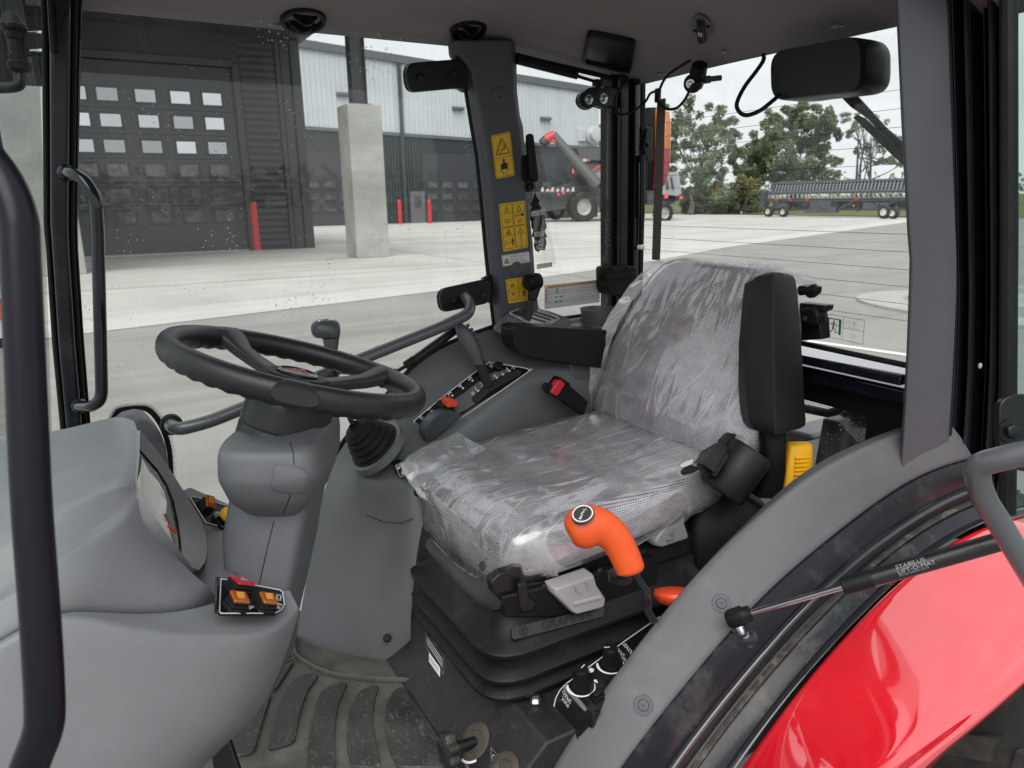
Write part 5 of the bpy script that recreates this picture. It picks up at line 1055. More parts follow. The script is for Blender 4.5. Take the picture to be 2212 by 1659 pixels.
# gas strut of the open left door
sx0, sx1, sx2 = onx(1592, 1333, .735), None, at(2170, 1165, 1.03)
s0 = onx(1588, 1334, .73); s3 = at(2166, 1168, 1.04)
gd = thing('left_door_strut', 'big black gas strut across the red mudguard holding the left door open', 'gas strut', s0)
dv = (s3-s0).normalized(); Ls = (s3-s0).length
tpt = lambda u: s0+dv*(Ls*(u-1588)/(2166-1588))     # approximate share along the strut
# true share from the picture: solve by projection
def along(u):
    lo, hi = 0, 1
    for _ in range(30):
        m_ = (lo+hi)/2; q = s0+dv*(Ls*m_)-CAM; uu = CX+F0*q.dot(RT)/q.dot(FW)
        lo, hi = (m_, hi) if uu < u else (lo, m_)
    return s0+dv*(Ls*lo)
mb = MB(); mb.cyl(along(1612), along(1824), .0052, 14); mb.build('rod', M('strut_rod', (.25, .25, .26), .14, metal=1), gd)
mb = MB(); mb.lathe(along(1819), dv, [(.009, 0), (.0142, .002), (.0142, .043), (.0136, .046)], 24); mb.build('gland', BLK, gd)
q0, q1 = along(1868), along(2160); mb = MB(); mb.lathe(q0, dv, [(.0136, -.012), (.0136, (q1-q0).length-.004), (.010, (q1-q0).length)], 28); cy = mb.build('cylinder', M('strut_black', (.012, .012, .013), .28, var=.1), gd)
c0 = along(1990); n0 = (CAM-c0); n0 = (n0-dv*n0.dot(dv)).normalized(); b0 = dv.cross(n0)
if b0.dot(UP) > 0: b0 = -b0
mb = MB()
for txt, th, sz in (('STABILUS', -.38, .0088), ('LIFT-O-MAT', .18, .0088), ('0512JS 0400N 02/23', .55, .0045)):
    vs, fs = text_mesh(txt, 'LEFT'); out_ = []
    for x, y in vs:
        ang = th-(y*sz)/.0137; out_.append(c0+dv*(x*sz*1.15-.035)+n0*(.0139*math.cos(ang))+b0*(.0139*math.sin(ang)))
    mb.add(out_, fs)
mb.build('lettering', M('faded_print', (.30, .30, .31), .5), cy, smooth=False)
mb = MB(); mb.lathe(s0-dv*.004, dv, [(.004, -.012), (.012, -.010), (.0155, -.004), (.0158, .012), (.0135, .015), (.0128, .030), (.006, .032)], 22); sk = mb.build('socket', BLK, gd)
mb = MB(); mb.lathe(s0+dv*.010, dv, [(.0163, 0), (.0163, .003)], 22); mb.build('clip_ring', RUB, sk)
pb = onx(1606, 1372, .742); mb = MB(); mb.cyl(s0, pb, .0065, 12); mb.hexnut(s0.lerp(pb, .55), pb-s0, .010, .006); mb.build('ball_stud', STEEL, gd)
mb = MB(); mb.lathe(pb, s0-pb, [(.024, -.004), (.021, .003), (.014, .010), (.007, .013)], 18); mb.build('weld_boss', BLKG, gd)

# =================================================================== LEFT DOOR, swung open (right edge of the picture)
dd = thing('left_door', 'open left door with green tinted glass and a bent grey grab rail at the right edge', 'cab door', at(2180, 1000, 1.0))
h0, h1 = at(2176, -80, 1.10), at(2172, 1120, 1.12)
e0, e1 = at(2420, -80, .80), at(2420, 1180, .82)
mb = MB(); mb.quad(h0, e0, e1, h1); mb.build('glass', G_LEFT, dd)
mb = MB(); mb.tube([at(2179, -80, 1.06), at(2180, 500, 1.08), at(2176, 1110, 1.10)], .012, 10); mb.build('edge_seal', RUB, dd)
pp = fillet([at(u, v, .98) for u, v in ((2160, 868), (2185, 852), (2240, 850), (2240, 1025), (2180, 1010), (2158, 960))], .02, 4)
mb = MB(); mb.prism(pp, FW*.012); mb.build('hinge_plate', BLKS, dd, bevel=.002)
mb = MB(); mb.hexnut(at(2180, 931, .978), -FW, .0098, .012); mb.lathe(at(2180, 931, .979), -FW, [(.016, 0), (.016, .003)], 20); mb.build('hinge_bolt', BLKS, dd)
gp = [at(2300, 985, .80), at(2235, 977, .82), at(2165, 990, .84), at(2118, 1005, .86), at(2112, 1030, .87), at(2125, 1075, .885), at(2165, 1140, .90), at(2240, 1265, .92)]
mb = MB(); mb.tube(cr(gp, 8), .0145, 20); mb.build('grab_rail', TUBE, dd)
# front left grab bar by the photographer's hand
lb_ = thing('entry_grab_bar', 'blurred black bent entry grab bar close to the camera at the left edge', 'grab bar', at(80, 1000, .52))
d = .50
mb = MB(); mb.tube(cr([at(u, v, d) for u, v in ((-110, 270), (-40, 330), (12, 400), (38, 470), (44, 540), (58, 865), (69, 1092), (88, 1350), (97, 1520), (92, 1580), (68, 1645), (40, 1720))], 6), .0126, 18); mb.build('bar', M('bar_gloss', (.006, .006, .011), .3, spec=.25), lb_)
# =================================================================== FLOOR
ZF = .70
fl = thing('floor_mat', 'muddy black rubber floor mat with raised pads in front of the seat', 'floor mat', V((1.2, -.2, ZF)))
mb = MB(); mb.box2((.70, -.60, ZF-.05), (1.50, .25, ZF-.004)); mb.build('mat', MATD, fl, bevel=.004)
def c6(x, y): return (486+x*.3418, 1350+y*.3418)         # from the enlarged crop of the floor
pads = [[(395, 385), (470, 320), (560, 302), (592, 318), (520, 420), (470, 560), (440, 745), (268, 795), (290, 690), (345, 500)],
        [(600, 425), (690, 370), (768, 360), (770, 380), (715, 500), (693, 640), (690, 760), (705, 904), (520, 904), (522, 780), (540, 640), (575, 500)],
        [(790, 520), (850, 420), (920, 385), (975, 380), (945, 480), (932, 600), (945, 720), (985, 904), (800, 904), (770, 780), (770, 640)],
        [(1020, 500), (1060, 420), (1120, 390), (1150, 420), (1230, 560), (1330, 700), (1420, 904), (1085, 904), (1030, 760), (1010, 620)],
        [(205, 500), (270, 440), (288, 452), (240, 600), (180, 815), (60, 830), (40, 720), (120, 610)],
        [(300, 300), (425, 228), (430, 240), (320, 410), (245, 435)], [(330, 252), (420, 212), (425, 222), (318, 275)], [(350, 205), (410, 178), (418, 190), (395, 205), (340, 222)]]
for k, p in enumerate(pads):
    P = [onz(*c6(x, y), ZF) for x, y in p]; P = fillet(P, .012, 3); cc = sum(P, V())/len(P)
    mb = MB(); mb.loft([[q+V((0, 0, -.006)) for q in P], [q+V((0, 0, .0005)) for q in P], [cc+(q-cc)*.98+V((0, 0, .0022)) for q in P]], True, True); mb.build('tread_pad', PADM_, fl)
rim_ = [onz(*c6(x, y), ZF+.002) for x, y in ((430, 60), (450, 180), (520, 240), (650, 300), (800, 328), (1000, 345), (1150, 350), (1220, 390), (1330, 560), (1480, 800), (1560, 960))]
mb = MB(); mb.tube(cr(rim_, 5), .006, 8, oval=.6); mb.build('mat_edge', MATD, fl)
# carpeted strip between mat and console / base
mb = MB(); mb.box2((1.2, -.62, ZF-.05), (1.60, -.30, ZF-.0075)); mb.build('floor_flange', M('dirty_flange', (.075, .06, .05), .8, var=.35, vscale=12, dust=.5, dustcol=(.2, .17, .14)), fl)
pdl = thing('pedal', 'black pedal arm under the dashboard at the bottom of the picture', 'pedal', at(495, 1640, 1.15))
mb = MB(); mb.prism([at(u, v, 1.13) for u, v in ((450, 1600), (492, 1592), (535, 1720), (470, 1720))], FW*.012); mb.build('arm', BLKS, pdl, bevel=.003)

# =================================================================== DASHBOARD
DP = M('dash_plastic', (.225, .23, .245), .40, grain=.16, gscale=1000, var=.05, dust=.22, dustcol=(.40, .39, .37), dscale=6)
da = thing('dashboard', 'bulky grey plastic dashboard with an instrument binnacle facing the seat', 'dashboard', V((1.1, .05, .75)))
up_ = [[(-150, 975, 1.42), (0, 950, 1.42), (119, 932, 1.42), (193, 914, 1.42), (262, 896, 1.42), (289, 910, 1.38)],
       [(-150, 1010, 1.32), (0, 985, 1.32), (119, 966, 1.32), (200, 948, 1.33), (276, 926, 1.34), (300, 934, 1.33)],
       [(-150, 1085, 1.18), (0, 1055, 1.18), (119, 1025, 1.18), (200, 1000, 1.19), (284, 975, 1.22), (300, 978, 1.22)],
       [(-150, 1225, 1.00), (0, 1160, 1.01), (119, 1102, 1.02), (190, 1068, 1.04), (258, 1034, 1.07), (290, 1035, 1.10)],
       [(-150, 1245, .985), (0, 1180, .99), (119, 1118, 1.0), (190, 1080, 1.02), (262, 1048, 1.05), (291, 1050, 1.08)],
       [(-150, 1365, .925), (0, 1285, .94), (132, 1192, .975), (210, 1144, 1.005), (275, 1092, 1.04), (300, 1075, 1.06)],
       [(-150, 1385, .905), (0, 1305, .912), (132, 1206, .945), (215, 1158, .98), (280, 1116, 1.02), (308, 1112, 1.06)],
       [(-150, 1440, .895), (0, 1350, .90), (135, 1262, .92), (255, 1232, .965), (338, 1200, 1.03), (394, 1224, 1.09)],
       [(-150, 1475, .885), (0, 1385, .892), (131, 1309, .91), (262, 1325, .955), (425, 1310, 1.0), (455, 1270, 1.06)],
       [(-150, 1520, .90), (0, 1430, .91), (131, 1340, .935), (262, 1365, .99), (430, 1365, 1.05), (490, 1330, 1.11)]]
mb = MB(); mb.grid([[onx(*p) for p in r] for r in up_]); mb.build('hood', DP, da, sub=3, crow=(6, {3: 1, 4: .6, 5: .9, 6: .5, 8: .3}))
lo_ = [[(-150, 1474, .884), (0, 1384, .891), (131, 1310, .908), (262, 1330, .95), (422, 1322, 1.0), (515, 1280, 1.06), (626, 1276, 1.09)],
       [(-150, 1479, .879), (0, 1388, .886), (131, 1313, .902), (270, 1350, .91), (418, 1365, .94), (585, 1367, .99), (644, 1312, 1.055)],
       [(-150, 1486, .872), (0, 1394, .88), (131, 1320, .892), (270, 1360, .90), (418, 1376, .925), (594, 1377, .978), (646, 1324, 1.05)],
       [(-150, 1530, .866), (0, 1450, .87), (130, 1410, .88), (270, 1420, .89), (418, 1430, .912), (572, 1434, .962), (612, 1434, 1.04)],
       [(-150, 1580, .86), (0, 1545, .862), (130, 1545, .87), (270, 1545, .88), (405, 1545, .90), (530, 1545, .945), (564, 1540, 1.03)],
       [(-150, 1640, .858), (0, 1630, .86), (130, 1630, .868), (260, 1630, .876), (370, 1626, .895), (450, 1622, .93), (480, 1612, 1.02)],
       [(-150, 1800, .85), (0, 1790, .85), (100, 1780, .86), (200, 1770, .87), (280, 1760, .89), (330, 1750, .92), (360, 1740, 1.0)]]
mb = MB(); mb.grid([[onx(*p) for p in r] for r in lo_]); mb.build('lower_body', DP, da, sub=3, crow=(7, {1: .5, 2: .2}))
# binnacle bezel and instrument lens
bz = [(300, 930, 1.33), (330, 966, 1.36), (360, 1007, 1.37), (402, 1073, 1.36), (430, 1120, 1.345), (444, 1160, 1.32), (445, 1190, 1.27), (440, 1215, 1.21), (428, 1232, 1.15), (412, 1226, 1.11), (362, 1160, 1.06), (330, 1116, 1.05), (300, 1070, 1.06), (293, 1035, 1.10), (298, 985, 1.20)]
ln = [(303, 956, 1.30), (318, 974, 1.315), (352, 1013, 1.33), (372, 1045, 1.33), (386, 1080, 1.325), (396, 1125, 1.30), (402, 1165, 1.25), (406, 1209, 1.15), (396, 1200, 1.13), (380, 1184, 1.115), (352, 1147, 1.09), (326, 1112, 1.085), (306, 1080, 1.09), (296, 1046, 1.12), (299, 990, 1.22)]
B_ = [onx(*p) for p in bz]; L_ = [onx(*p)+V((0, .012, 0)) for p in ln]
mb = MB(); mb.loft([[p+V((0, .05, -.01)) for p in B_], B_, [p*1.0+V((0, -.002, 0)) for p in B_], [l.lerp(b, .12) for l, b in zip(L_, B_)], L_], True, False); mb.build('bezel', DP, da, bevel=0, angle=35)
cl = sum(L_, V())/len(L_); mb = MB(); nB = V((0, -1, .5)).normalized()
mb.loft([L_, [cl+(p-cl)*.85+V((0, -.004, .002)) for p in L_], [cl+(p-cl)*.4+V((0, -.006, .003)) for p in L_]], True, True); mb.build('instrument_lens', LENS, da)
mb = MB(); mb.tube([p+V((0, -.002, 0)) for p in L_], .0022, 8, closed=True); mb.build('lens_gasket', RUB, da)
mb = MB(); mb.tube([onx(348, 1144, 1.10)+V((0, -.01, .003)), onx(366, 1158, 1.115)+V((0, -.01, .003))], .0022, 6); mb.build('needle', ORG2, da)
# right dash pod behind the binnacle
pod = [(246, 900, 1.52), (262, 888, 1.53), (286, 882, 1.54), (306, 884, 1.55), (325, 906, 1.555), (340, 930, 1.555), (350, 955, 1.55), (357, 1000, 1.54), (358, 1060, 1.52), (340, 1090, 1.46), (250, 1000, 1.45)]
P = [onx(*p) for p in pod]; cp = sum(P, V())/len(P)
mb = MB(); mb.loft([P, [cp+(p-cp)*.93+V((-.03, -.006, .002)) for p in P], [cp+(p-cp)*.78+V((-.045, -.01, 0)) for p in P]], True, True); mb.build('side_pod', PLAS, da, bevel=.004)
# tray and right switch panel between the binnacle and the steering column
mb = MB(); mb.grid([[onx(*p) for p in r] for r in (((370, 1155, 1.40), (440, 1150, 1.37), (482, 1146, 1.36)), ((370, 1172, 1.36), (446, 1166, 1.32), (484, 1160, 1.31)), ((370, 1216, 1.28), (452, 1210, 1.23), (496, 1204, 1.22)), ((370, 1250, 1.22), (456, 1246, 1.16), (508, 1240, 1.15)), ((370, 1270, 1.20), (462, 1264, 1.13), (520, 1258, 1.12)), ((370, 1300, 1.2), (466, 1290, 1.10), (560, 1300, 1.1)))]); mb.build('centre_tray', PLAS, da, angle=60)
sp = [onx(u, v, x) for u, v, x in ((390, 1066, 1.42), (412, 1062, 1.46), (500, 1098, 1.46), (520, 1150, 1.38), (438, 1142, 1.36))]
nrm = (sp[2]-sp[0]).cross(sp[4]-sp[0]).normalized(); nrm = nrm if nrm.dot(CAM-sp[0]) > 0 else -nrm; S0 = sp[0]
pp_ = lambda u, v, h=0: onpl(u, v, S0, nrm)+nrm*h
mb = MB(); mb.prism([pp_(u, v, -.001) for u, v in ((385, 1062), (412, 1050), (505, 1092), (520, 1160), (446, 1160))], -nrm*.02); mb.build('side_shelf', PLAS, da, bevel=.004)
mb = MB(); mb.prism([pp_(u, v) for u, v in ((410, 1075), (414, 1071), (500, 1095), (520, 1150), (445, 1131))], nrm*.0012); s2 = mb.build('switch_plate', BLK, da, smooth=False)
mb = MB(); mb.tube([pp_(u, v, .0016) for u, v in ((500, 1096), (414, 1073), (410, 1077), (444, 1130), (520, 1150))], .0010, 6); mb.build('plate_outline', WPR, da)
def rocker(name, c, ex, ey, n, w, h, lens, label, tilt=.0, icon=None):
    t = thing(name, label, 'switch', c)
    mb = MB(); mb.cur = 0
    F = lambda a, b, k: c+ex*(a*w)+ey*(b*h)+n*k
    for s, z0, z1 in ((1.16, 0, .007), (1.10, .0075, .012), (1.04, .0125, .018)): mb.hull([F(a*s/2, b*s/2, z0) for a, b in ((-1, -1), (1, -1), (1, 1), (-1, 1))], [F(a*s*.94/2, b*s*.94/2, z1) for a, b in ((-1, -1), (1, -1), (1, 1), (-1, 1))])
    mb.build('rubber_boot', RUB, t, bevel=.002)
    mb = MB(); mb.hull([F(a/2, b/2, .0185+tilt*b) for a, b in ((-1, -1), (1, -1), (1, 1), (-1, 1))], [F(a*.9/2, b*.9/2, .0225+tilt*b) for a, b in ((-1, -1), (1, -1), (1, 1), (-1, 1))]); q = mb.build('rocker', lens, t, bevel=.001)
    if icon: 
        Q = Quad(F(-.45, -.45, .0228-tilt), F(.45, -.45, .0228-tilt), F(.45, .45, .0228+tilt), F(-.45, .45, .0228+tilt)); mb = MB(); icon(Q, mb); mb.build('icon', WPR, q, smooth=False)
    else: mb = MB(); mb.hull([F(a*.5/2, b*.5/2, .0226+tilt*b) for a, b in ((-1, -1), (1, -1), (1, 1), (-1, 1))], [F(a*.42/2, b*.42/2, .0240+tilt*b) for a, b in ((-1, -1), (1, -1), (1, 1), (-1, 1))]); mb.build('lamp_window', M('amber_window', (.62, .24, .015), .2, coat=.4), q, bevel=.0006)
    return t
ex1 = (pp_(500, 1095)-pp_(414, 1071)).normalized(); ey1 = nrm.cross(ex1); ey1 = ey1 if ey1.dot(UP) < 0 else -ey1
rocker('dash_switch', pp_(440, 1098), ex1, ey1, nrm, .021, .026, AMB, 'amber topped rubber switch beside the yellow knob, right of the binnacle', -.003)
kc = pp_(478, 1128); kn = thing('yellow_knob', 'yellow rotary control knob half hidden by the steering column', 'knob', kc)
mb = MB(); mb.lathe(kc, nrm, [(.021, 0), (.022, .006), (.018, .008), (.010, .009), (.010, .020)], 22); mb.build('collar', BLKG, kn)
mb = MB(); mb.lathe(kc+nrm*.014, nrm, [(.016, 0), (.018, .004), (.017, .014), (.011, .020), (.004, .021)], 8); mb.build('grip', YEL, kn, bevel=.002)
# switch shelf: plate with hazard, regeneration inhibit and parked regeneration switches
ZS = None
SP0 = onx(466, 1338, .955); SP1 = onx(610, 1338, 1.0); SP2 = onx(470, 1262, 1.062)
ns_ = (SP1-SP0).cross(SP2-SP0).normalized(); ns_ = ns_ if ns_.z > 0 else -ns_
pl_ = lambda u, v, h=0: onpl(u, v, SP0, ns_)+ns_*h
plate = [(468, 1258), (474, 1256), (600, 1282), (607, 1288), (611, 1318), (604, 1330), (588, 1338), (470, 1339), (464, 1334)]
mb = MB(); mb.prism([pl_(u, v, .006) for u, v in plate], ns_*.0015); mb.build('shelf_plate', BLK, da, smooth=False)
mb = MB(); mb.tube([pl_(u, v, .0080) for u, v in ((472, 1260), (600, 1284), (606, 1290), (609, 1316), (602, 1328), (588, 1335), (472, 1336), (468, 1333), (472, 1260))], .0009, 6); mb.build('plate_outline', WPR, da)
mb = MB(); mb.tube([pl_(u, v, .0085) for u, v in ((464, 1260), (461, 1334))], .003, 8); mb.build('plate_lip', BLKG, da)
exs = (pl_(600, 1300)-pl_(480, 1288)).normalized(); eys = ns_.cross(exs); eys = eys if eys.dot(UP) < 0 else -eys
def haz(Q, mb): Q.line(mb, [(.5, .32), (.70, .66), (.30, .66)], .07, .0004, True); Q.line(mb, [(.5, .47), (.59, .61), (.41, .61)], .05, .0004, True)
HAZR = M('hazard_red', (.42, .008, .02), .25, coat=.4)
up3 = V((0, 0, 1)).lerp(ns_, .6).normalized()
rocker('hazard_switch', pl_(506, 1288, .006), exs, eys, ns_, .030, .030, HAZR, 'red hazard light switch with a white triangle, tallest on the dash shelf', .002, haz)
rocker('dash_switch', pl_(500, 1325, .006), exs, eys, ns_, .026, .022, AMB, 'amber topped rubber switch directly below the red hazard switch', -.002)
rocker('dash_switch', pl_(563, 1326, .006), exs, eys, ns_, .026, .022, AMB, 'amber topped rubber switch at the outer corner of the dash shelf', -.002)
Q = Quad(pl_(588, 1286, .0078), pl_(606, 1290, .0078), pl_(604, 1336, .0078), pl_(586, 1332, .0078)); mb = MB()
Q.line(mb, [(.3, .20), (.75, .20), (.75, .36), (.3, .36)], .03, .0004, True); Q.line(mb, [(.15, .15), (.85, .15)], .02, .0004); Q.line(mb, [(.15, .41), (.85, .41)], .02, .0004); Q.text(mb, 'P', .62, .66, .24, rot=-.2); zig(Q, mb, .32, .78, .22, 3, .025); mb.build('icon', WPR, da, smooth=False)
Q = Quad(pl_(530, 1312, .0078), pl_(552, 1315, .0078), pl_(550, 1334, .0078), pl_(528, 1332, .0078)); mb = MB(); zig(Q, mb, .5, .5, .5, 8, .06); Q.line(mb, [(.15, .75), (.85, .25)], .07, .0004); mb.build('icon', WPR, da, smooth=False)

# =================================================================== STEERING WHEEL AND COLUMN
WC = V((1.2, -.278, 1.3766)); WR = .2034; tau = .309; wax_ = V((math.sin(-.0385), -math.sin(tau), math.cos(tau))).normalized()
we1 = (V((1, 0, 0))-wax_*wax_.x).normalized(); we2 = wax_.cross(we1)
sw_ = thing('steering_wheel', 'black three spoke steering wheel with a grained rim and red emblem', 'steering wheel', WC)
def wp_(u, v, h=0): return onpl(u, v, WC+wax_*h, wax_)
def wang(u, v): p = wp_(u, v)-WC; return math.atan2(p.dot(we2), p.dot(we1))
mb = MB(); rings = []; NR = 150; NS = 18
for i in range(NR):
    t = 2*math.pi*i/NR; d = we1*math.cos(t)+we2*math.sin(t); c = WC+d*WR; r = []
    for k in range(NS):
        q = 2*math.pi*k/NS; x, y = math.cos(q), math.sin(q)
        rr = .0165*x; hh = .0200*y
        if y < -.1: hh -= .0030*(.5+.5*math.sin(t*42))*min(1, -y*1.6)
        r.append(c+d*rr+wax_*hh)
    rings.append(r)
rings.append(rings[0]); mb.loft(rings, True, False); mb.build('rim', LEATH, sw_, weld=True)
HUB = WC-wax_*.020
def spoke(u, v, w0, w1):
    a = wang(u, v); d = we1*math.cos(a)+we2*math.sin(a); s = wax_.cross(d); R_ = []
    for f, h, w, t in ((.18, -.022, w0*1.1, .010), (.36, -.022, w0*.9, .010), (.55, -.018, w0*.85, .011), (.75, -.012, w0*.9, .012), (.88, -.003, w1*.9, .014), (.95, .0, w1, .0178), (1.0, .0, w1, .0215), (1.05, 0, w1, .019), (1.085, 0, w1*.98, .011)):
        c = WC+d*(WR*f)+wax_*h; R_.append([c+s*(w*.5*math.copysign(abs(math.cos(q))**.6, math.cos(q)))+wax_*(t*math.copysign(abs(math.sin(q))**.8, math.sin(q))) for q in [2*math.pi*k/14 for k in range(14)]])
    mb = MB(); mb.loft(R_); mb.build('spoke', M('spoke_plastic', (.020, .021, .023), .42, grain=.12), sw_)
spoke(452, 712, .040, .060); spoke(905, 820, .040, .052); spoke(640, 838, .050, .068)
mb = MB(); mb.lathe(HUB, wax_, [(.052, -.05), (.058, -.02), (.056, .006), (.050, .012), (.040, .013)], 36); mb.build('hub', BLK, sw_)
cap = HUB+wax_*.013
mb = MB(); mb.lathe(cap, wax_, [(.036, 0), (.0355, .003), (.033, .0045)], 36); hc = mb.build('hub_cap', BLKG, sw_)
Q = Quad(cap+(-we1+we2)*.033+wax_*.0046, cap+(we1+we2)*.033+wax_*.0046, cap+(we1-we2)*.033+wax_*.0046, cap+(-we1-we2)*.033+wax_*.0046)
mb = MB(); Q.line(mb, Q.circ(.5, .5, .46, 32), .035, .0004, True); Q.line(mb, [(.18, .72), (.5, .24), (.82, .72)], .04, .0004); mb.build('emblem_ring', CHR, hc, smooth=False)
mb = MB(); 
for a, b in ((.5, .36), (.33, .62), (.67, .62)): Q.poly(mb, [(a, b-.14), (a+.145, b+.11), (a-.145, b+.11)], .0005)
mb.build('emblem', INKR, hc, smooth=False)

st_ = thing('steering_column', 'grey moulded steering column rising to a black shroud under the wheel', 'steering column', V((1.2, -.1, ZF)))
mb = MB(); b0 = WC-wax_*.055
mb.lathe(b0, wax_, [(.076, -.075), (.0745, -.048), (.0735, -.0465), (.0735, -.0435), (.0745, -.042), (.072, -.01), (.064, .01), (.055, .022)], 44); mb.build('shroud', M('shroud_rubber', (.016, .017, .018), .42, var=.1, dust=.15, grain=.1), st_)
podr = [(560, 702, 912, 1.245, .05), (538, 708, 940, 1.235, .078), (530, 711, 950, 1.228, .086), (508, 719, 972, 1.205, .104), (501, 722, 984, 1.201, .107), (498, 724, 1000, 1.20, .108), (498, 724, 1034, 1.20, .107), (500, 723, 1046, 1.202, .105), (516, 708, 1078, 1.213, .095), (526, 698, 1090, 1.22, .088), (550, 678, 1106, 1.235, .068), (580, 655, 1115, 1.245, .045)]
mb = MB(); mb.loft(pxloft(podr, 48, 5.2, True)); hP = hitter(mb); mb.build('upper_cowl', PLAS, st_)
colr = [(521, 700, 1040, 1.265, .075), (516, 697, 1080, 1.265, .080), (510, 690, 1120, 1.265, .082), (502, 682, 1160, 1.265, .084), (508, 672, 1220, 1.268, .085), (528, 655, 1290, 1.272, .085), (546, 640, 1350, 1.275, .085), (561, 622, 1420, 1.28, .085), (576, 615, 1480, 1.285, .085)]
mb = MB(); mb.loft(pxloft(colr, 48, 6, True)); hC = hitter(mb); mb.build('lower_cowl', PLAS, st_)
ring = pxloft([(498, 702, 1092, 1.243, .086)], 40, 4)[0]
# raised blank on the near face of the cowl and the moulding split line
mb = MB(); bl = [(588, 1012), (600, 1004), (645, 1008), (660, 1016), (664, 1028), (686, 1031), (689, 1050), (682, 1061), (655, 1064), (645, 1068), (600, 1064), (585, 1056)]
pb = [(q.x, q.y) for q in fillet([V((a, b, 0)) for a, b in bl], 7, 3)]; ca, cb_ = 640, 1036; hh = lambda u, v, h: hP(u, v, h) or at(u, v, 1.1)
rg = [[hh(ca+(u-ca)*k, cb_+(v-cb_)*k, h) for u, v in pb] for k, h in ((1.0, -.003), (1.0, .0008), (.975, .0026), (.95, .0030), (.7, .0030), (.4, .0030), (.12, .0030))]
mb.loft(rg, True, True); mb.build('blank_cover', PLAS, st_)
mb = MB(); 
for hh, pts in ((hP, [(626, 955), (634, 980), (635, 1003)]), (hP, [(627, 1069), (620, 1090), (612, 1110)]), (hC, [(592, 1125), (574, 1200), (556, 1280)])):
    q = [hh(a+(c-a)*k/6, b+(d-b)*k/6, .0002) for (a, b), (c, d) in zip(pts, pts[1:]) for k in range(7)]
    q = [p for p in q if p]
    if len(q) > 1: mb.tube(q, .0008, 5)
mb.build('split_line', INK, st_)
# =================================================================== RIGHT CONSOLE
cs = thing('side_console', 'long curved dark grey right console carrying the lever panel', 'console', V((1.45, -.6, ZF)))
P1, P2, P3 = onx(899, 912, 1.50), onx(1146, 802, 1.475), onx(1054, 787, 1.525)
nc = (P2-P1).cross(P3-P1).normalized(); nc = nc if nc.z > 0 else -nc
cp_ = lambda u, v, h=0: onpl(u, v, P1, nc)+nc*h
class PX:      # a point given by its own plane
    pass
def G(p): return onx(*p) if len(p) == 3 else cp_(*p)
crow = [[(634, 1440, 1.475), (662, 1455, 1.44), (720, 1470, 1.39), (775, 1475, 1.34), (838, 1455, 1.30), (870, 1440, 1.285), (890, 1430, 1.28)],
        [(638, 1392, 1.475), (665, 1411, 1.44), (720, 1427, 1.39), (775, 1431, 1.34), (836, 1412, 1.30), (864, 1398, 1.285), (885, 1390, 1.28)],
        [(650, 1320, 1.49), (680, 1330, 1.455), (735, 1335, 1.40), (790, 1335, 1.345), (845, 1310, 1.315), (868, 1290, 1.30), (890, 1280, 1.29)],
        [(668, 1215, 1.51), (700, 1222, 1.475), (752, 1222, 1.42), (805, 1212, 1.37), (858, 1185, 1.335), (885, 1165, 1.32), (905, 1160, 1.31)],
        [(684, 1120, 1.53), (716, 1122, 1.495), (765, 1112, 1.43), (820, 1105, 1.385), (872, 1082, 1.35), (900, 1075, 1.335), (925, 1085, 1.33)],
        [(702, 1050, 1.545), (730, 1050, 1.505), (758, 1040, 1.44), (815, 1052, 1.39), (868, 1030, 1.375), (915, 1010, 1.36), (960, 1040, 1.345)],
        [(736, 965, 1.57), (755, 958, 1.54), (778, 930, 1.50), (862, 962, 1.43), (912, 985, 1.40), (948, 1000, 1.385), (1000, 1060, 1.41)],
        [(786, 905, 1.59), (812, 898, 1.565), (850, 893, 1.54), (891, 913), (918, 964), (945, 975, 1.41), (1010, 1050, 1.425)],
        [(835, 854, 1.60), (868, 850, 1.575), (912, 865, 1.55), (938, 878), (955, 938), (978, 948, 1.425), (1040, 1030, 1.435)],
        [(893, 793, 1.60), (925, 800, 1.575), (972, 812, 1.55), (998, 826), (1030, 883), (1052, 893, 1.435), (1110, 1000, 1.445)],
        [(947, 755, 1.60), (985, 765, 1.58), (1028, 775, 1.55), (1060, 784), (1102, 834), (1122, 844, 1.445), (1170, 960, 1.455)],
        [(992, 735, 1.60), (1030, 740, 1.58), (1072, 755, 1.56), (1100, 780), (1148, 802), (1166, 815, 1.45), (1215, 930, 1.465)],
        [(1064, 707, 1.60), (1090, 712, 1.585), (1120, 728, 1.565), (1160, 750, 1.53), (1225, 775, 1.485), (1250, 795, 1.46), (1280, 910, 1.435)],
        [(1150, 690, 1.61), (1180, 692, 1.595), (1210, 700, 1.575), (1250, 712, 1.54), (1310, 730, 1.50), (1340, 760, 1.47), (1370, 900, 1.44)]]
mb = MB(); mb.grid([[G(p) for p in r] for r in crow]); mb.build('console_body', PLAS3, cs, sub=2)
mb = MB(); mb.tube(cr([onx(u, v, 1.605) for u, v in ((600, 1255), (650, 1120), (700, 1022), (735, 963), (785, 903), (835, 853), (893, 791), (947, 753), (992, 732), (1068, 704))], 5), .006, 8); mb.build('outer_seal', BLK, cs)
mb = MB(); mb.tube(cr([onx(u, v, 1.60) for u, v in ((655, 1130), (708, 1030), (741, 970), (791, 909), (840, 860), (897, 799), (950, 760), (995, 738))], 5), .0045, 8); mb.build('outer_bead', PLAS, cs)
for u, v, x in ((836, 1379, 1.303), (902, 1064, 1.348), (1179, 834, 1.442)):
    p = onx(u, v, x-.006); nn = (CAM-p).normalized(); mb = MB(); mb.lathe(p, nn, [(.0085, -.006), (.0085, .001), (.006, .0045), (.002, .005)], 16); mb.build('screw', BLK, cs)
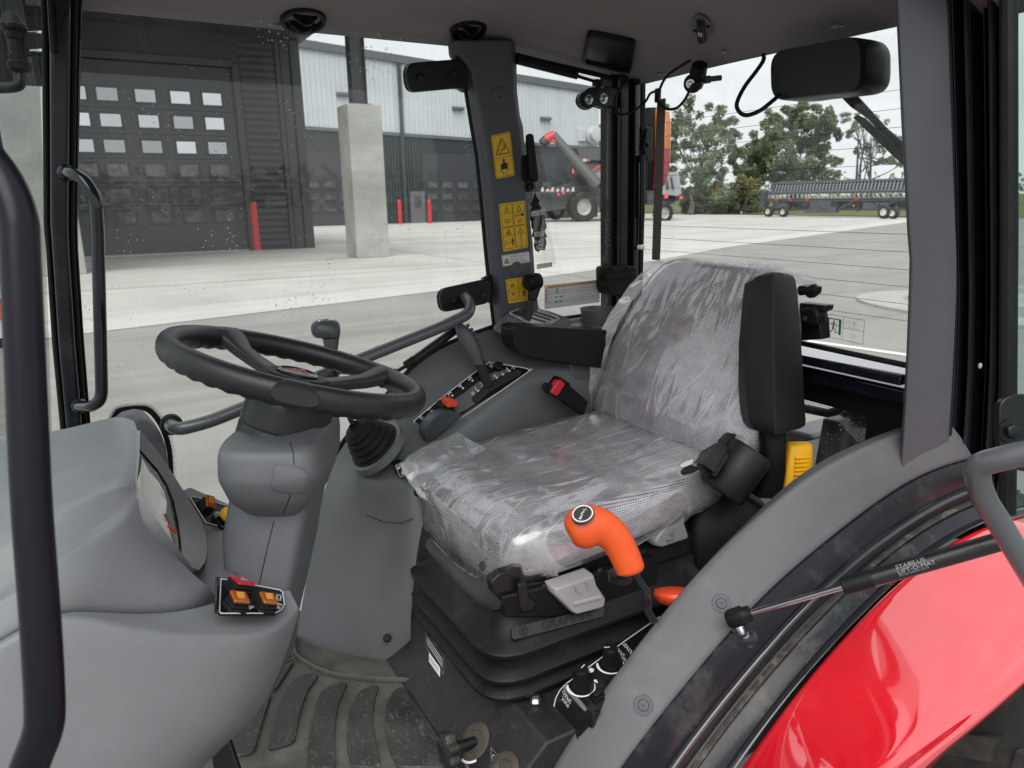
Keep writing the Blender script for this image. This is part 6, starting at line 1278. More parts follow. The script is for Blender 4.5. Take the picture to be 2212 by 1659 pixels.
mb = MB(); mb.tube([onx(u, v, x-.004) for u, v, x in ((790, 1112, 1.40), (830, 1128, 1.36), (868, 1130, 1.335), (892, 1120, 1.32))], .0010, 5); mb.build('seam', INK, cs)
# lever panel
out = [(896, 915), (901, 905), (970, 848), (1049, 789), (1066, 786), (1132, 796), (1141, 801), (1137, 807), (980, 916), (920, 958), (914, 957)]
mb = MB(); mb.prism([cp_(u, v, .001) for u, v in out], nc*.0018); lpn = mb.build('lever_panel', BLKG, cs, smooth=False)
mb = MB(); mb.tube(cr([cp_(u, v, .0032) for u, v in out], 3, True), .0010, 6, closed=True); mb.build('panel_outline', WPR, cs)
def c4_(x, y): return (864+x*.1465, 675+y*.1465)
mb = MB(); mb.add([cp_(*c4_(x, y), .0032) for x, y in ((780, 1300), (960, 1180), (1180, 1010), (1330, 910), (1520, 850), (1600, 862), (1640, 890), (1300, 1080), (1100, 1230), (1060, 1300), (1200, 1290), (1000, 1430), (860, 1500), (800, 1440))], [list(range(14))]); mb.build('grey_field', PLAS2, cs, smooth=False)
def slot(pts, r, nm, m_=INK, h=.0036):
    P = [cp_(u, v, h) for u, v in pts]; mb = MB(); L_, R_ = [], []
    for i in range(len(P)):
        t = (P[min(i+1, len(P)-1)]-P[max(0, i-1)]).normalized(); s = nc.cross(t); L_.append(P[i]+s*r); R_.append(P[i]-s*r)
    e0 = [P[0]+(L_[0]-P[0])*math.cos(q)-(P[1]-P[0]).normalized()*(r*math.sin(q)) for q in [math.pi*k/8 for k in range(1, 8)]]
    e1 = [P[-1]-(L_[-1]-P[-1])*math.cos(q)+(P[-1]-P[-2]).normalized()*(r*math.sin(q)) for q in [math.pi*k/8 for k in range(1, 8)]]
    mb.add(L_[::-1]+e0+R_+e1, [list(range(2*len(P)+14))]); return mb.build(nm, m_, cs, smooth=False)
s1 = cr([c4_(1130, 1290), c4_(1250, 1175), c4_(1400, 1075), c4_(1560, 985), c4_(1740, 900)] and [V((*c4_(x, y), 0)) for x, y in ((1130, 1285), (1260, 1170), (1400, 1075), (1560, 985), (1735, 900))], 4)
slot([(p.x, p.y) for p in s1], .0115, 'slot_rim', BLKG, .0036); slot([(p.x, p.y) for p in s1], .0085, 'slot', INK, .0042)
s2_ = cr([V((*c4_(x, y), 0)) for x, y in ((310, 1640), (520, 1440), (700, 1300), (900, 1165), (1100, 1020), (1300, 890), (1400, 850))], 3)
slot([(p.x, p.y) for p in s2_], .006, 'slot_rim', RUB, .0038)
mb = MB()
def ptext(txt, x, y, sz, rot):
    u, v = c4_(x, y); o = cp_(u, v, .0048); ex = (cp_(u+6*math.cos(rot), v+6*math.sin(rot), .0048)-o).normalized(); ey = nc.cross(ex)
    vs, fs = text_mesh(txt); mb.add([o+ex*(a*sz)+ey*(b*sz) for a, b in vs], fs)
def ptick(x, y, ln, rot):
    u, v = c4_(x, y); o = cp_(u, v, .0048); ex = (cp_(u+6*math.cos(rot), v+6*math.sin(rot), .0048)-o).normalized(); ey = nc.cross(ex)
    mb.add([o+ex*(a*ln)+ey*(b*.0022) for a, b in ((-1, -1), (1, -1), (1, 1), (-1, 1))], [(0, 1, 2, 3)])
for tx, x, y in (('1', 435, 1435), ('2', 590, 1325), ('3', 735, 1205), ('4', 890, 1095), ('5', 1030, 985)): ptext(tx, x, y, .0155, -2.5); ptick(x+36, y+32, .0022, .75)
for tx, x, y in (('1', 1115, 1140), ('2', 1205, 1075), ('3', 1300, 1010), ('4', 1392, 950), ('5', 1485, 898), ('6', 1580, 850)): ptext(tx, x, y, .0155, -.45); ptick(x+34, y+26, .0022, .7)
for x, y in ((1070, 1205), (1665, 820), (310, 1565), (1340, 800)):
    u, v = c4_(x, y); k = .9
    for a, b, c, d_ in ((-4, 3, 4, -3), (-2, -4, 3, 4), (-4, -1, 0, -5), (1, 5, 5, 0)): mb.tube([cp_(u+a*k, v+b*k, .0046), cp_(u+c*k, v+d_*k, .0046)], .0006, 4)
mb.build('lettering', WPR, lpn, smooth=False)
# black adjusting knobs with bright collars
def knob(u, v, label, dz):
    p = cp_(u, v+dz, .003); t = thing('lever_stop_knob', label, 'knob', p, 'lever stop knobs on the console panel')
    mb = MB(); mb.lathe(p, nc, [(.010, 0), (.011, .008), (.012, .012), (.008, .013)], 18); mb.build('collar', CHR, t)
    mb = MB(); mb.lathe(p+nc*.012, nc, [(.010, 0), (.0135, .003), (.0135, .011), (.011, .015), (.003, .016)], 7); mb.build('grip', BLK, t, bevel=.0015)
knob(1074, 791, 'black stop knob at the rear end of the console panel', 10); knob(953, 873, 'black stop knob beside the little red hand throttle', 10)
# quadrant housing and red throttle tab
qh = thing('hand_throttle', 'grey half round throttle quadrant with a red tab lever', 'throttle lever', cp_(930, 930))
def zc2(x, y): return (702+x*.1465, 810+y*.1465)
arc = [(1490, 850), (1480, 770), (1510, 690), (1580, 610), (1680, 555), (1790, 525), (1890, 520), (1975, 555), (2005, 590)]
foot = [(1470, 900), (1490, 960), (1530, 985), (1640, 920), (1830, 770), (2010, 600)]
ar = [cp_(*zc2(x, y), .012) for x, y in arc]; bs = [cp_(*zc2(x, y), .003) for x, y in ((1480, 900), (1500, 970), (1540, 985), (1660, 900), (1800, 790), (1900, 705), (1960, 650), (2000, 612), (2006, 600))]
pq = [onx(*zc2(x, y), 1.44) for x, y in ((1470, 905), (1478, 850), (1500, 770), (1545, 690), (1620, 615), (1710, 562), (1810, 532), (1900, 535), (2000, 575), (2008, 602), (1900, 700), (1750, 830), (1600, 950), (1530, 985), (1490, 965))]
mb = MB(); mb.prism(pq, (.035, 0, 0)); mb.build('quadrant', M('quadrant_plastic', (.045, .05, .055), .3, var=.05), qh, bevel=.005, seg=3)
mb = MB(); mb.tube(cr([onx(*zc2(x, y), 1.462) for x, y in ((1475, 860), (1505, 740), (1580, 630), (1690, 550), (1790, 520))], 4), .0042, 8); mb.build('slot_edge', INK, qh)
lv = [zc2(1845, 545), zc2(1845, 470)]
mb = MB(); mb.box((onx(*lv[0], 1.47)+onx(*lv[1], 1.47))/2, (.008, .012, .022)); mb.build('stem', BLK, qh, bevel=.001)
rt = [(1780, 370), (1790, 355), (1900, 358), (1960, 395), (1955, 440), (1915, 470), (1810, 483), (1785, 455)]
mb = MB(); mb.prism([onx(*zc2(x, y), 1.455) for x, y in rt], (.028, 0, 0)); mb.build('tab', ORG2, qh, bevel=.004, seg=3)
# big grey hydraulic lever
hl_ = thing('hydraulic_lever', 'dark grey finger grooved lever leaning out of the console panel', 'lever', cp_(1055, 835))
hd = dict(d=1.70)
def LV(rows, d, n=18, p=2.6, b=.5): return rows
rows = [(986, 1000, 700, 1.705, .010), (984, 1012, 708, 1.705, .016), (985, 1022, 720, 1.706, .018), (990, 1031, 735, 1.708, .018), (1000, 1037, 750, 1.711, .017), (1009, 1041, 765, 1.714, .015), (1016, 1044, 778, 1.717, .014), (1022, 1046, 786, 1.719, .012)]
mb = MB(); mb.loft(pxloft(rows, 20, 2.8)); mb.build('grip', M('lever_grip_grey', (.075, .078, .085), .5, grain=.2), hl_)
mb = MB()
for u, v in ((1011, 703), (1019, 712), (1026, 722), (1032, 732), (1036, 742)): mb.ball(at(u, v, 1.70), .0045, 10, 6)
mb.build('finger_ridge', M('lever_ridge', (.06, .063, .07), .5), hl_)
mb = MB(); mb.hull([at(1047, 842, 1.735), at(1066, 833, 1.735), at(1066, 833, 1.76), at(1047, 842, 1.76)], [at(1025, 785, 1.715), at(1046, 776, 1.715), at(1046, 776, 1.74), at(1025, 785, 1.74)]); mb.build('shaft', BLKS, hl_, bevel=.002)
# rear lever pod with its slotted plate and ball-ended lever
pd = thing('remote_valve_pod', 'grey raised pod with a slotted bright lever plate at the rear of the console', 'lever pod', onx(1160, 700, 1.55))
top = [onx(*p) for p in ((1095, 678, 1.545), (1128, 664, 1.585), (1165, 669, 1.595), (1212, 688, 1.575), (1196, 700, 1.535), (1165, 712, 1.50))]
bot = [onx(*p) for p in ((1062, 712, 1.545), (1072, 698, 1.61), (1180, 690, 1.62), (1262, 715, 1.57), (1255, 735, 1.53), (1190, 770, 1.475))]
nt_ = (top[1]-top[0]).cross(top[3]-top[0]).normalized(); nt_ = nt_ if nt_.z > 0 else -nt_
tc_ = sum(top, V())/6
top = [p-nt_*((p-tc_).dot(nt_)) for p in top]
rT = fillet(top, .02, 4); rB = fillet(bot, .03, 4); rM = [a.lerp(b, .30)+nt_*.016 for a, b in zip(rT, rB)]
mb = MB(); mb.loft([rB, [a.lerp(b, .62)+nt_*.012 for a, b in zip(rB, rT)], rT, [tc_+(p-tc_)*.94+nt_*.003 for p in rT]], True, True); mb.build('housing', PLAS, pd, angle=50)
tp_ = lambda u, v, h=0: onpl(u, v, tc_+nt_*.0035, nt_)+nt_*h
pl = [(1101, 677), (1130, 666), (1160, 670), (1206, 688), (1192, 697), (1165, 708)]
mb = MB(); mb.prism(fillet([tp_(u, v) for u, v in pl], .008, 3), nt_*.0012); mb.build('slot_plate', M('plate_silver', (.55, .55, .54), .28, metal=.6), pd, smooth=False)
mb = MB(); mb.tube(fillet([tp_(u, v, .0018) for u, v in ((1098, 677), (1130, 664.5), (1161, 668.5), (1209, 688), (1193, 699), (1165, 711))], .008, 3), .0009, 6, closed=True); mb.build('plate_outline', WPR, pd)
mb = MB(); mb.add([tp_(u, v, .0016) for u, v in ((1103, 677), (1131, 667), (1142, 669), (1135, 690))], [(0, 1, 2, 3)]); mb.build('dark_field', M('brown_field', (.09, .075, .05), .3), pd, smooth=False)
for (a, b), (c, d_) in (((1112, 676), (1178, 697)), ((1126, 671), (1188, 692)), ((1140, 669), (1200, 689))):
    A_, B_ = tp_(a, b, .002), tp_(c, d_, .002); t = (B_-A_).normalized(); s = nt_.cross(t)*.0042
    mb = MB(); mb.add([A_+s, A_-t*.003, A_-s, B_-s, B_+t*.003, B_+s], [list(range(6))]); mb.build('slot', INK, pd, smooth=False)
bl_ = thing('remote_valve_lever', 'black lever with a drum shaped knob standing in the slotted plate', 'lever', tp_(1141, 692))
L0 = tp_(1139, 693); dl = dep_ = (L0-CAM).dot(FW)
mb = MB(); mb.hull([at(1132, 694, dl), at(1148, 690, dl), at(1148, 690, dl+.012), at(1132, 694, dl+.012)], [at(1142, 640, dl-.01), at(1157, 638, dl-.01), at(1157, 638, dl+.002), at(1142, 640, dl+.002)]); mb.build('shaft', BLKS, bl_, bevel=.0015)
mb = MB(); mb.hull([at(1141, 648, dl-.018), at(1159, 650, dl-.018), at(1159, 650, dl+.012), at(1141, 648, dl+.012)], [at(1140, 615, dl-.02), at(1170, 617, dl-.02), at(1170, 617, dl+.012), at(1140, 615, dl+.012)]); mb.build('neck', BLK, bl_, bevel=.004)
mb = MB(); kx = (at(1172, 606, dl-.01)-at(1138, 612, dl-.035)).normalized(); k0 = at(1138, 611, dl-.022)
mb.lathe(k0, kx, [(.010, -.002), (.0185, 0), (.021, .004), (.021, .021), (.0195, .022), (.021, .0235), (.0195, .0255), (.021, .027), (.0195, .037), (.012, .040)], 26); mb.build('knob', BLK, bl_)
# shelf, cup holder, strap holder behind
mb = MB(); mb.hull([V((1.44, -1.05, 1.0)), V((1.62, -1.05, 1.0)), V((1.62, -1.33, 1.0)), V((1.44, -1.33, 1.0))], [V((1.47, -1.0, 1.325)), V((1.62, -.98, 1.325)), V((1.62, -1.33, 1.325)), V((1.46, -1.33, 1.325))]); mb.build('rear_shelf', PLAS2, cs, bevel=.006)
ch_ = thing('cup_holder', 'dark grey open cup holder behind the armrest on the rear shelf', 'cup holder', onx(1290, 700, 1.52))
c0 = at(1293, 690, 1.92); mb = MB(); mb.lathe(c0, (0, 0, 1), [(.040, -.07), (.048, .018), (.050, .030), (.046, .031), (.043, .02), (.036, -.05), (.001, -.05)], 28, cap=False); mb.build('cup', PLAS2, ch_)
hk2 = thing('bottle_hook', 'black plastic pocket clipped to the foot of the rear pillar', 'holder', onx(1345, 600, 1.56))
mb = MB(); mb.prism(fillet([onx(u, v, 1.545) for u, v in ((1310, 577), (1372, 574), (1378, 590), (1372, 620), (1355, 640), (1320, 640), (1312, 625))], .012, 3), (.05, 0, 0)); mb.build('pocket', BLK, hk2, bevel=.004)
mb = MB(); mb.prism(fillet([onx(u, v, 1.535) for u, v in ((1308, 592), (1376, 588), (1374, 600), (1310, 604))], .006, 3), (.03, 0, 0)); mb.build('rim', BLK, hk2, bevel=.003)
mb = MB(); mb.lathe(onx(1302, 590, 1.56), (-1, 0, 0), [(.020, 0), (.021, .004), (.019, .010), (.010, .013), (.004, .012)], 24); mb.build('pivot_knob', RUB, hk2)
for u, v in ((1326, 580), (1358, 578)): mb = MB(); mb.lathe(onx(u, v, 1.543), (-1, 0, 0), [(.006, 0), (.0055, .002), (.003, .002)], 12); mb.build('screw', BLKS, hk2)

# =================================================================== GEAR LEVER with bellows boot
gl_ = thing('shift_lever', 'tall lever with a T shaped grey knob and a ribbed rubber boot behind the wheel', 'gear lever', onx(805, 980, 1.46))
def zb(x, y): return (702+x*.1465, 810+y*.1465)
B0 = at(*zb(760, 1060), 1.575); T0 = at(*zb(445, 760), 1.535); bax = (T0-B0).normalized(); BLn = (T0-B0).length
Rpx = 380*.1465*1.575/F0
prof = []
rr = [1.06, 1.08, 1.0, .94, .97, .98, .90, .85, .87, .88, .80, .74, .76, .77, .69, .63, .65, .66, .56, .52, .50, .34]
mb = MB(); prof = [(Rpx*r, BLn*(i/(len(rr)-1))) for i, r in enumerate(rr)]
mb.loft([[p for p in r] for r in []]) if False else mb.lathe(B0, bax, [(Rpx*1.08, -.02)]+prof+[(Rpx*.20, BLn*1.02), (Rpx*.20, BLn*1.10), (Rpx*.17, BLn*1.11)], 40, cap=False); mb.build('rubber_boot', RUB, gl_)
mb = MB(); mb.lathe(B0, bax, [(Rpx*1.22, -.012), (Rpx*1.18, .004), (Rpx*1.05, .006)], 40, cap=False); mb.build('boot_ring', PLAS3, gl_)
tip = T0+bax*BLn*.10
mb = MB(); mb.tube(cr([tip, at(748, 885, 1.53), at(733, 840, 1.525), at(722, 790, 1.52), at(716, 755, 1.52)], 5), .0056, 10); mb.build('shaft', BLKS, gl_)
GK = M('gear_knob_grey', (.062, .066, .072), .38, grain=.08)
mb = MB(); mb.loft(pxloft([(706, 726, 768, 1.52, .008), (703, 728, 766, 1.52, .012), (700, 731, 745, 1.52, .0145), (697, 733, 730, 1.52, .0155)], 24, 2.3)); mb.build('knob_neck', GK, gl_)
mb = MB(); mb.loft(pxloft([(690, 733, 730, 1.52, .010), (680, 734, 727, 1.52, .016), (674, 735, 720, 1.52, .019), (672, 735, 710, 1.52, .020), (673, 733, 701, 1.52, .019), (678, 729, 695, 1.52, .016), (684, 724, 692, 1.52, .013)], 28, 2.4)); mb.build('knob', GK, gl_)
mb = MB(); mb.loft(pxloft([(685, 723, 692.5, 1.52, .013), (686, 722, 690.5, 1.52, .012)], 28, 2.0)); mb.build('cap_disc', CHR, gl_)
mb = MB(); mb.loft(pxloft([(698, 710, 690.0, 1.52, .004), (698, 710, 689.6, 1.52, .004)], 16, 2.0)); mb.build('cap_emblem', INKR, gl_)
# lock decal beside the boot
P = [onx(*zc2(x, y), 1.372) for x, y in ((985, 1300), (1108, 1242), (1190, 1400), (1068, 1478))]
nl = (P[1]-P[0]).cross(P[3]-P[0]).normalized(); nl = nl if nl.dot(CAM-P[0]) > 0 else -nl
off = nl*.016
Q = Quad(*[p+off for p in P]); mb = MB(); mb.prism([Q.P(a, b) for a, b in Q.rrect(0, 0, 1, 1, .10)], -Q.n*.02); ld_ = mb.build('lock_decal', BLK, cs, smooth=False)
mb = MB(); Q.line(mb, Q.rrect(.04, .03, .96, .97, .09), .035, .0006, True)
for a, b in ((.27, .28), (.42, .78)): k = Q.w/Q.h; Q.poly(mb, [(a-.14, b-.05), (a+.14, b-.05), (a+.14, b+.11), (a-.14, b+.11)], .0007); Q.line(mb, [(a-.09, b-.05), (a-.09, b-.14), (a+.09, b-.14), (a+.09, b-.05)], .03, .0007)
Q.line(mb, [(.48, .17), (.72, .19), (.74, .66)], .03, .0007); Q.poly(mb, [(.62, .62), (.86, .62), (.74, .78)], .0007); Q.poly(mb, [(.52, .08), (.52, .27), (.38, .17)], .0007); mb.build('icon', WPR, ld_, smooth=False)
mb = MB(); p = onx(845, 893, 1.57); Q = Quad(p+V((-.02, .02, .02)), p+V((-.02, -.02, .02)), p+V((.0, -.02, -.0)), p+V((.0, .02, 0))); Q.line(mb, Q.circ(.5, .5, .45, 20), .06, .006, True); Q.line(mb, [(.2, .7), (.4, .4), (.6, .6), (.8, .3)], .06, .006); mb.build('round_decal', WPR, cs, smooth=False)
# =================================================================== SEAT
def fabric():
    m, t, b, o = nodes('seat_fabric'); L = t.links.new
    uv = N(t, 'ShaderNodeTexCoord'); mp_ = N(t, 'ShaderNodeMapping'); mp_.inputs['Scale'].default_value = (1, 1, 1); L(uv.outputs['UV'], mp_.inputs[0])
    br = N(t, 'ShaderNodeTexBrick'); br.offset = .5; br.inputs['Scale'].default_value = 1.0; br.inputs['Mortar Size'].default_value = .0009; br.inputs['Brick Width'].default_value = .0052; br.inputs['Row Height'].default_value = .0036; br.inputs['Mortar Smooth'].default_value = .5
    br.inputs['Color1'].default_value = (.76, .715, .745, 1); br.inputs['Color2'].default_value = (.66, .62, .65, 1); br.inputs['Mortar'].default_value = (.22, .195, .22, 1)
    L(mp_.outputs[0], br.inputs['Vector']); L(br.outputs['Color'], b.inputs['Base Color'])
    n1 = N(t, 'ShaderNodeTexNoise', Scale=14.0, Detail=3.0); r1 = ramp(t, n1.outputs[0], .3, g(.75), .7, g(1.1))
    mxx = N(t, 'ShaderNodeMixRGB', blend_type='MULTIPLY'); mxx.inputs[0].default_value = 1; L(br.outputs['Color'], mxx.inputs[1]); L(r1.outputs[0], mxx.inputs[2]); L(mxx.outputs[0], b.inputs['Base Color'])
    b.inputs['Roughness'].default_value = .9; b.inputs['Specular IOR Level'].default_value = .15
    bp = N(t, 'ShaderNodeBump', Strength=.6, Distance=.0015, invert=True); L(br.outputs['Fac'], bp.inputs['Height']); L(bp.outputs[0], b.inputs['Normal'])
    return m
FAB = fabric()
def film():
    m, t, b, o = nodes('plastic_film'); L = t.links.new; t.nodes.remove(b)
    uv = N(t, 'ShaderNodeTexCoord'); U = uv.outputs['UV']
    def streaks(rot, sc, det, dist=1.6):
        mp_ = N(t, 'ShaderNodeMapping'); mp_.inputs['Rotation'].default_value = (0, 0, rot); L(U, mp_.inputs[0])
        m2_ = N(t, 'ShaderNodeMapping'); m2_.inputs['Scale'].default_value = sc; L(mp_.outputs[0], m2_.inputs[0])
        n = N(t, 'ShaderNodeTexNoise', Scale=1.0, Detail=det, Roughness=.62, Distortion=dist); n.noise_type = 'RIDGED_MULTIFRACTAL' if False else n.noise_type; L(m2_.outputs[0], n.inputs['Vector']); return n.outputs[0]
    a = streaks(.10, (17, 1.3, 1), 1.6, .30); c = streaks(-.30, (9, 2.0, 1), 1.6, .6); d = streaks(.7, (5, 8, 1), 1.6, .6)
    def ridge(x):
        s = N(t, 'ShaderNodeMath', operation='SUBTRACT'); L(x, s.inputs[0]); s.inputs[1].default_value = .5
        ab = N(t, 'ShaderNodeMath', operation='ABSOLUTE'); L(s.outputs[0], ab.inputs[0]); return ab.outputs[0]
    ra, rc, rd_ = ridge(a), ridge(c), ridge(d)
    s1 = N(t, 'ShaderNodeMath', operation='MINIMUM'); L(ra, s1.inputs[0]); L(rc, s1.inputs[1])
    nk_ = N(t, 'ShaderNodeTexNoise', Scale=6.0, Detail=2.0); L(U, nk_.inputs['Vector']); rk_ = ramp(t, nk_.outputs[0], .40, g(.12), .66, g(1))
    s0_ = N(t, 'ShaderNodeMath', operation='MULTIPLY_ADD'); L(rd_, s0_.inputs[0]); s0_.inputs[1].default_value = .5; L(s1.outputs[0], s0_.inputs[2])
    s2 = N(t, 'ShaderNodeMath', operation='MULTIPLY'); L(s0_.outputs[0], s2.inputs[0]); L(rk_.outputs[0], s2.inputs[1])
    bp = N(t, 'ShaderNodeBump', Strength=1.0, Distance=.022, invert=True); L(s2.outputs[0], bp.inputs['Height'])
    tr = N(t, 'ShaderNodeBsdfTransparent'); tr.inputs[0].default_value = (.96, .97, .98, 1)
    gs = N(t, 'ShaderNodeBsdfGlossy'); gs.inputs['Roughness'].default_value = .16; L(bp.outputs[0], gs.inputs['Normal'])
    df = N(t, 'ShaderNodeBsdfDiffuse'); df.inputs[0].default_value = (.85, .87, .90, 1); L(bp.outputs[0], df.inputs['Normal'])
    tl = N(t, 'ShaderNodeBsdfTranslucent'); tl.inputs[0].default_value = (.85, .87, .9, 1)
    lw = N(t, 'ShaderNodeLayerWeight'); lw.inputs[0].default_value = .5; L(bp.outputs[0], lw.inputs['Normal'])
    pw = N(t, 'ShaderNodeMath', operation='POWER'); L(lw.outputs['Facing'], pw.inputs[0]); pw.inputs[1].default_value = 2.6
    mr = N(t, 'ShaderNodeMapRange'); mr.inputs[3].default_value = .17; mr.inputs[4].default_value = .85; L(pw.outputs[0], mr.inputs[0])
    m1 = N(t, 'ShaderNodeMixShader'); L(mr.outputs[0], m1.inputs[0]); L(tr.outputs[0], m1.inputs[1]); L(gs.outputs[0], m1.inputs[2])
    # creases where the film is folded double scatter more light
    rr = ramp(t, s1.outputs[0], .002, g(.55), .012, g(.15))
    nb = N(t, 'ShaderNodeTexNoise', Scale=9.0, Detail=2.0); L(U, nb.inputs['Vector']); rb2 = ramp(t, nb.outputs[0], .42, g(.15), .62, g(1))
    mm = N(t, 'ShaderNodeMath', operation='MULTIPLY'); L(rr.outputs[0], mm.inputs[0]); L(rb2.outputs[0], mm.inputs[1])
    at_ = N(t, 'ShaderNodeAttribute'); at_.attribute_name = 'fold'
    m_a = N(t, 'ShaderNodeMath', operation='ADD', use_clamp=True); L(mm.outputs[0], m_a.inputs[0]); L(at_.outputs['Fac'], m_a.inputs[1])
    mdt = N(t, 'ShaderNodeMixShader'); mdt.inputs[0].default_value = .4; L(df.outputs[0], mdt.inputs[1]); L(tl.outputs[0], mdt.inputs[2])
    m2 = N(t, 'ShaderNodeMixShader'); L(m_a.outputs[0], m2.inputs[0]); L(m1.outputs[0], m2.inputs[1]); L(mdt.outputs[0], m2.inputs[2])
    L(m2.outputs[0], o.inputs[0]); return m
FILM = film()
def with_uv(o, fn):
    me = o.data; uv = me.uv_layers.new(name='UVMap'); c = wloc(o); M_ = None
    import itertools
    for lp in me.loops:
        p = me.vertices[lp.vertex_index].co+c; uv.data[lp.index].uv = fn(p)
    return o
seat = thing('driver_seat', 'suspension driver seat in grey woven fabric with folding armrests', 'seat', V((1.2, -.8, ZF)))
SX = 1.188
def sgn(x, e): return math.copysign(abs(x)**e, x)
# cushion: cross sections from front to rear
def cush(off=0.0, nseg=56):
    rings = []
    stn = [(-.546, .03, 1.012, .16), (-.552, .055, 1.018, .195), (-.568, .070, 1.026, .212), (-.60, .076, 1.032, .224), (-.66, .074, 1.037, .232), (-.74, .071, 1.042, .236), (-.82, .070, 1.048, .236), (-.90, .070, 1.055, .234), (-.98, .070, 1.062, .228), (-1.05, .066, 1.070, .22), (-1.08, .045, 1.075, .19)]
    for y, h, z, w in stn:
        r = []; h *= .88; z += .008
        for k in range(nseg):
            q = 2*math.pi*k/nseg; ct, st = math.cos(q), math.sin(q)
            x = sgn(ct, .55)*(w+off); zz = sgn(st, .62)*(h+off)
            if st > 0: zz += .012*(abs(x)/w)**2.2*min(1, (-.5-y)/.15) - .010*(1-(abs(x)/w)**2)*min(1, max(0, (-.56-y)/.2))
            r.append(V((SX+x, y+(off if y > -.56 else 0)+.018*max(0, 1-(x/w)**2)*(1 if y > -.66 else 0)*1.0, z+zz)))
        rings.append(r)
    return rings
mb = MB(); mb.loft(cush(), True, True); cu = mb.build('cushion', FAB, seat, sub=1)
def uvc(p):
    if abs(p.x-SX) > .205: return (p.y*1.0+.3, p.z)
    return (p.x, p.y-p.z*.6)
with_uv(cu, uvc)
# backrest
BB, BT = V((SX, -1.045, 1.085)), V((SX, -1.225, 1.50)); bu = (BT-BB).normalized(); bn = V((0, bu.z, -bu.y)); BLn_ = (BT-BB).length
def back(off=0.0, nseg=56):
    rings = []
    for f, w, th in ((-.03, .160, .02), (-.02, .20, .035), (.02, .224, .050), (.10, .244, .058), (.22, .258, .062), (.36, .262, .062), (.52, .256, .060), (.66, .242, .056), (.78, .224, .053), (.88, .203, .049), (.95, .182, .043), (.99, .158, .034), (1.012, .130, .020)):
        r = []
        for k in range(nseg):
            q = 2*math.pi*k/nseg; ct, st = math.cos(q), math.sin(q); x = sgn(ct, .6)*(w+off); y = sgn(st, .65)*(th+off)
            if st > 0: y += .018*(abs(x)/w)**2.4 + .014*math.exp(-((f-.28)/.16)**2)*(1-(x/w)**2) - .012
            r.append(BB+V((x, 0, 0))+bu*(BLn_*f+(off if f > .9 else 0))+bn*(y-.035))
        rings.append(r)
    return rings
mb = MB(); mb.loft(back(), True, True); bk = mb.build('backrest', FAB, seat, sub=1); with_uv(bk, lambda p: (p.x, (p-BB).dot(bu)))
mb = MB(); mb.loft([[BB+V((x*.97, 0, 0))+bu*(BLn_*f)+bn*y for x, y in ((-.20, -.05), (-.21, -.09), (-.15, -.115), (.15, -.115), (.21, -.09), (.20, -.05))] for f in (.02, .5, .86)]); mb.build('back_shell', BLK, seat, bevel=.01)
# armrest, folded down on the far side
mb = MB(); prof_ = [(1108, 712), (1112, 706), (1125, 703), (1330, 714), (1330, 800), (1262, 792), (1180, 780), (1140, 772), (1118, 758), (1110, 742)]
mb.prism([onx(u, v, 1.435) for u, v in prof_], (.062, 0, 0)); mb.build('armrest', BLKT, seat, bevel=.012, seg=4)
# armrest, folded up on the near side
rg = []
for v, l, c, r in ((590, 1650, 1672, 1702), (596, 1636, 1670, 1714), (606, 1626, 1670, 1719), (650, 1621, 1671, 1724), (740, 1613, 1672, 1731), (830, 1612, 1673, 1736), (895, 1616, 1674, 1740), (915, 1620, 1675, 1741), (926, 1627, 1676, 1739), (932, 1640, 1676, 1728)):
    a, b, c_ = at(l, v, 1.395), at(c, v+ (8 if v > 600 else -2), 1.355), at(r, v-(6 if v > 900 else 0), 1.41)
    rg.append([a, a.lerp(b, .5)-FW*.003, b, b.lerp(c_, .5)-FW*.003, c_, c_+FW*.05, a+FW*.05])
mb = MB(); mb.loft(rg); mb.build('armrest', BLKT, seat, bevel=.009, seg=4, angle=28)['label'] = 'black armrest folded upright'
mb = MB(); mb.loft(pxloft([(1632, 1692, 915, 1.43, .03), (1640, 1690, 960, 1.43, .035), (1640, 1690, 1010, 1.45, .035), (1620, 1680, 1060, 1.48, .04)], 16, 4)); mb.build('armrest_bracket', BLKV, seat)
# seat side cover, recliner housing
mb = MB(); mb.loft(pxloft([(1512, 1600, 1060, 1.50, .03), (1490, 1650, 1085, 1.50, .04), (1481, 1660, 1120, 1.49, .045), (1480, 1650, 1150, 1.49, .045), (1488, 1630, 1190, 1.49, .045), (1490, 1610, 1230, 1.50, .04)], 28, 5)); mb.build('side_cover', BLKV, seat)
mb = MB(); mb.box2((.975, -1.20, .90), (1.42, -.60, .985)); mb.build('seat_pan', BLKS, seat, bevel=.01)
mb = MB(); mb.hull([onx(u, v, .985) for u, v in ((1180, 1236), (1310, 1200), (1420, 1165), (1420, 1190), (1300, 1225), (1190, 1262))], [onx(u, v, 1.02) for u, v in ((1180, 1236), (1310, 1200), (1420, 1165), (1420, 1190), (1300, 1225), (1190, 1262))]); mb.build('pan_edge', BLK, seat, bevel=.003)
mb = MB(); mb.box2((.99, -1.12, .885), (1.40, -.70, 1.0)); mb.build('slide_box', BLK, seat, bevel=.004)
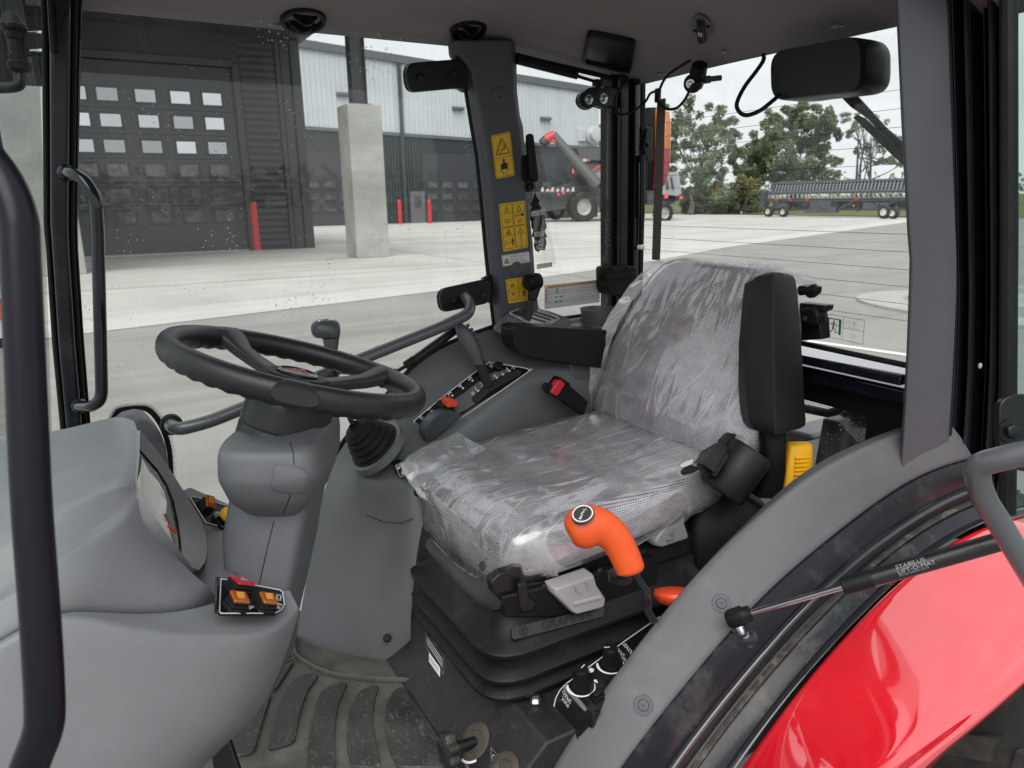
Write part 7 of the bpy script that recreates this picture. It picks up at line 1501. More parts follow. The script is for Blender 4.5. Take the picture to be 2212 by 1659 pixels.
# front carrier under the cushion: rail plate, round rail, slide catch, rivets
f_ = lambda u, v, z=.96: onz(u, v, z)
fp = [(930, 1096), (946, 1110), (1085, 1272), (1086, 1298), (1060, 1284), (1000, 1220), (945, 1140), (930, 1130)]
mb = MB(); mb.prism([ony(u, v, -.545) for u, v in ((929, 1097), (948, 1122), (1000, 1176), (1062, 1240), (1064, 1255), (1058, 1255), (990, 1186), (940, 1138), (930, 1128))], (0, -.008, 0)); mb.build('front_rail', BLKS, seat, bevel=.002)
mb = MB(); mb.tube([ony(958, 1108, -.57), ony(1080, 1228, -.57)], .012, 12); mb.build('round_rail', BLKS, seat)
mb = MB(); mb.tube([ony(1068, 1226, -.56), ony(1120, 1222, -.58)], .004, 8); mb.build('release_rod', BLKS, seat)
mb = MB(); mb.prism([onx(u, v, .965) for u, v in ((1060, 1258), (1078, 1240), (1130, 1222), (1134, 1262), (1195, 1255), (1196, 1305), (1140, 1318), (1088, 1330), (1085, 1300), (1066, 1282))], (.02, 0, 0)); mb.build('corner_bracket', BLKS, seat, bevel=.003)
mb = MB(); mb.prism([onx(u, v, .950) for u, v in ((1120, 1262), (1138, 1258), (1144, 1290), (1158, 1298), (1160, 1308), (1146, 1322), (1128, 1324), (1122, 1310))], (.008, 0, 0)); mb.build('catch_tab', BLKS, seat, bevel=.003)
for u, v, x in ((1177, 1270, .962), (1296, 1236, .962)): mb = MB(); mb.lathe(onx(u, v, x), (-1, 0, 0), [(.0105, -.002), (.0105, .002), (.007, .006), (.002, .007)], 18); mb.build('rivet', BLK, seat)
for u, v in ((981, 1160), (1043, 1223)): p = ony(u, v, -.543); mb = MB(); mb.lathe(p, (0, 1, 0), [(.010, -.002), (.0095, .002), (.006, .005), (.002, .006)], 18); mb.build('rivet', BLK, seat)
mb = MB(); mb.prism([onx(u, v, .975) for u, v in ((1128, 1236), (1290, 1195), (1345, 1180), (1350, 1222), (1285, 1240), (1200, 1262), (1136, 1272))], (.015, 0, 0)); mb.build('side_plate', BLK, seat, bevel=.002)
# dusty top panel of the suspension cover
SUSP = M('suspension_cover', (.045, .046, .050), .52, grain=.12, var=.12, dust=.35, dustcol=(.18, .18, .18), dscale=9)
fcv = [[(905, 1168), (928, 1142), (945, 1140)], [(907, 1182), (935, 1150), (958, 1152)], [(950, 1240), (985, 1205), (1005, 1200)], [(1010, 1298), (1040, 1262), (1058, 1256)], [(1020, 1305), (1056, 1298), (1066, 1282)], [(1050, 1318), (1085, 1318), (1086, 1300)]]
zz_ = (.930, .965, .985)
mb = MB(); mb.grid([[onz(u, v, zz_[i]) for i, (u, v) in enumerate(r)] for r in fcv]); 
mb.grid([[onz(u, v, .930) for u, v in (r[0],)]+[onz(*r[0], .930)+V((.012, -.03, -.022))] for r in fcv]); mb.build('cover_front', SUSP, seat, sub=1, weld=True)
mb = MB(); mb.prism([onx(u, v, .955) for u, v in ((1085, 1290), (1200, 1262), (1420, 1205), (1420, 1290), (1240, 1335), (1090, 1335))], (.02, 0, 0)); mb.build('cover_side', BLK, seat, bevel=.004)
# rubber suspension bellows: three flared collars
def rrx(x0, x1, y0, y1, r, z): return [V((p.x, p.y, z)) for p in fillet([V((x0, y0, 0)), V((x1, y0, 0)), V((x1, y1, 0)), V((x0, y1, 0))], r, 8)]
BEL = M('bellows_rubber', (.008, .008, .0085), .5, spec=.28, grain=.15, gscale=700, var=.12, dust=.10)
for zr, g0, nm in ((.893, 0, 'bellows'), (.842, .004, 'bellows'), (.808, .008, 'bellows')):
    x0, x1, y0, y1 = .925+g0*.3, 1.335, -1.12, -.487+g0*.3
    rs = [rrx(x0+.045, x1-.05, y0+.05, y1-.050, .05, zr+.050), rrx(x0+.040, x1-.045, y0+.045, y1-.044, .05, zr+.030), rrx(x0+.02, x1-.02, y0+.02, y1-.022, .065, zr+.012), rrx(x0+.004, x1-.004, y0, y1-.004, .075, zr+.004), rrx(x0, x1, y0, y1, .078, zr), rrx(x0+.001, x1-.001, y0, y1-.001, .078, zr-.007), rrx(x0+.03, x1-.03, y0+.03, y1-.03, .06, zr-.010), rrx(x0+.05, x1-.05, y0+.05, y1-.06, .05, zr-.03)]
    mb = MB(); mb.loft(rs, True, False); bo = mb.build(nm, BEL, seat, angle=50)
    if zr == .893:
        A_, B_, C_, D_ = [onx(u, v, .936) for u, v in ((1104, 1356), (1305, 1312), (1303, 1332), (1110, 1385))]
        # lettering lies on the sloping flank of the top collar
        nq = V((-.75, 0, .66)); 
        Qp = lambda u, v, h=0: onpl(u, v, V((.936, -.6, .905)), nq)+nq*h
        Q = Quad(Qp(1104, 1355), Qp(1306, 1309), Qp(1304, 1332), Qp(1108, 1383)); 
        mb = MB(); mb.prism([Q.P(a, b, -.006) for a, b in Q.rrect(0, 0, 1, 1, .25)], Q.n*.007); bdg = mb.build('badge', M('badge_rubber', (.022, .022, .023), .34, var=.1), bo, bevel=.001)
        mb = MB(); Q.text(mb, 'GRAMMER', .59, .5, .98, h=.0022, sx=1.16); v0 = len(mb.v)
        for a in (-.5, 0, .5): Q.line(mb, [(.115, .80), (.115+a*.035, .25+abs(a)*.1)], .07, .0022)
        Q.line(mb, Q.circ(.115, .5, .38, 20), .07, .0022, True); lt_ = mb.build('lettering', M('badge_letter', (.012, .012, .012), .30), bdg, smooth=False, solid=.0016)
# pale grey adjusting paddles
pd1 = [onx(u, v, .935) for u, v in ((1195, 1270), (1282, 1240), (1288, 1262), (1308, 1292), (1306, 1308), (1298, 1313), (1244, 1327), (1234, 1322), (1206, 1294), (1196, 1284))]
mb = MB(); cc = sum(pd1, V())/10; mb.loft([[p+V((.03, 0, .0)) for p in pd1], [p+V((.004, 0, 0)) for p in pd1], [cc+(p-cc)*.94-V((.004, 0, 0)) for p in pd1]], True, True); p1 = mb.build('height_paddle', PADL, seat, bevel=.003, seg=3)
mb = MB(); Q = Quad(onx(1212, 1262, .9305), onx(1275, 1242, .9305), onx(1290, 1290, .9305), onx(1240, 1305, .9305))
Q.line(mb, [(.30, .2), (.40, .35), (.30, .5)], .05, .0006); Q.line(mb, [(.30, .45), (.38, .65), (.52, .62)], .05, .0006); Q.line(mb, [(.68, .25), (.82, .3), (.74, .5), (.86, .6)], .05, .0006); mb.build('icon', M('paddle_emboss', (.30, .28, .295), .4), p1, smooth=False)
mb = MB(); mb.tube([onx(1236, 1304, .934), onx(1296, 1288, .934)], .006, 10); mb.build('finger_rib', PADL, p1)
pd2 = [onx(u, v, .955) for u, v in ((1412, 1170), (1418, 1158), (1440, 1131), (1474, 1100), (1480, 1103), (1478, 1130), (1487, 1157), (1484, 1164), (1426, 1183), (1414, 1180))]
mb = MB(); cc = sum(pd2, V())/10; mb.loft([[p+V((.03, 0, .0)) for p in pd2], [p+V((.004, 0, 0)) for p in pd2], [cc+(p-cc)*.92-V((.004, 0, 0)) for p in pd2]], True, True); p2 = mb.build('recline_paddle', PADM, seat, bevel=.003, seg=3)
mb = MB(); mb.tube([onx(1440, 1167, .949), onx(1454, 1163, .949), onx(1457, 1142, .949)], .0022, 6); mb.prism([onx(u, v, .949) for u, v in ((1446, 1152), (1452, 1148), (1452, 1153), (1449, 1158))], (-.001, 0, 0)); mb.build('icon', M('paddle_emboss_b', (.17, .17, .18), .4), p2)

# clear film over the seat: a separate sheet with real folds
def wrinkle(p, k=1.0):
    q = V((p.x*7, p.y*5, p.z*5)); a = noise.fractal(q, 1.0, 2.0, 4); b = noise.fractal(V((p.x*17+p.y*4, p.y*6, p.z*5)), 1.0, 2.0, 2)
    return .0030*a+.0022*(1-abs(b)*2)*k
fc = thing('plastic_seat_cover', 'crinkled clear plastic film bag left on the seat', 'plastic cover', V((1.2, -.8, 1.0)))
def filmed(rings, name, fold, sub=True, uvf=None):
    import itertools
    big = []
    for i in range(len(rings)-1):
        for k in range(4):
            t = k/4; big.append([a.lerp(b, t) for a, b in zip(rings[i], rings[i+1])])
    big.append(rings[-1]); n = len(big[0])
    c = sum((p for r in big for p in r), V())/(len(big)*n)
    mb = MB(); out = []
    for r in big:
        rr2 = []
        for k in range(n):
            for s in (0, .5):
                p = r[k].lerp(r[(k+1) % n], s); d = (p-c).normalized(); rr2.append(p+d*(.004+wrinkle(p)))
        out.append(rr2)
    mb.loft(out, True, True); o = mb.build(name, FILM, fc, sub=0, angle=180); with_uv(o, uvf)
    at_ = o.data.attributes.new('fold', 'FLOAT', 'POINT'); cc = wloc(o)
    for i, v in enumerate(o.data.vertices): at_.data[i].value = fold(v.co+cc)
    return o
filmed(cush(.004)[1:-1], 'cushion_film', lambda p: .0+.20*max(0, 1-abs((p-V((SX, -.56, 1.0))).dot(V((0, 1, 0)))/.03))*.4, uvf=lambda p: (p.x, p.y-p.z*.7))
filmed(back(.004)[2:], 'backrest_film', lambda p: .15*ss(((p-BB).dot(bu)-.40)/.06), uvf=lambda p: (p.x*1.0, (p-BB).dot(bu)))
# loose hems and flaps
def sheet(rows, name, fold, amp=.006, nu=8, nv=5):
    """rows: list of 3D polylines of equal length, refined and crumpled"""
    R1 = [cr(r, nu) for r in rows]; cols = [cr([r[i] for r in R1], nv) for i in range(len(R1[0]))]
    mb = MB(); G_ = []
    for i, c in enumerate(cols):
        G_.append([p+V((noise.noise(p*38), noise.noise(p*38+V((5, 0, 0))), noise.noise(p*38+V((0, 9, 0)))))*amp*.7+V((noise.noise(p*110), noise.noise(p*110+V((5, 0, 0))), noise.noise(p*110+V((0, 9, 0)))))*amp*.14 for p in c])
    mb.grid(G_); o = mb.build(name, FILM, fc, angle=180); with_uv(o, lambda p: (p.x+p.z*.7, p.y+p.z*.5))
    at_ = o.data.attributes.new('fold', 'FLOAT', 'POINT')
    for i, v in enumerate(o.data.vertices): at_.data[i].value = fold
    return o
hem_t = [(868, 998), (905, 1042), (960, 1092), (1030, 1140), (1100, 1172), (1160, 1190), (1196, 1186)]
hem_m = [(866, 1006), (900, 1056), (955, 1108), (1025, 1160), (1095, 1200), (1155, 1220), (1198, 1212)]
hem_b = [(880, 1012), (930, 1062), (985, 1112), (1050, 1168), (1110, 1210), (1165, 1238), (1205, 1238)]
xs_ = [1.345, 1.33, 1.275, 1.19, 1.09, 1.01, .965]
sheet([[onx(u, v, x)-FW*.022 for (u, v), x in zip(h, xs_)] for h in (hem_t, hem_m, hem_b)], 'front_hem', .30)
fl_ = [[(866, 1000, 1.35), (890, 982, 1.36), (935, 955, 1.375), (990, 932, 1.39)], [(884, 1030, 1.335), (915, 1005, 1.34), (965, 975, 1.355), (1020, 948, 1.37)], [(930, 1058, 1.30), (960, 1030, 1.31), (1000, 1000, 1.33), (1050, 965, 1.35)]]
sheet([[onx(*p)-FW*.03 for p in r] for r in fl_], 'corner_flap', .22)
sheet([[onx(*p) for p in r] for r in [[(1175, 1105, .985), (1190, 1140, .962), (1198, 1190, .955), (1200, 1235, .958)], [(1215, 1110, .98), (1228, 1150, .958), (1232, 1200, .955), (1205, 1240, .958)]]], 'side_hem', .14)
fb = [[(1600, 566, 1.04), (1645, 572, 1.02), (1690, 586, .995), (1735, 600, .985)], [(1620, 590, 1.03), (1665, 592, 1.01), (1715, 604, .985), (1756, 618, .98)], [(1640, 620, 1.02), (1690, 612, 1.0), (1728, 622, .985), (1746, 634, .98)]]
sheet([[onx(*p)+V((0, -.02, 0)) for p in r] for r in fb], 'top_flap', .22)
eg = [[(1274, 885, 1.44), (1274, 800, 1.45), (1297, 715, 1.445), (1342, 640, 1.43), (1392, 584, 1.41), (1425, 560, 1.39)], [(1300, 890, 1.43), (1305, 800, 1.43), (1326, 722, 1.425), (1368, 650, 1.41), (1412, 595, 1.395), (1440, 568, 1.375)]]
sheet([[onx(*p) for p in r] for r in eg], 'edge_fold', .20)
sheet([[onx(*p) for p in r] for r in [[(1268, 900, 1.42), (1290, 905, 1.41), (1340, 940, 1.36), (1400, 978, 1.28), (1475, 1005, 1.0)], [(1270, 915, 1.42), (1290, 925, 1.40), (1335, 960, 1.35), (1395, 995, 1.27), (1470, 1015, 1.0)]]], 'seat_crease_fold', .10)
sheet([[onx(*p) for p in r] for r in [[(1480, 1005, .985), (1535, 1050, .975), (1510, 1090, .97), (1440, 1135, .965), (1360, 1172, .962)], [(1500, 1015, .975), (1556, 1066, .965), (1530, 1092, .965), (1450, 1143, .96), (1370, 1180, .958)]]], 'side_fold', .10)

# =================================================================== SEAT BELT
sb = thing('belt_retractor', 'black drum shaped seat belt retractor at the near side of the seat', 'seat belt', at(1585, 1020, 1.38))
A_, B_ = at(1556, 1064, 1.40), at(1622, 972, 1.40); axr = (B_-A_).normalized(); rD = .047
e_ = (CAM-A_); e_ = (e_-axr*e_.dot(axr)).normalized(); f_2 = axr.cross(e_)
LnR = (B_-A_).length
mb = MB(); mb.lathe(A_, axr, [(rD*.90, 0), (rD, .006), (rD, LnR-.006), (rD*.90, LnR)], 36); dr = mb.build('drum', BLKT, sb, angle=40)
mb = MB(); mb.box(A_+axr*(LnR*.5)-RT*.040-UP*-.012, (LnR*1.02, .024, .062), (axr, (RT*.8-UP*-.6).normalized(), axr.cross((RT*.8-UP*-.6).normalized()))); 
fl0 = [at(1518, 1008, 1.34), at(1528, 998, 1.34), at(1592, 938, 1.40), at(1602, 944, 1.40), at(1562, 1000, 1.38), at(1535, 1032, 1.36)]
mb = MB(); mb.prism([at(u, v, d) for u, v, d in ((1517, 1012, 1.345), (1530, 992, 1.345), (1540, 985, 1.35), (1552, 990, 1.355), (1538, 1022, 1.35), (1532, 1035, 1.345))], FW*.05); mb.prism([at(u, v, d) for u, v, d in ((1560, 956, 1.39), (1580, 936, 1.40), (1592, 938, 1.40), (1580, 966, 1.395), (1568, 968, 1.39))], FW*.04); mb.build('end_cheek', BLK, sb, bevel=.003)
mb = MB(); mb.prism([at(u, v, d) for u, v, d in ((1536, 1024, 1.335), (1576, 968, 1.385), (1586, 972, 1.385), (1546, 1030, 1.335))], FW*.02); mb.build('slot_bar', RUB, sb, bevel=.001)
mb = MB(); mb.grid([cr([at(1500, 1000, 1.32), at(1520, 1004, 1.325), at(1544, 1022, 1.335)], 5), cr([at(1515, 975, 1.34), at(1535, 976, 1.345), at(1560, 992, 1.36)], 5), cr([at(1545, 958, 1.365), at(1558, 955, 1.37), at(1574, 970, 1.385)], 5)]); mb.build('webbing', M('belt_webbing', (.013, .013, .014), .75, grain=.8, gscale=260), sb, solid=.0016)
mb = MB(); mb.prism([at(u, v, d) for u, v, d in ((1470, 1020, 1.30), (1478, 1010, 1.305), (1494, 1004, 1.315), (1512, 1012, 1.32), (1500, 1022, 1.315), (1475, 1028, 1.30))], FW*.008); mb.build('tongue_grip', BLK, sb, bevel=.003)
mb = MB(); mb.prism([at(u, v, d) for u, v, d in ((1466, 1004, 1.33), (1484, 994, 1.335), (1500, 990, 1.335), (1496, 1002, 1.33), (1476, 1012, 1.325))], FW*.002); mb.build('tongue', M('tongue_metal', (.3, .3, .31), .3, metal=.8), sb, bevel=.001)
bkl = thing('belt_buckle', 'black seat belt buckle with a red release button by the console', 'seat belt buckle', onx(1225, 855, 1.40))
mb = MB(); mb.prism([onx(u, v, 1.385) for u, v in ((1208, 818), (1213, 815), (1229, 826), (1235, 836), (1272, 868), (1262, 900), (1244, 886), (1205, 860), (1187, 851), (1188, 846))], (.030, 0, 0)); mb.build('body', BLK, bkl, bevel=.004, seg=3)
mb = MB(); mb.prism([onx(u, v, 1.381) for u, v in ((1207, 822), (1212, 821), (1222, 830), (1206, 855), (1202, 856), (1190, 848))], (.02, 0, 0)); mb.build('release_button', M('buckle_red', (.62, .02, .04), .35), bkl, bevel=.003, seg=3)
mb = MB(); mb.tube([onx(u, v, 1.383) for u, v in ((1204, 860), (1226, 832), (1230, 827))], .003, 6); mb.build('rim', BLK, bkl)

# =================================================================== SEAT BASE, front knobs, console with dials
bs_ = thing('seat_base', 'scuffed black metal seat base box with a data plate and an adjusting knob', 'seat base', V((1.1, -.7, ZF)))
yb = lambda z: -.434-(z-.70)*1.12
pln = lambda z: [V((1.325, yb(z), z)), V((.83, yb(z), z)), V((.83, -1.05, z)), V((1.325, -1.05, z))]
mb = MB(); mb.hull(pln(.62), pln(.79)); mb.hull([V((1.20, -.50, .62)), V((1.40, -.50, .62)), V((1.40, -1.0, .62)), V((1.20, -1.0, .62))], [V((1.20, -.56, .985)), V((1.365, -.535, .965)), V((1.365, -1.0, .965)), V((1.20, -1.0, .985))]); mb.build('box', BLKSC, bs_, bevel=.004)
nf = V((0, 1, 1.12)).normalized(); F0p = V((1.0, yb(.7), .7))
fpx = lambda u, v, h=0: onpl(u, v, F0p, nf)+nf*h
Q = Quad(*[fpx(u, v, .001) for u, v in ((920, 1353), (961, 1408), (959, 1458), (921, 1398))]); mb = MB(); Q.line(mb, [(0, 0), (1, 0), (1, 1), (0, 1)], .022, .0006, True)
Q.text(mb, 'AGCO CORPORATION', .5, .16, .105, sx=.62); Q.text(mb, 'Duluth, GA, USA', .5, .30, .06, sx=.7)
for b in (.46, .60, .74): Q.poly(mb, [(.06, b-.04), (.94, b-.04), (.94, b+.03), (.06, b+.03)], .0006)
dpl = mb.build('data_plate', M('plate_print', (.42, .43, .43), .4), bs_, smooth=False)
Q = Quad(*[fpx(u, v, .0015) for u, v in ((928, 1410), (952, 1443), (952, 1464), (928, 1430))]); mb = MB(); Q.poly(mb, [(0, 0), (1, 0), (1, 1), (0, 1)], .0006); o = mb.build('serial_sticker', WST, bs_, smooth=False)
mb = MB(); 
for i in range(9): Q.line(mb, [(.1+.09*i, .3), (.1+.09*i, .75)], .12, .001)
mb.build('print', M('pale_ink', (.3, .3, .3), .5), o, smooth=False)
def star(u, v, label, big=True):
    p = fpx(u, v); t = thing('adjuster_knob', label, 'knob', p)
    mb = MB(); mb.lathe(p, nf, [(.032, -.002), (.033, .002), (.030, .004), (.020, .004), (.018, .001), (.0, .001)], 30, cap=False); mb.build('escutcheon', M('dirty_ring', (.06, .05, .04), .7, var=.3, vscale=40), t)
    if big:
        nf2 = V((.0, 1, .10)).normalized(); mb = MB(); mb.cyl(p, p+nf2*.045, .0095, 14); mb.build('shaft', BLKS, t)
        mb = MB(); e = V((0, 0, 1)); e = (e-nf2*e.dot(nf2)).normalized(); f = nf2.cross(e)
        mb.loft([[p+nf2*h+(e*math.cos(q)+f*math.sin(q))*(r*(1+.13*math.cos(7*q))) for q in [2*math.pi*k/56 for k in range(56)]] for r, h in ((.018, .038), (.027, .042), (.029, .052), (.027, .060), (.016, .063))]); mb.build('star_grip', BLKD, t)
        e = V((1, 0, 0)); f = nf.cross(e); mb = MB(); Q = Quad(p+nf*.0032-e*.034+f*.034, p+nf*.0032+e*.034+f*.034, p+nf*.0032+e*.034-f*.034, p+nf*.0032-e*.034-f*.034); Q.line(mb, Q.circ(.5, .5, .52, 12, 3.6, 4.6), .06, .0003); mb.build('scale_mark', WPR, t, smooth=False)
star(1026, 1602, 'black star grip adjusting knob on the front of the seat base'); star(1087, 1668, 'second round knob seat at the bottom edge of the seat base', False)
mb = MB(); Q = Quad(*[fpx(u, v, .001) for u, v in ((1062, 1616), (1076, 1632), (1076, 1675), (1062, 1660))]); Q.line(mb, [(0, 0), (1, 0), (1, 1), (0, 1)], .03, .0006, True); Q.line(mb, Q.circ(.5, .4, .2, 12), .04, .0006, True); mb.build('icon_plate', M('dull_print', (.45, .45, .44), .5), bs_, smooth=False)
tz = .79
p = onz(1156, 1512, tz+.002); mb = MB(); mb.hexnut(p, (0, 0, 1), .010, .014); mb.build('flange_bolt', STEEL, bs_)
# dial console between seat base and fender
dc = thing('dial_console', 'black glossy control panel with two ribbed dials beside the fender', 'control panel', V((.85, -.65, .75)))
K0, K1, K2 = onz(1225, 1468, .845), onz(1395, 1352, .865), onz(1300, 1480, .86)
K0 = onx(1225, 1455, .905); K1 = onx(1400, 1345, .935); K2 = onx(1295, 1490, .842)
nk = (K1-K0).cross(K2-K0).normalized(); nk = nk if nk.z > 0 else -nk
kp = lambda u, v, h=0: onpl(u, v, K0, nk)+nk*h
def k8(x, y): return (1134+x*.1465, 1377+y*.1465)
topP = [k8(600, 690), k8(700, 620), k8(1110, 320), k8(1560, 0), k8(1990, -300), k8(2060, -200), k8(1800, 60), k8(1520, 460), k8(1280, 800), k8(1000, 1110), k8(930, 1075)]
fk = [k8(600, 690), k8(930, 1075)]
Fa, Fb = kp(*fk[0]), kp(*fk[1]); dn = V((0, .32, -1)).normalized(); nfk = (Fb-Fa).cross(dn).normalized(); nfk = nfk if nfk.dot(CAM-Fa) > 0 else -nfk
kf = lambda u, v, h=0: onpl(u, v, Fa, nfk)+nfk*h
mb = MB(); tp3 = [kp(u, v, -.002) for u, v in topP]; mb.prism(tp3, V((0, 0, -.03))); mb.build('top_plate', BLKS, dc, bevel=.002)
fr3 = [k8(600, 690), k8(520, 780), k8(460, 900), k8(440, 980), k8(398, 1370), k8(410, 1400), k8(640, 1700), k8(700, 1700), k8(880, 1250), k8(980, 1110)]
mb = MB(); mb.prism([kf(u, v, -.002) for u, v in fr3], -nfk*.02); mb.build('front_plate', BLKS, dc, bevel=.002)
PNL = M('panel_gloss', (.010, .010, .010), .2, coat=.5, dust=.25, dustcol=(.12, .10, .08), dscale=25)
mb = MB(); mb.add([kp(u, v, .0005) for u, v in topP], [list(range(len(topP)))]); mb.build('decal_top', PNL, dc, smooth=False)
mb = MB(); mb.add([kf(u, v, .0005) for u, v in fr3], [list(range(len(fr3)))]); mb.build('decal_front', PNL, dc, smooth=False)
mb = MB(); mb.tube([kp(*k8(x, y), .0014) for x, y in ((1990, -300), (1560, 0), (1110, 320), (720, 610), (610, 690))], .0009, 5); mb.tube([kf(*k8(x, y), .0014) for x, y in ((600, 697), (520, 785), (462, 900), (442, 980), (402, 1365), (412, 1395), (640, 1690))], .0009, 5); mb.build('outline', WPR, dc)
mb = MB(); mb.grid([[kp(*k8(605, 705), .002), kf(*k8(560, 730), .002)], [kp(*k8(930, 1065), .002), kf(*k8(895, 1090), .002)]]); mb.build('edge_strip', M('edge_strip_sheen', (.14, .15, .155), .22, coat=.5, var=.3, vscale=60), dc)
def dial(x, y, label, ang):
    u, v = k8(x, y); p = kp(u, v, .001); t = thing('control_dial', label, 'knob', p, 'ribbed dials on the black control panel')
    e = (kp(u+20, v, .001)-p).normalized(); f = nk.cross(e)
    mb = MB(); mb.lathe(p, nk, [(.0165, 0), (.0165, .003), (.014, .004)], 30); mb.loft([[p+nk*h+(e*math.cos(q)+f*math.sin(q))*(r*(1+(.05*(1 if k % 4 < 2 else -1) if h < .030 else 0))) for k, q in [(k, 2*math.pi*k/64) for k in range(64)]] for r, h in ((.0150, .003), (.0136, .012), (.0130, .028), (.0134, .0285), (.0132, .036), (.0118, .038))]); kb = mb.build('grip', BLK, t, angle=30)
    d = e*math.cos(ang)+f*math.sin(ang); mb = MB(); mb.box(p+nk*.0383+d*.0065, (.010, .0012, .0006), (d, nk.cross(d), nk)); mb.build('pointer', WPR, kb, smooth=False)
    mb = MB(); Q = Quad(p+(-e+f)*.024, p+(e+f)*.024, p+(e-f)*.024, p+(-e-f)*.024)
    L_, R_ = [], []
    for k in range(31):
        q = math.pi*(.95+1.15*k/30); w = .0012+.0042*(1-k/30)*min(1, k/4+.3); c = p+(e*math.cos(q)+f*math.sin(q))*.0235+nk*.0008; s = (e*math.cos(q)+f*math.sin(q)); L_.append(c+s*w*.5); R_.append(c-s*w*.5)
    mb.grid([L_, R_]); mb.build('scale_arc', WPR, t, smooth=False)
dial(830, 735, 'ribbed black dial for maximum speed, nearer the bottom of the picture', .95); dial(1262, 410, 'ribbed black dial for response, farther up the panel', 3.25)
mb = MB()
def ktext(fn, txt, x, y, sz, x2, y2, align='CENTER', nn=None):
    o = fn(*k8(x, y), .0013); ex = (fn(*k8(x2, y2), .0013)-o).normalized(); ey = nn.cross(ex)
    vs, fs = text_mesh(txt, align); mb.add([o+ex*(a*sz)+ey*(b*sz) for a, b in vs], fs)
ktext(kf, 'MAX.', 600, 945, .0105, 560, 895, nn=nfk); ktext(kf, 'SPEED', 625, 870, .0105, 590, 820, nn=nfk)
ktext(kp, 'RESPONSE', 1560, 215, .0105, 1470, 110, nn=nk); ktext(kp, 'QUICK', 1395, 215, .0095, 1345, 155, nn=nk); ktext(kp, 'SLOW', 1500, 365, .0095, 1450, 305, nn=nk)
def blob(x, y, pts): mb.add([kp(*k8(x+a, y+b), .0013) for a, b in pts], [list(range(len(pts)))])
blob(980, 490, [(-40, -10), (-20, -32), (10, -30), (20, -10), (38, -28), (36, 10), (20, 30), (-10, 36), (-32, 34), (-10, 18), (-36, 10)]); blob(1045, 655, [(-26, -20), (-10, -32), (10, -20), (26, 5), (22, 34), (8, 18), (-12, 16), (-28, -2)])
blob(1880, -20, [(-60, 40), (-20, -40), (30, -20), (10, 30), (-20, 60)])
mb.build('lettering', WPR, dc, smooth=False)
rs = thing('panel_rocker', 'small black rocker switch partly under the fender trim', 'switch', kp(*k8(1080, 870)))
mb = MB(); P = [kp(*k8(x, y), .001) for x, y in ((945, 880), (1075, 780), (1180, 800), (1180, 880), (1030, 985))]; mb.prism(P, nk*.004); mb.build('frame', BLK, rs, bevel=.001)
mb = MB(); P = [kp(*k8(x, y), .005) for x, y in ((985, 890), (1085, 800), (1150, 850), (1060, 935))]; mb.prism(P, nk*.006); mb.build('rocker', RUB, rs, bevel=.002)

# =================================================================== ORANGE RANGE LEVER, ORANGE PULL KNOB, YELLOW HANDLE
ol = thing('range_lever', 'bright orange pistol grip range lever on a black bent stalk beside the seat', 'lever', at(1400, 1340, 1.20))
d0 = 1.13
path = [(1225, 1150, .006), (1229, 1148, .020), (1238, 1145, .0285), (1252, 1141, .0335), (1272, 1137, .0345), (1292, 1138, .031), (1312, 1147, .0275), (1330, 1164, .0255), (1344, 1188, .0245), (1355, 1212, .0240), (1362, 1230, .0232), (1364, 1237, .018)]
pts = [at(u, v, d0+(u-1236)*.0001) for u, v, r in path]; pts2 = cr(pts, 4); rad_ = []
for i in range(len(path)-1):
    for k in range(4): rad_.append(path[i][2]*(1-k/4)+path[i+1][2]*k/4)
rad_.append(path[-1][2]); 
mb = MB(); mb.tube(pts2, rad_, 24, oval=.80, up=UP); gr_ = mb.build('grip', ORG, ol)
bc = at(1259, 1111, d0-.022); nb_ = (UP*.74-FW*.60-RT*.25).normalized()
e = RT-nb_*RT.dot(nb_); e.normalize(); f = nb_.cross(e); f = f if f.dot(UP) > 0 else -f
e2 = (e*.85+f*.35).normalized(); f2 = nb_.cross(e2); f2 = f2 if f2.dot(UP) > 0 else -f2
mb = MB(); mb.lathe(bc-nb_*.004, nb_, [(.0165, 0), (.0165, .0045), (.0155, .0055)], 28, ex=e2, sx=1.12); bg_ = mb.build('badge', M('badge_grey', (.045, .052, .052), .3, coat=.4), ol)
Q = Quad(bc+(-e2+f2)*.0165+nb_*.0016, bc+(e2+f2)*.0165+nb_*.0016, bc+(e2-f2)*.0165+nb_*.0016, bc+(-e2-f2)*.0165+nb_*.0016)
mb = MB(); Q.line(mb, Q.circ(.5, .5, .47, 28), .06, .0004, True)
Q.line(mb, [(.25, .74), (.36, .64)], .04, .0006); Q.text(mb, 'H', .30, .68, .24, rot=.8); Q.text(mb, 'M', .50, .50, .22, rot=.8); Q.text(mb, 'L', .70, .34, .24, rot=.8); Q.line(mb, [(.38, .62), (.44, .56)], .035, .0005); Q.line(mb, [(.57, .44), (.64, .39)], .035, .0005); mb.build('lettering', WPR, bg_, smooth=False)
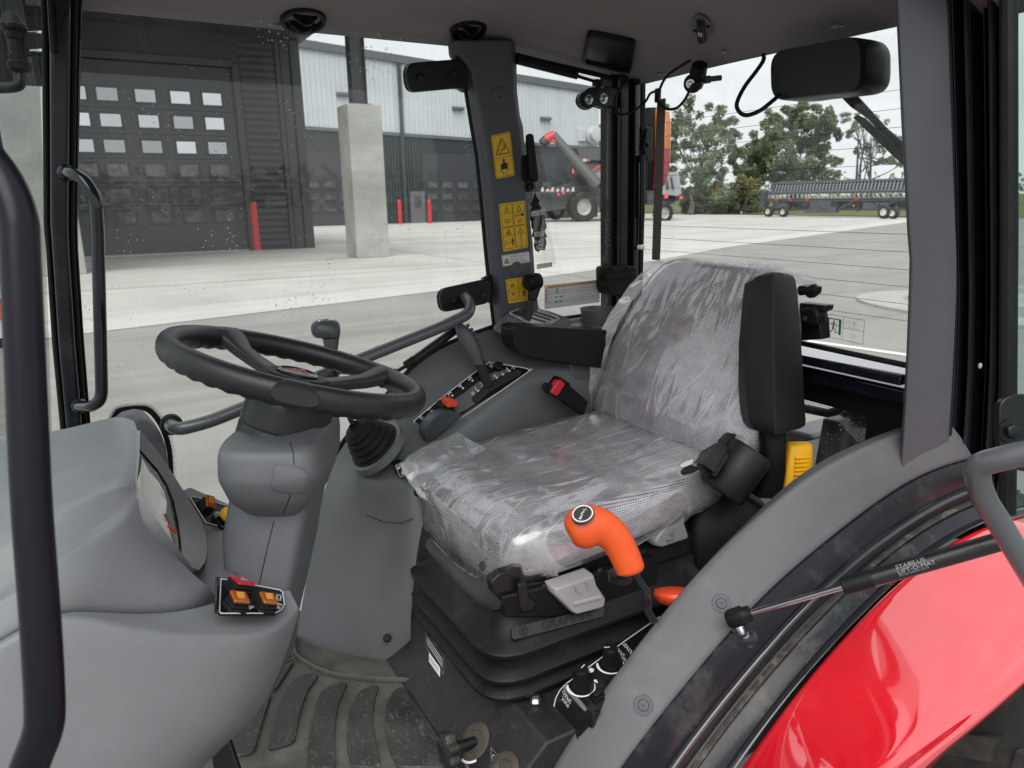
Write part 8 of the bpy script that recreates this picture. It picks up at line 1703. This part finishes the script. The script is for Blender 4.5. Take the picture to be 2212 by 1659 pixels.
mb = MB(); mb.loft([[at(u-8, v, d), at(u+8, v-4, d), at(u+8, v-4, d+.008), at(u-8, v, d+.008)] for u, v, d in ((1362, 1222, 1.15), (1378, 1252, 1.155), (1396, 1278, 1.16), (1399, 1300, 1.17), (1399, 1322, 1.19), (1415, 1348, 1.21))]); mb.build('stalk', BLKG, ol, bevel=.002)
mb = MB(); mb.lathe(at(1340, 1243, 1.21), (0, 0, 1), [(.02, -.008), (.021, -.002), (.021, .004), (.016, .006)], 20); mb.build('collar', BLKS, ol)
ok_ = thing('pull_knob', 'flat orange pull knob half hidden behind the fender trim', 'knob', at(1455, 1300, 1.30))
mb = MB(); mb.lathe(at(1462, 1289, 1.30), (.30, -.22, 1), [(.016, -.016), (.032, -.011), (.041, -.001), (.0425, .004), (.040, .010), (.026, .014), (.001, .015)], 30); mb.build('disc', ORG2, ok_)
mb = MB(); mb.cyl(at(1466, 1330, 1.31), at(1464, 1295, 1.30), .016, 16); mb.build('neck', ORG2, ok_)
yh = thing('yellow_lever', 'yellow ribbed plastic lever grip standing behind the seat', 'lever', at(1710, 1090, 1.46))
rows = [(1703, 1748, 957, 1.46, .010), (1700, 1753, 960, 1.46, .014), (1697, 1753, 975, 1.46, .016), (1694, 1752, 1000, 1.46, .0165), (1691, 1750, 1030, 1.46, .0165), (1688, 1742, 1055, 1.46, .016), (1686, 1735, 1080, 1.46, .015), (1684, 1730, 1110, 1.46, .014)]
mb = MB(); mb.loft(pxloft(rows, 26, 4.2)); yb_ = mb.build('grip', YEL, yh)
for k in range(6):
    v = 990+k*9.0; a, b = at(1718-k*.6, v, 1.442), at(1749-k*1.0, v-1.5, 1.446); mb = MB(); mb.tube([a, b], .0026, 8); mb.build('finger_rib', YEL, yb_)
# odds and ends that close the cab off: left sill under the fender trim, dark void floor behind the seat
mb = MB(); mb.box2((.78, -1.33, .60), (1.60, -.60, .74)); mb.build('rear_floor', BLK, cab, bevel=.01)
mb = MB(); mb.box2((.60, -.60, .50), (1.62, .45, .64)); mb.build('floor_plate', BLKS, cab, bevel=.01)
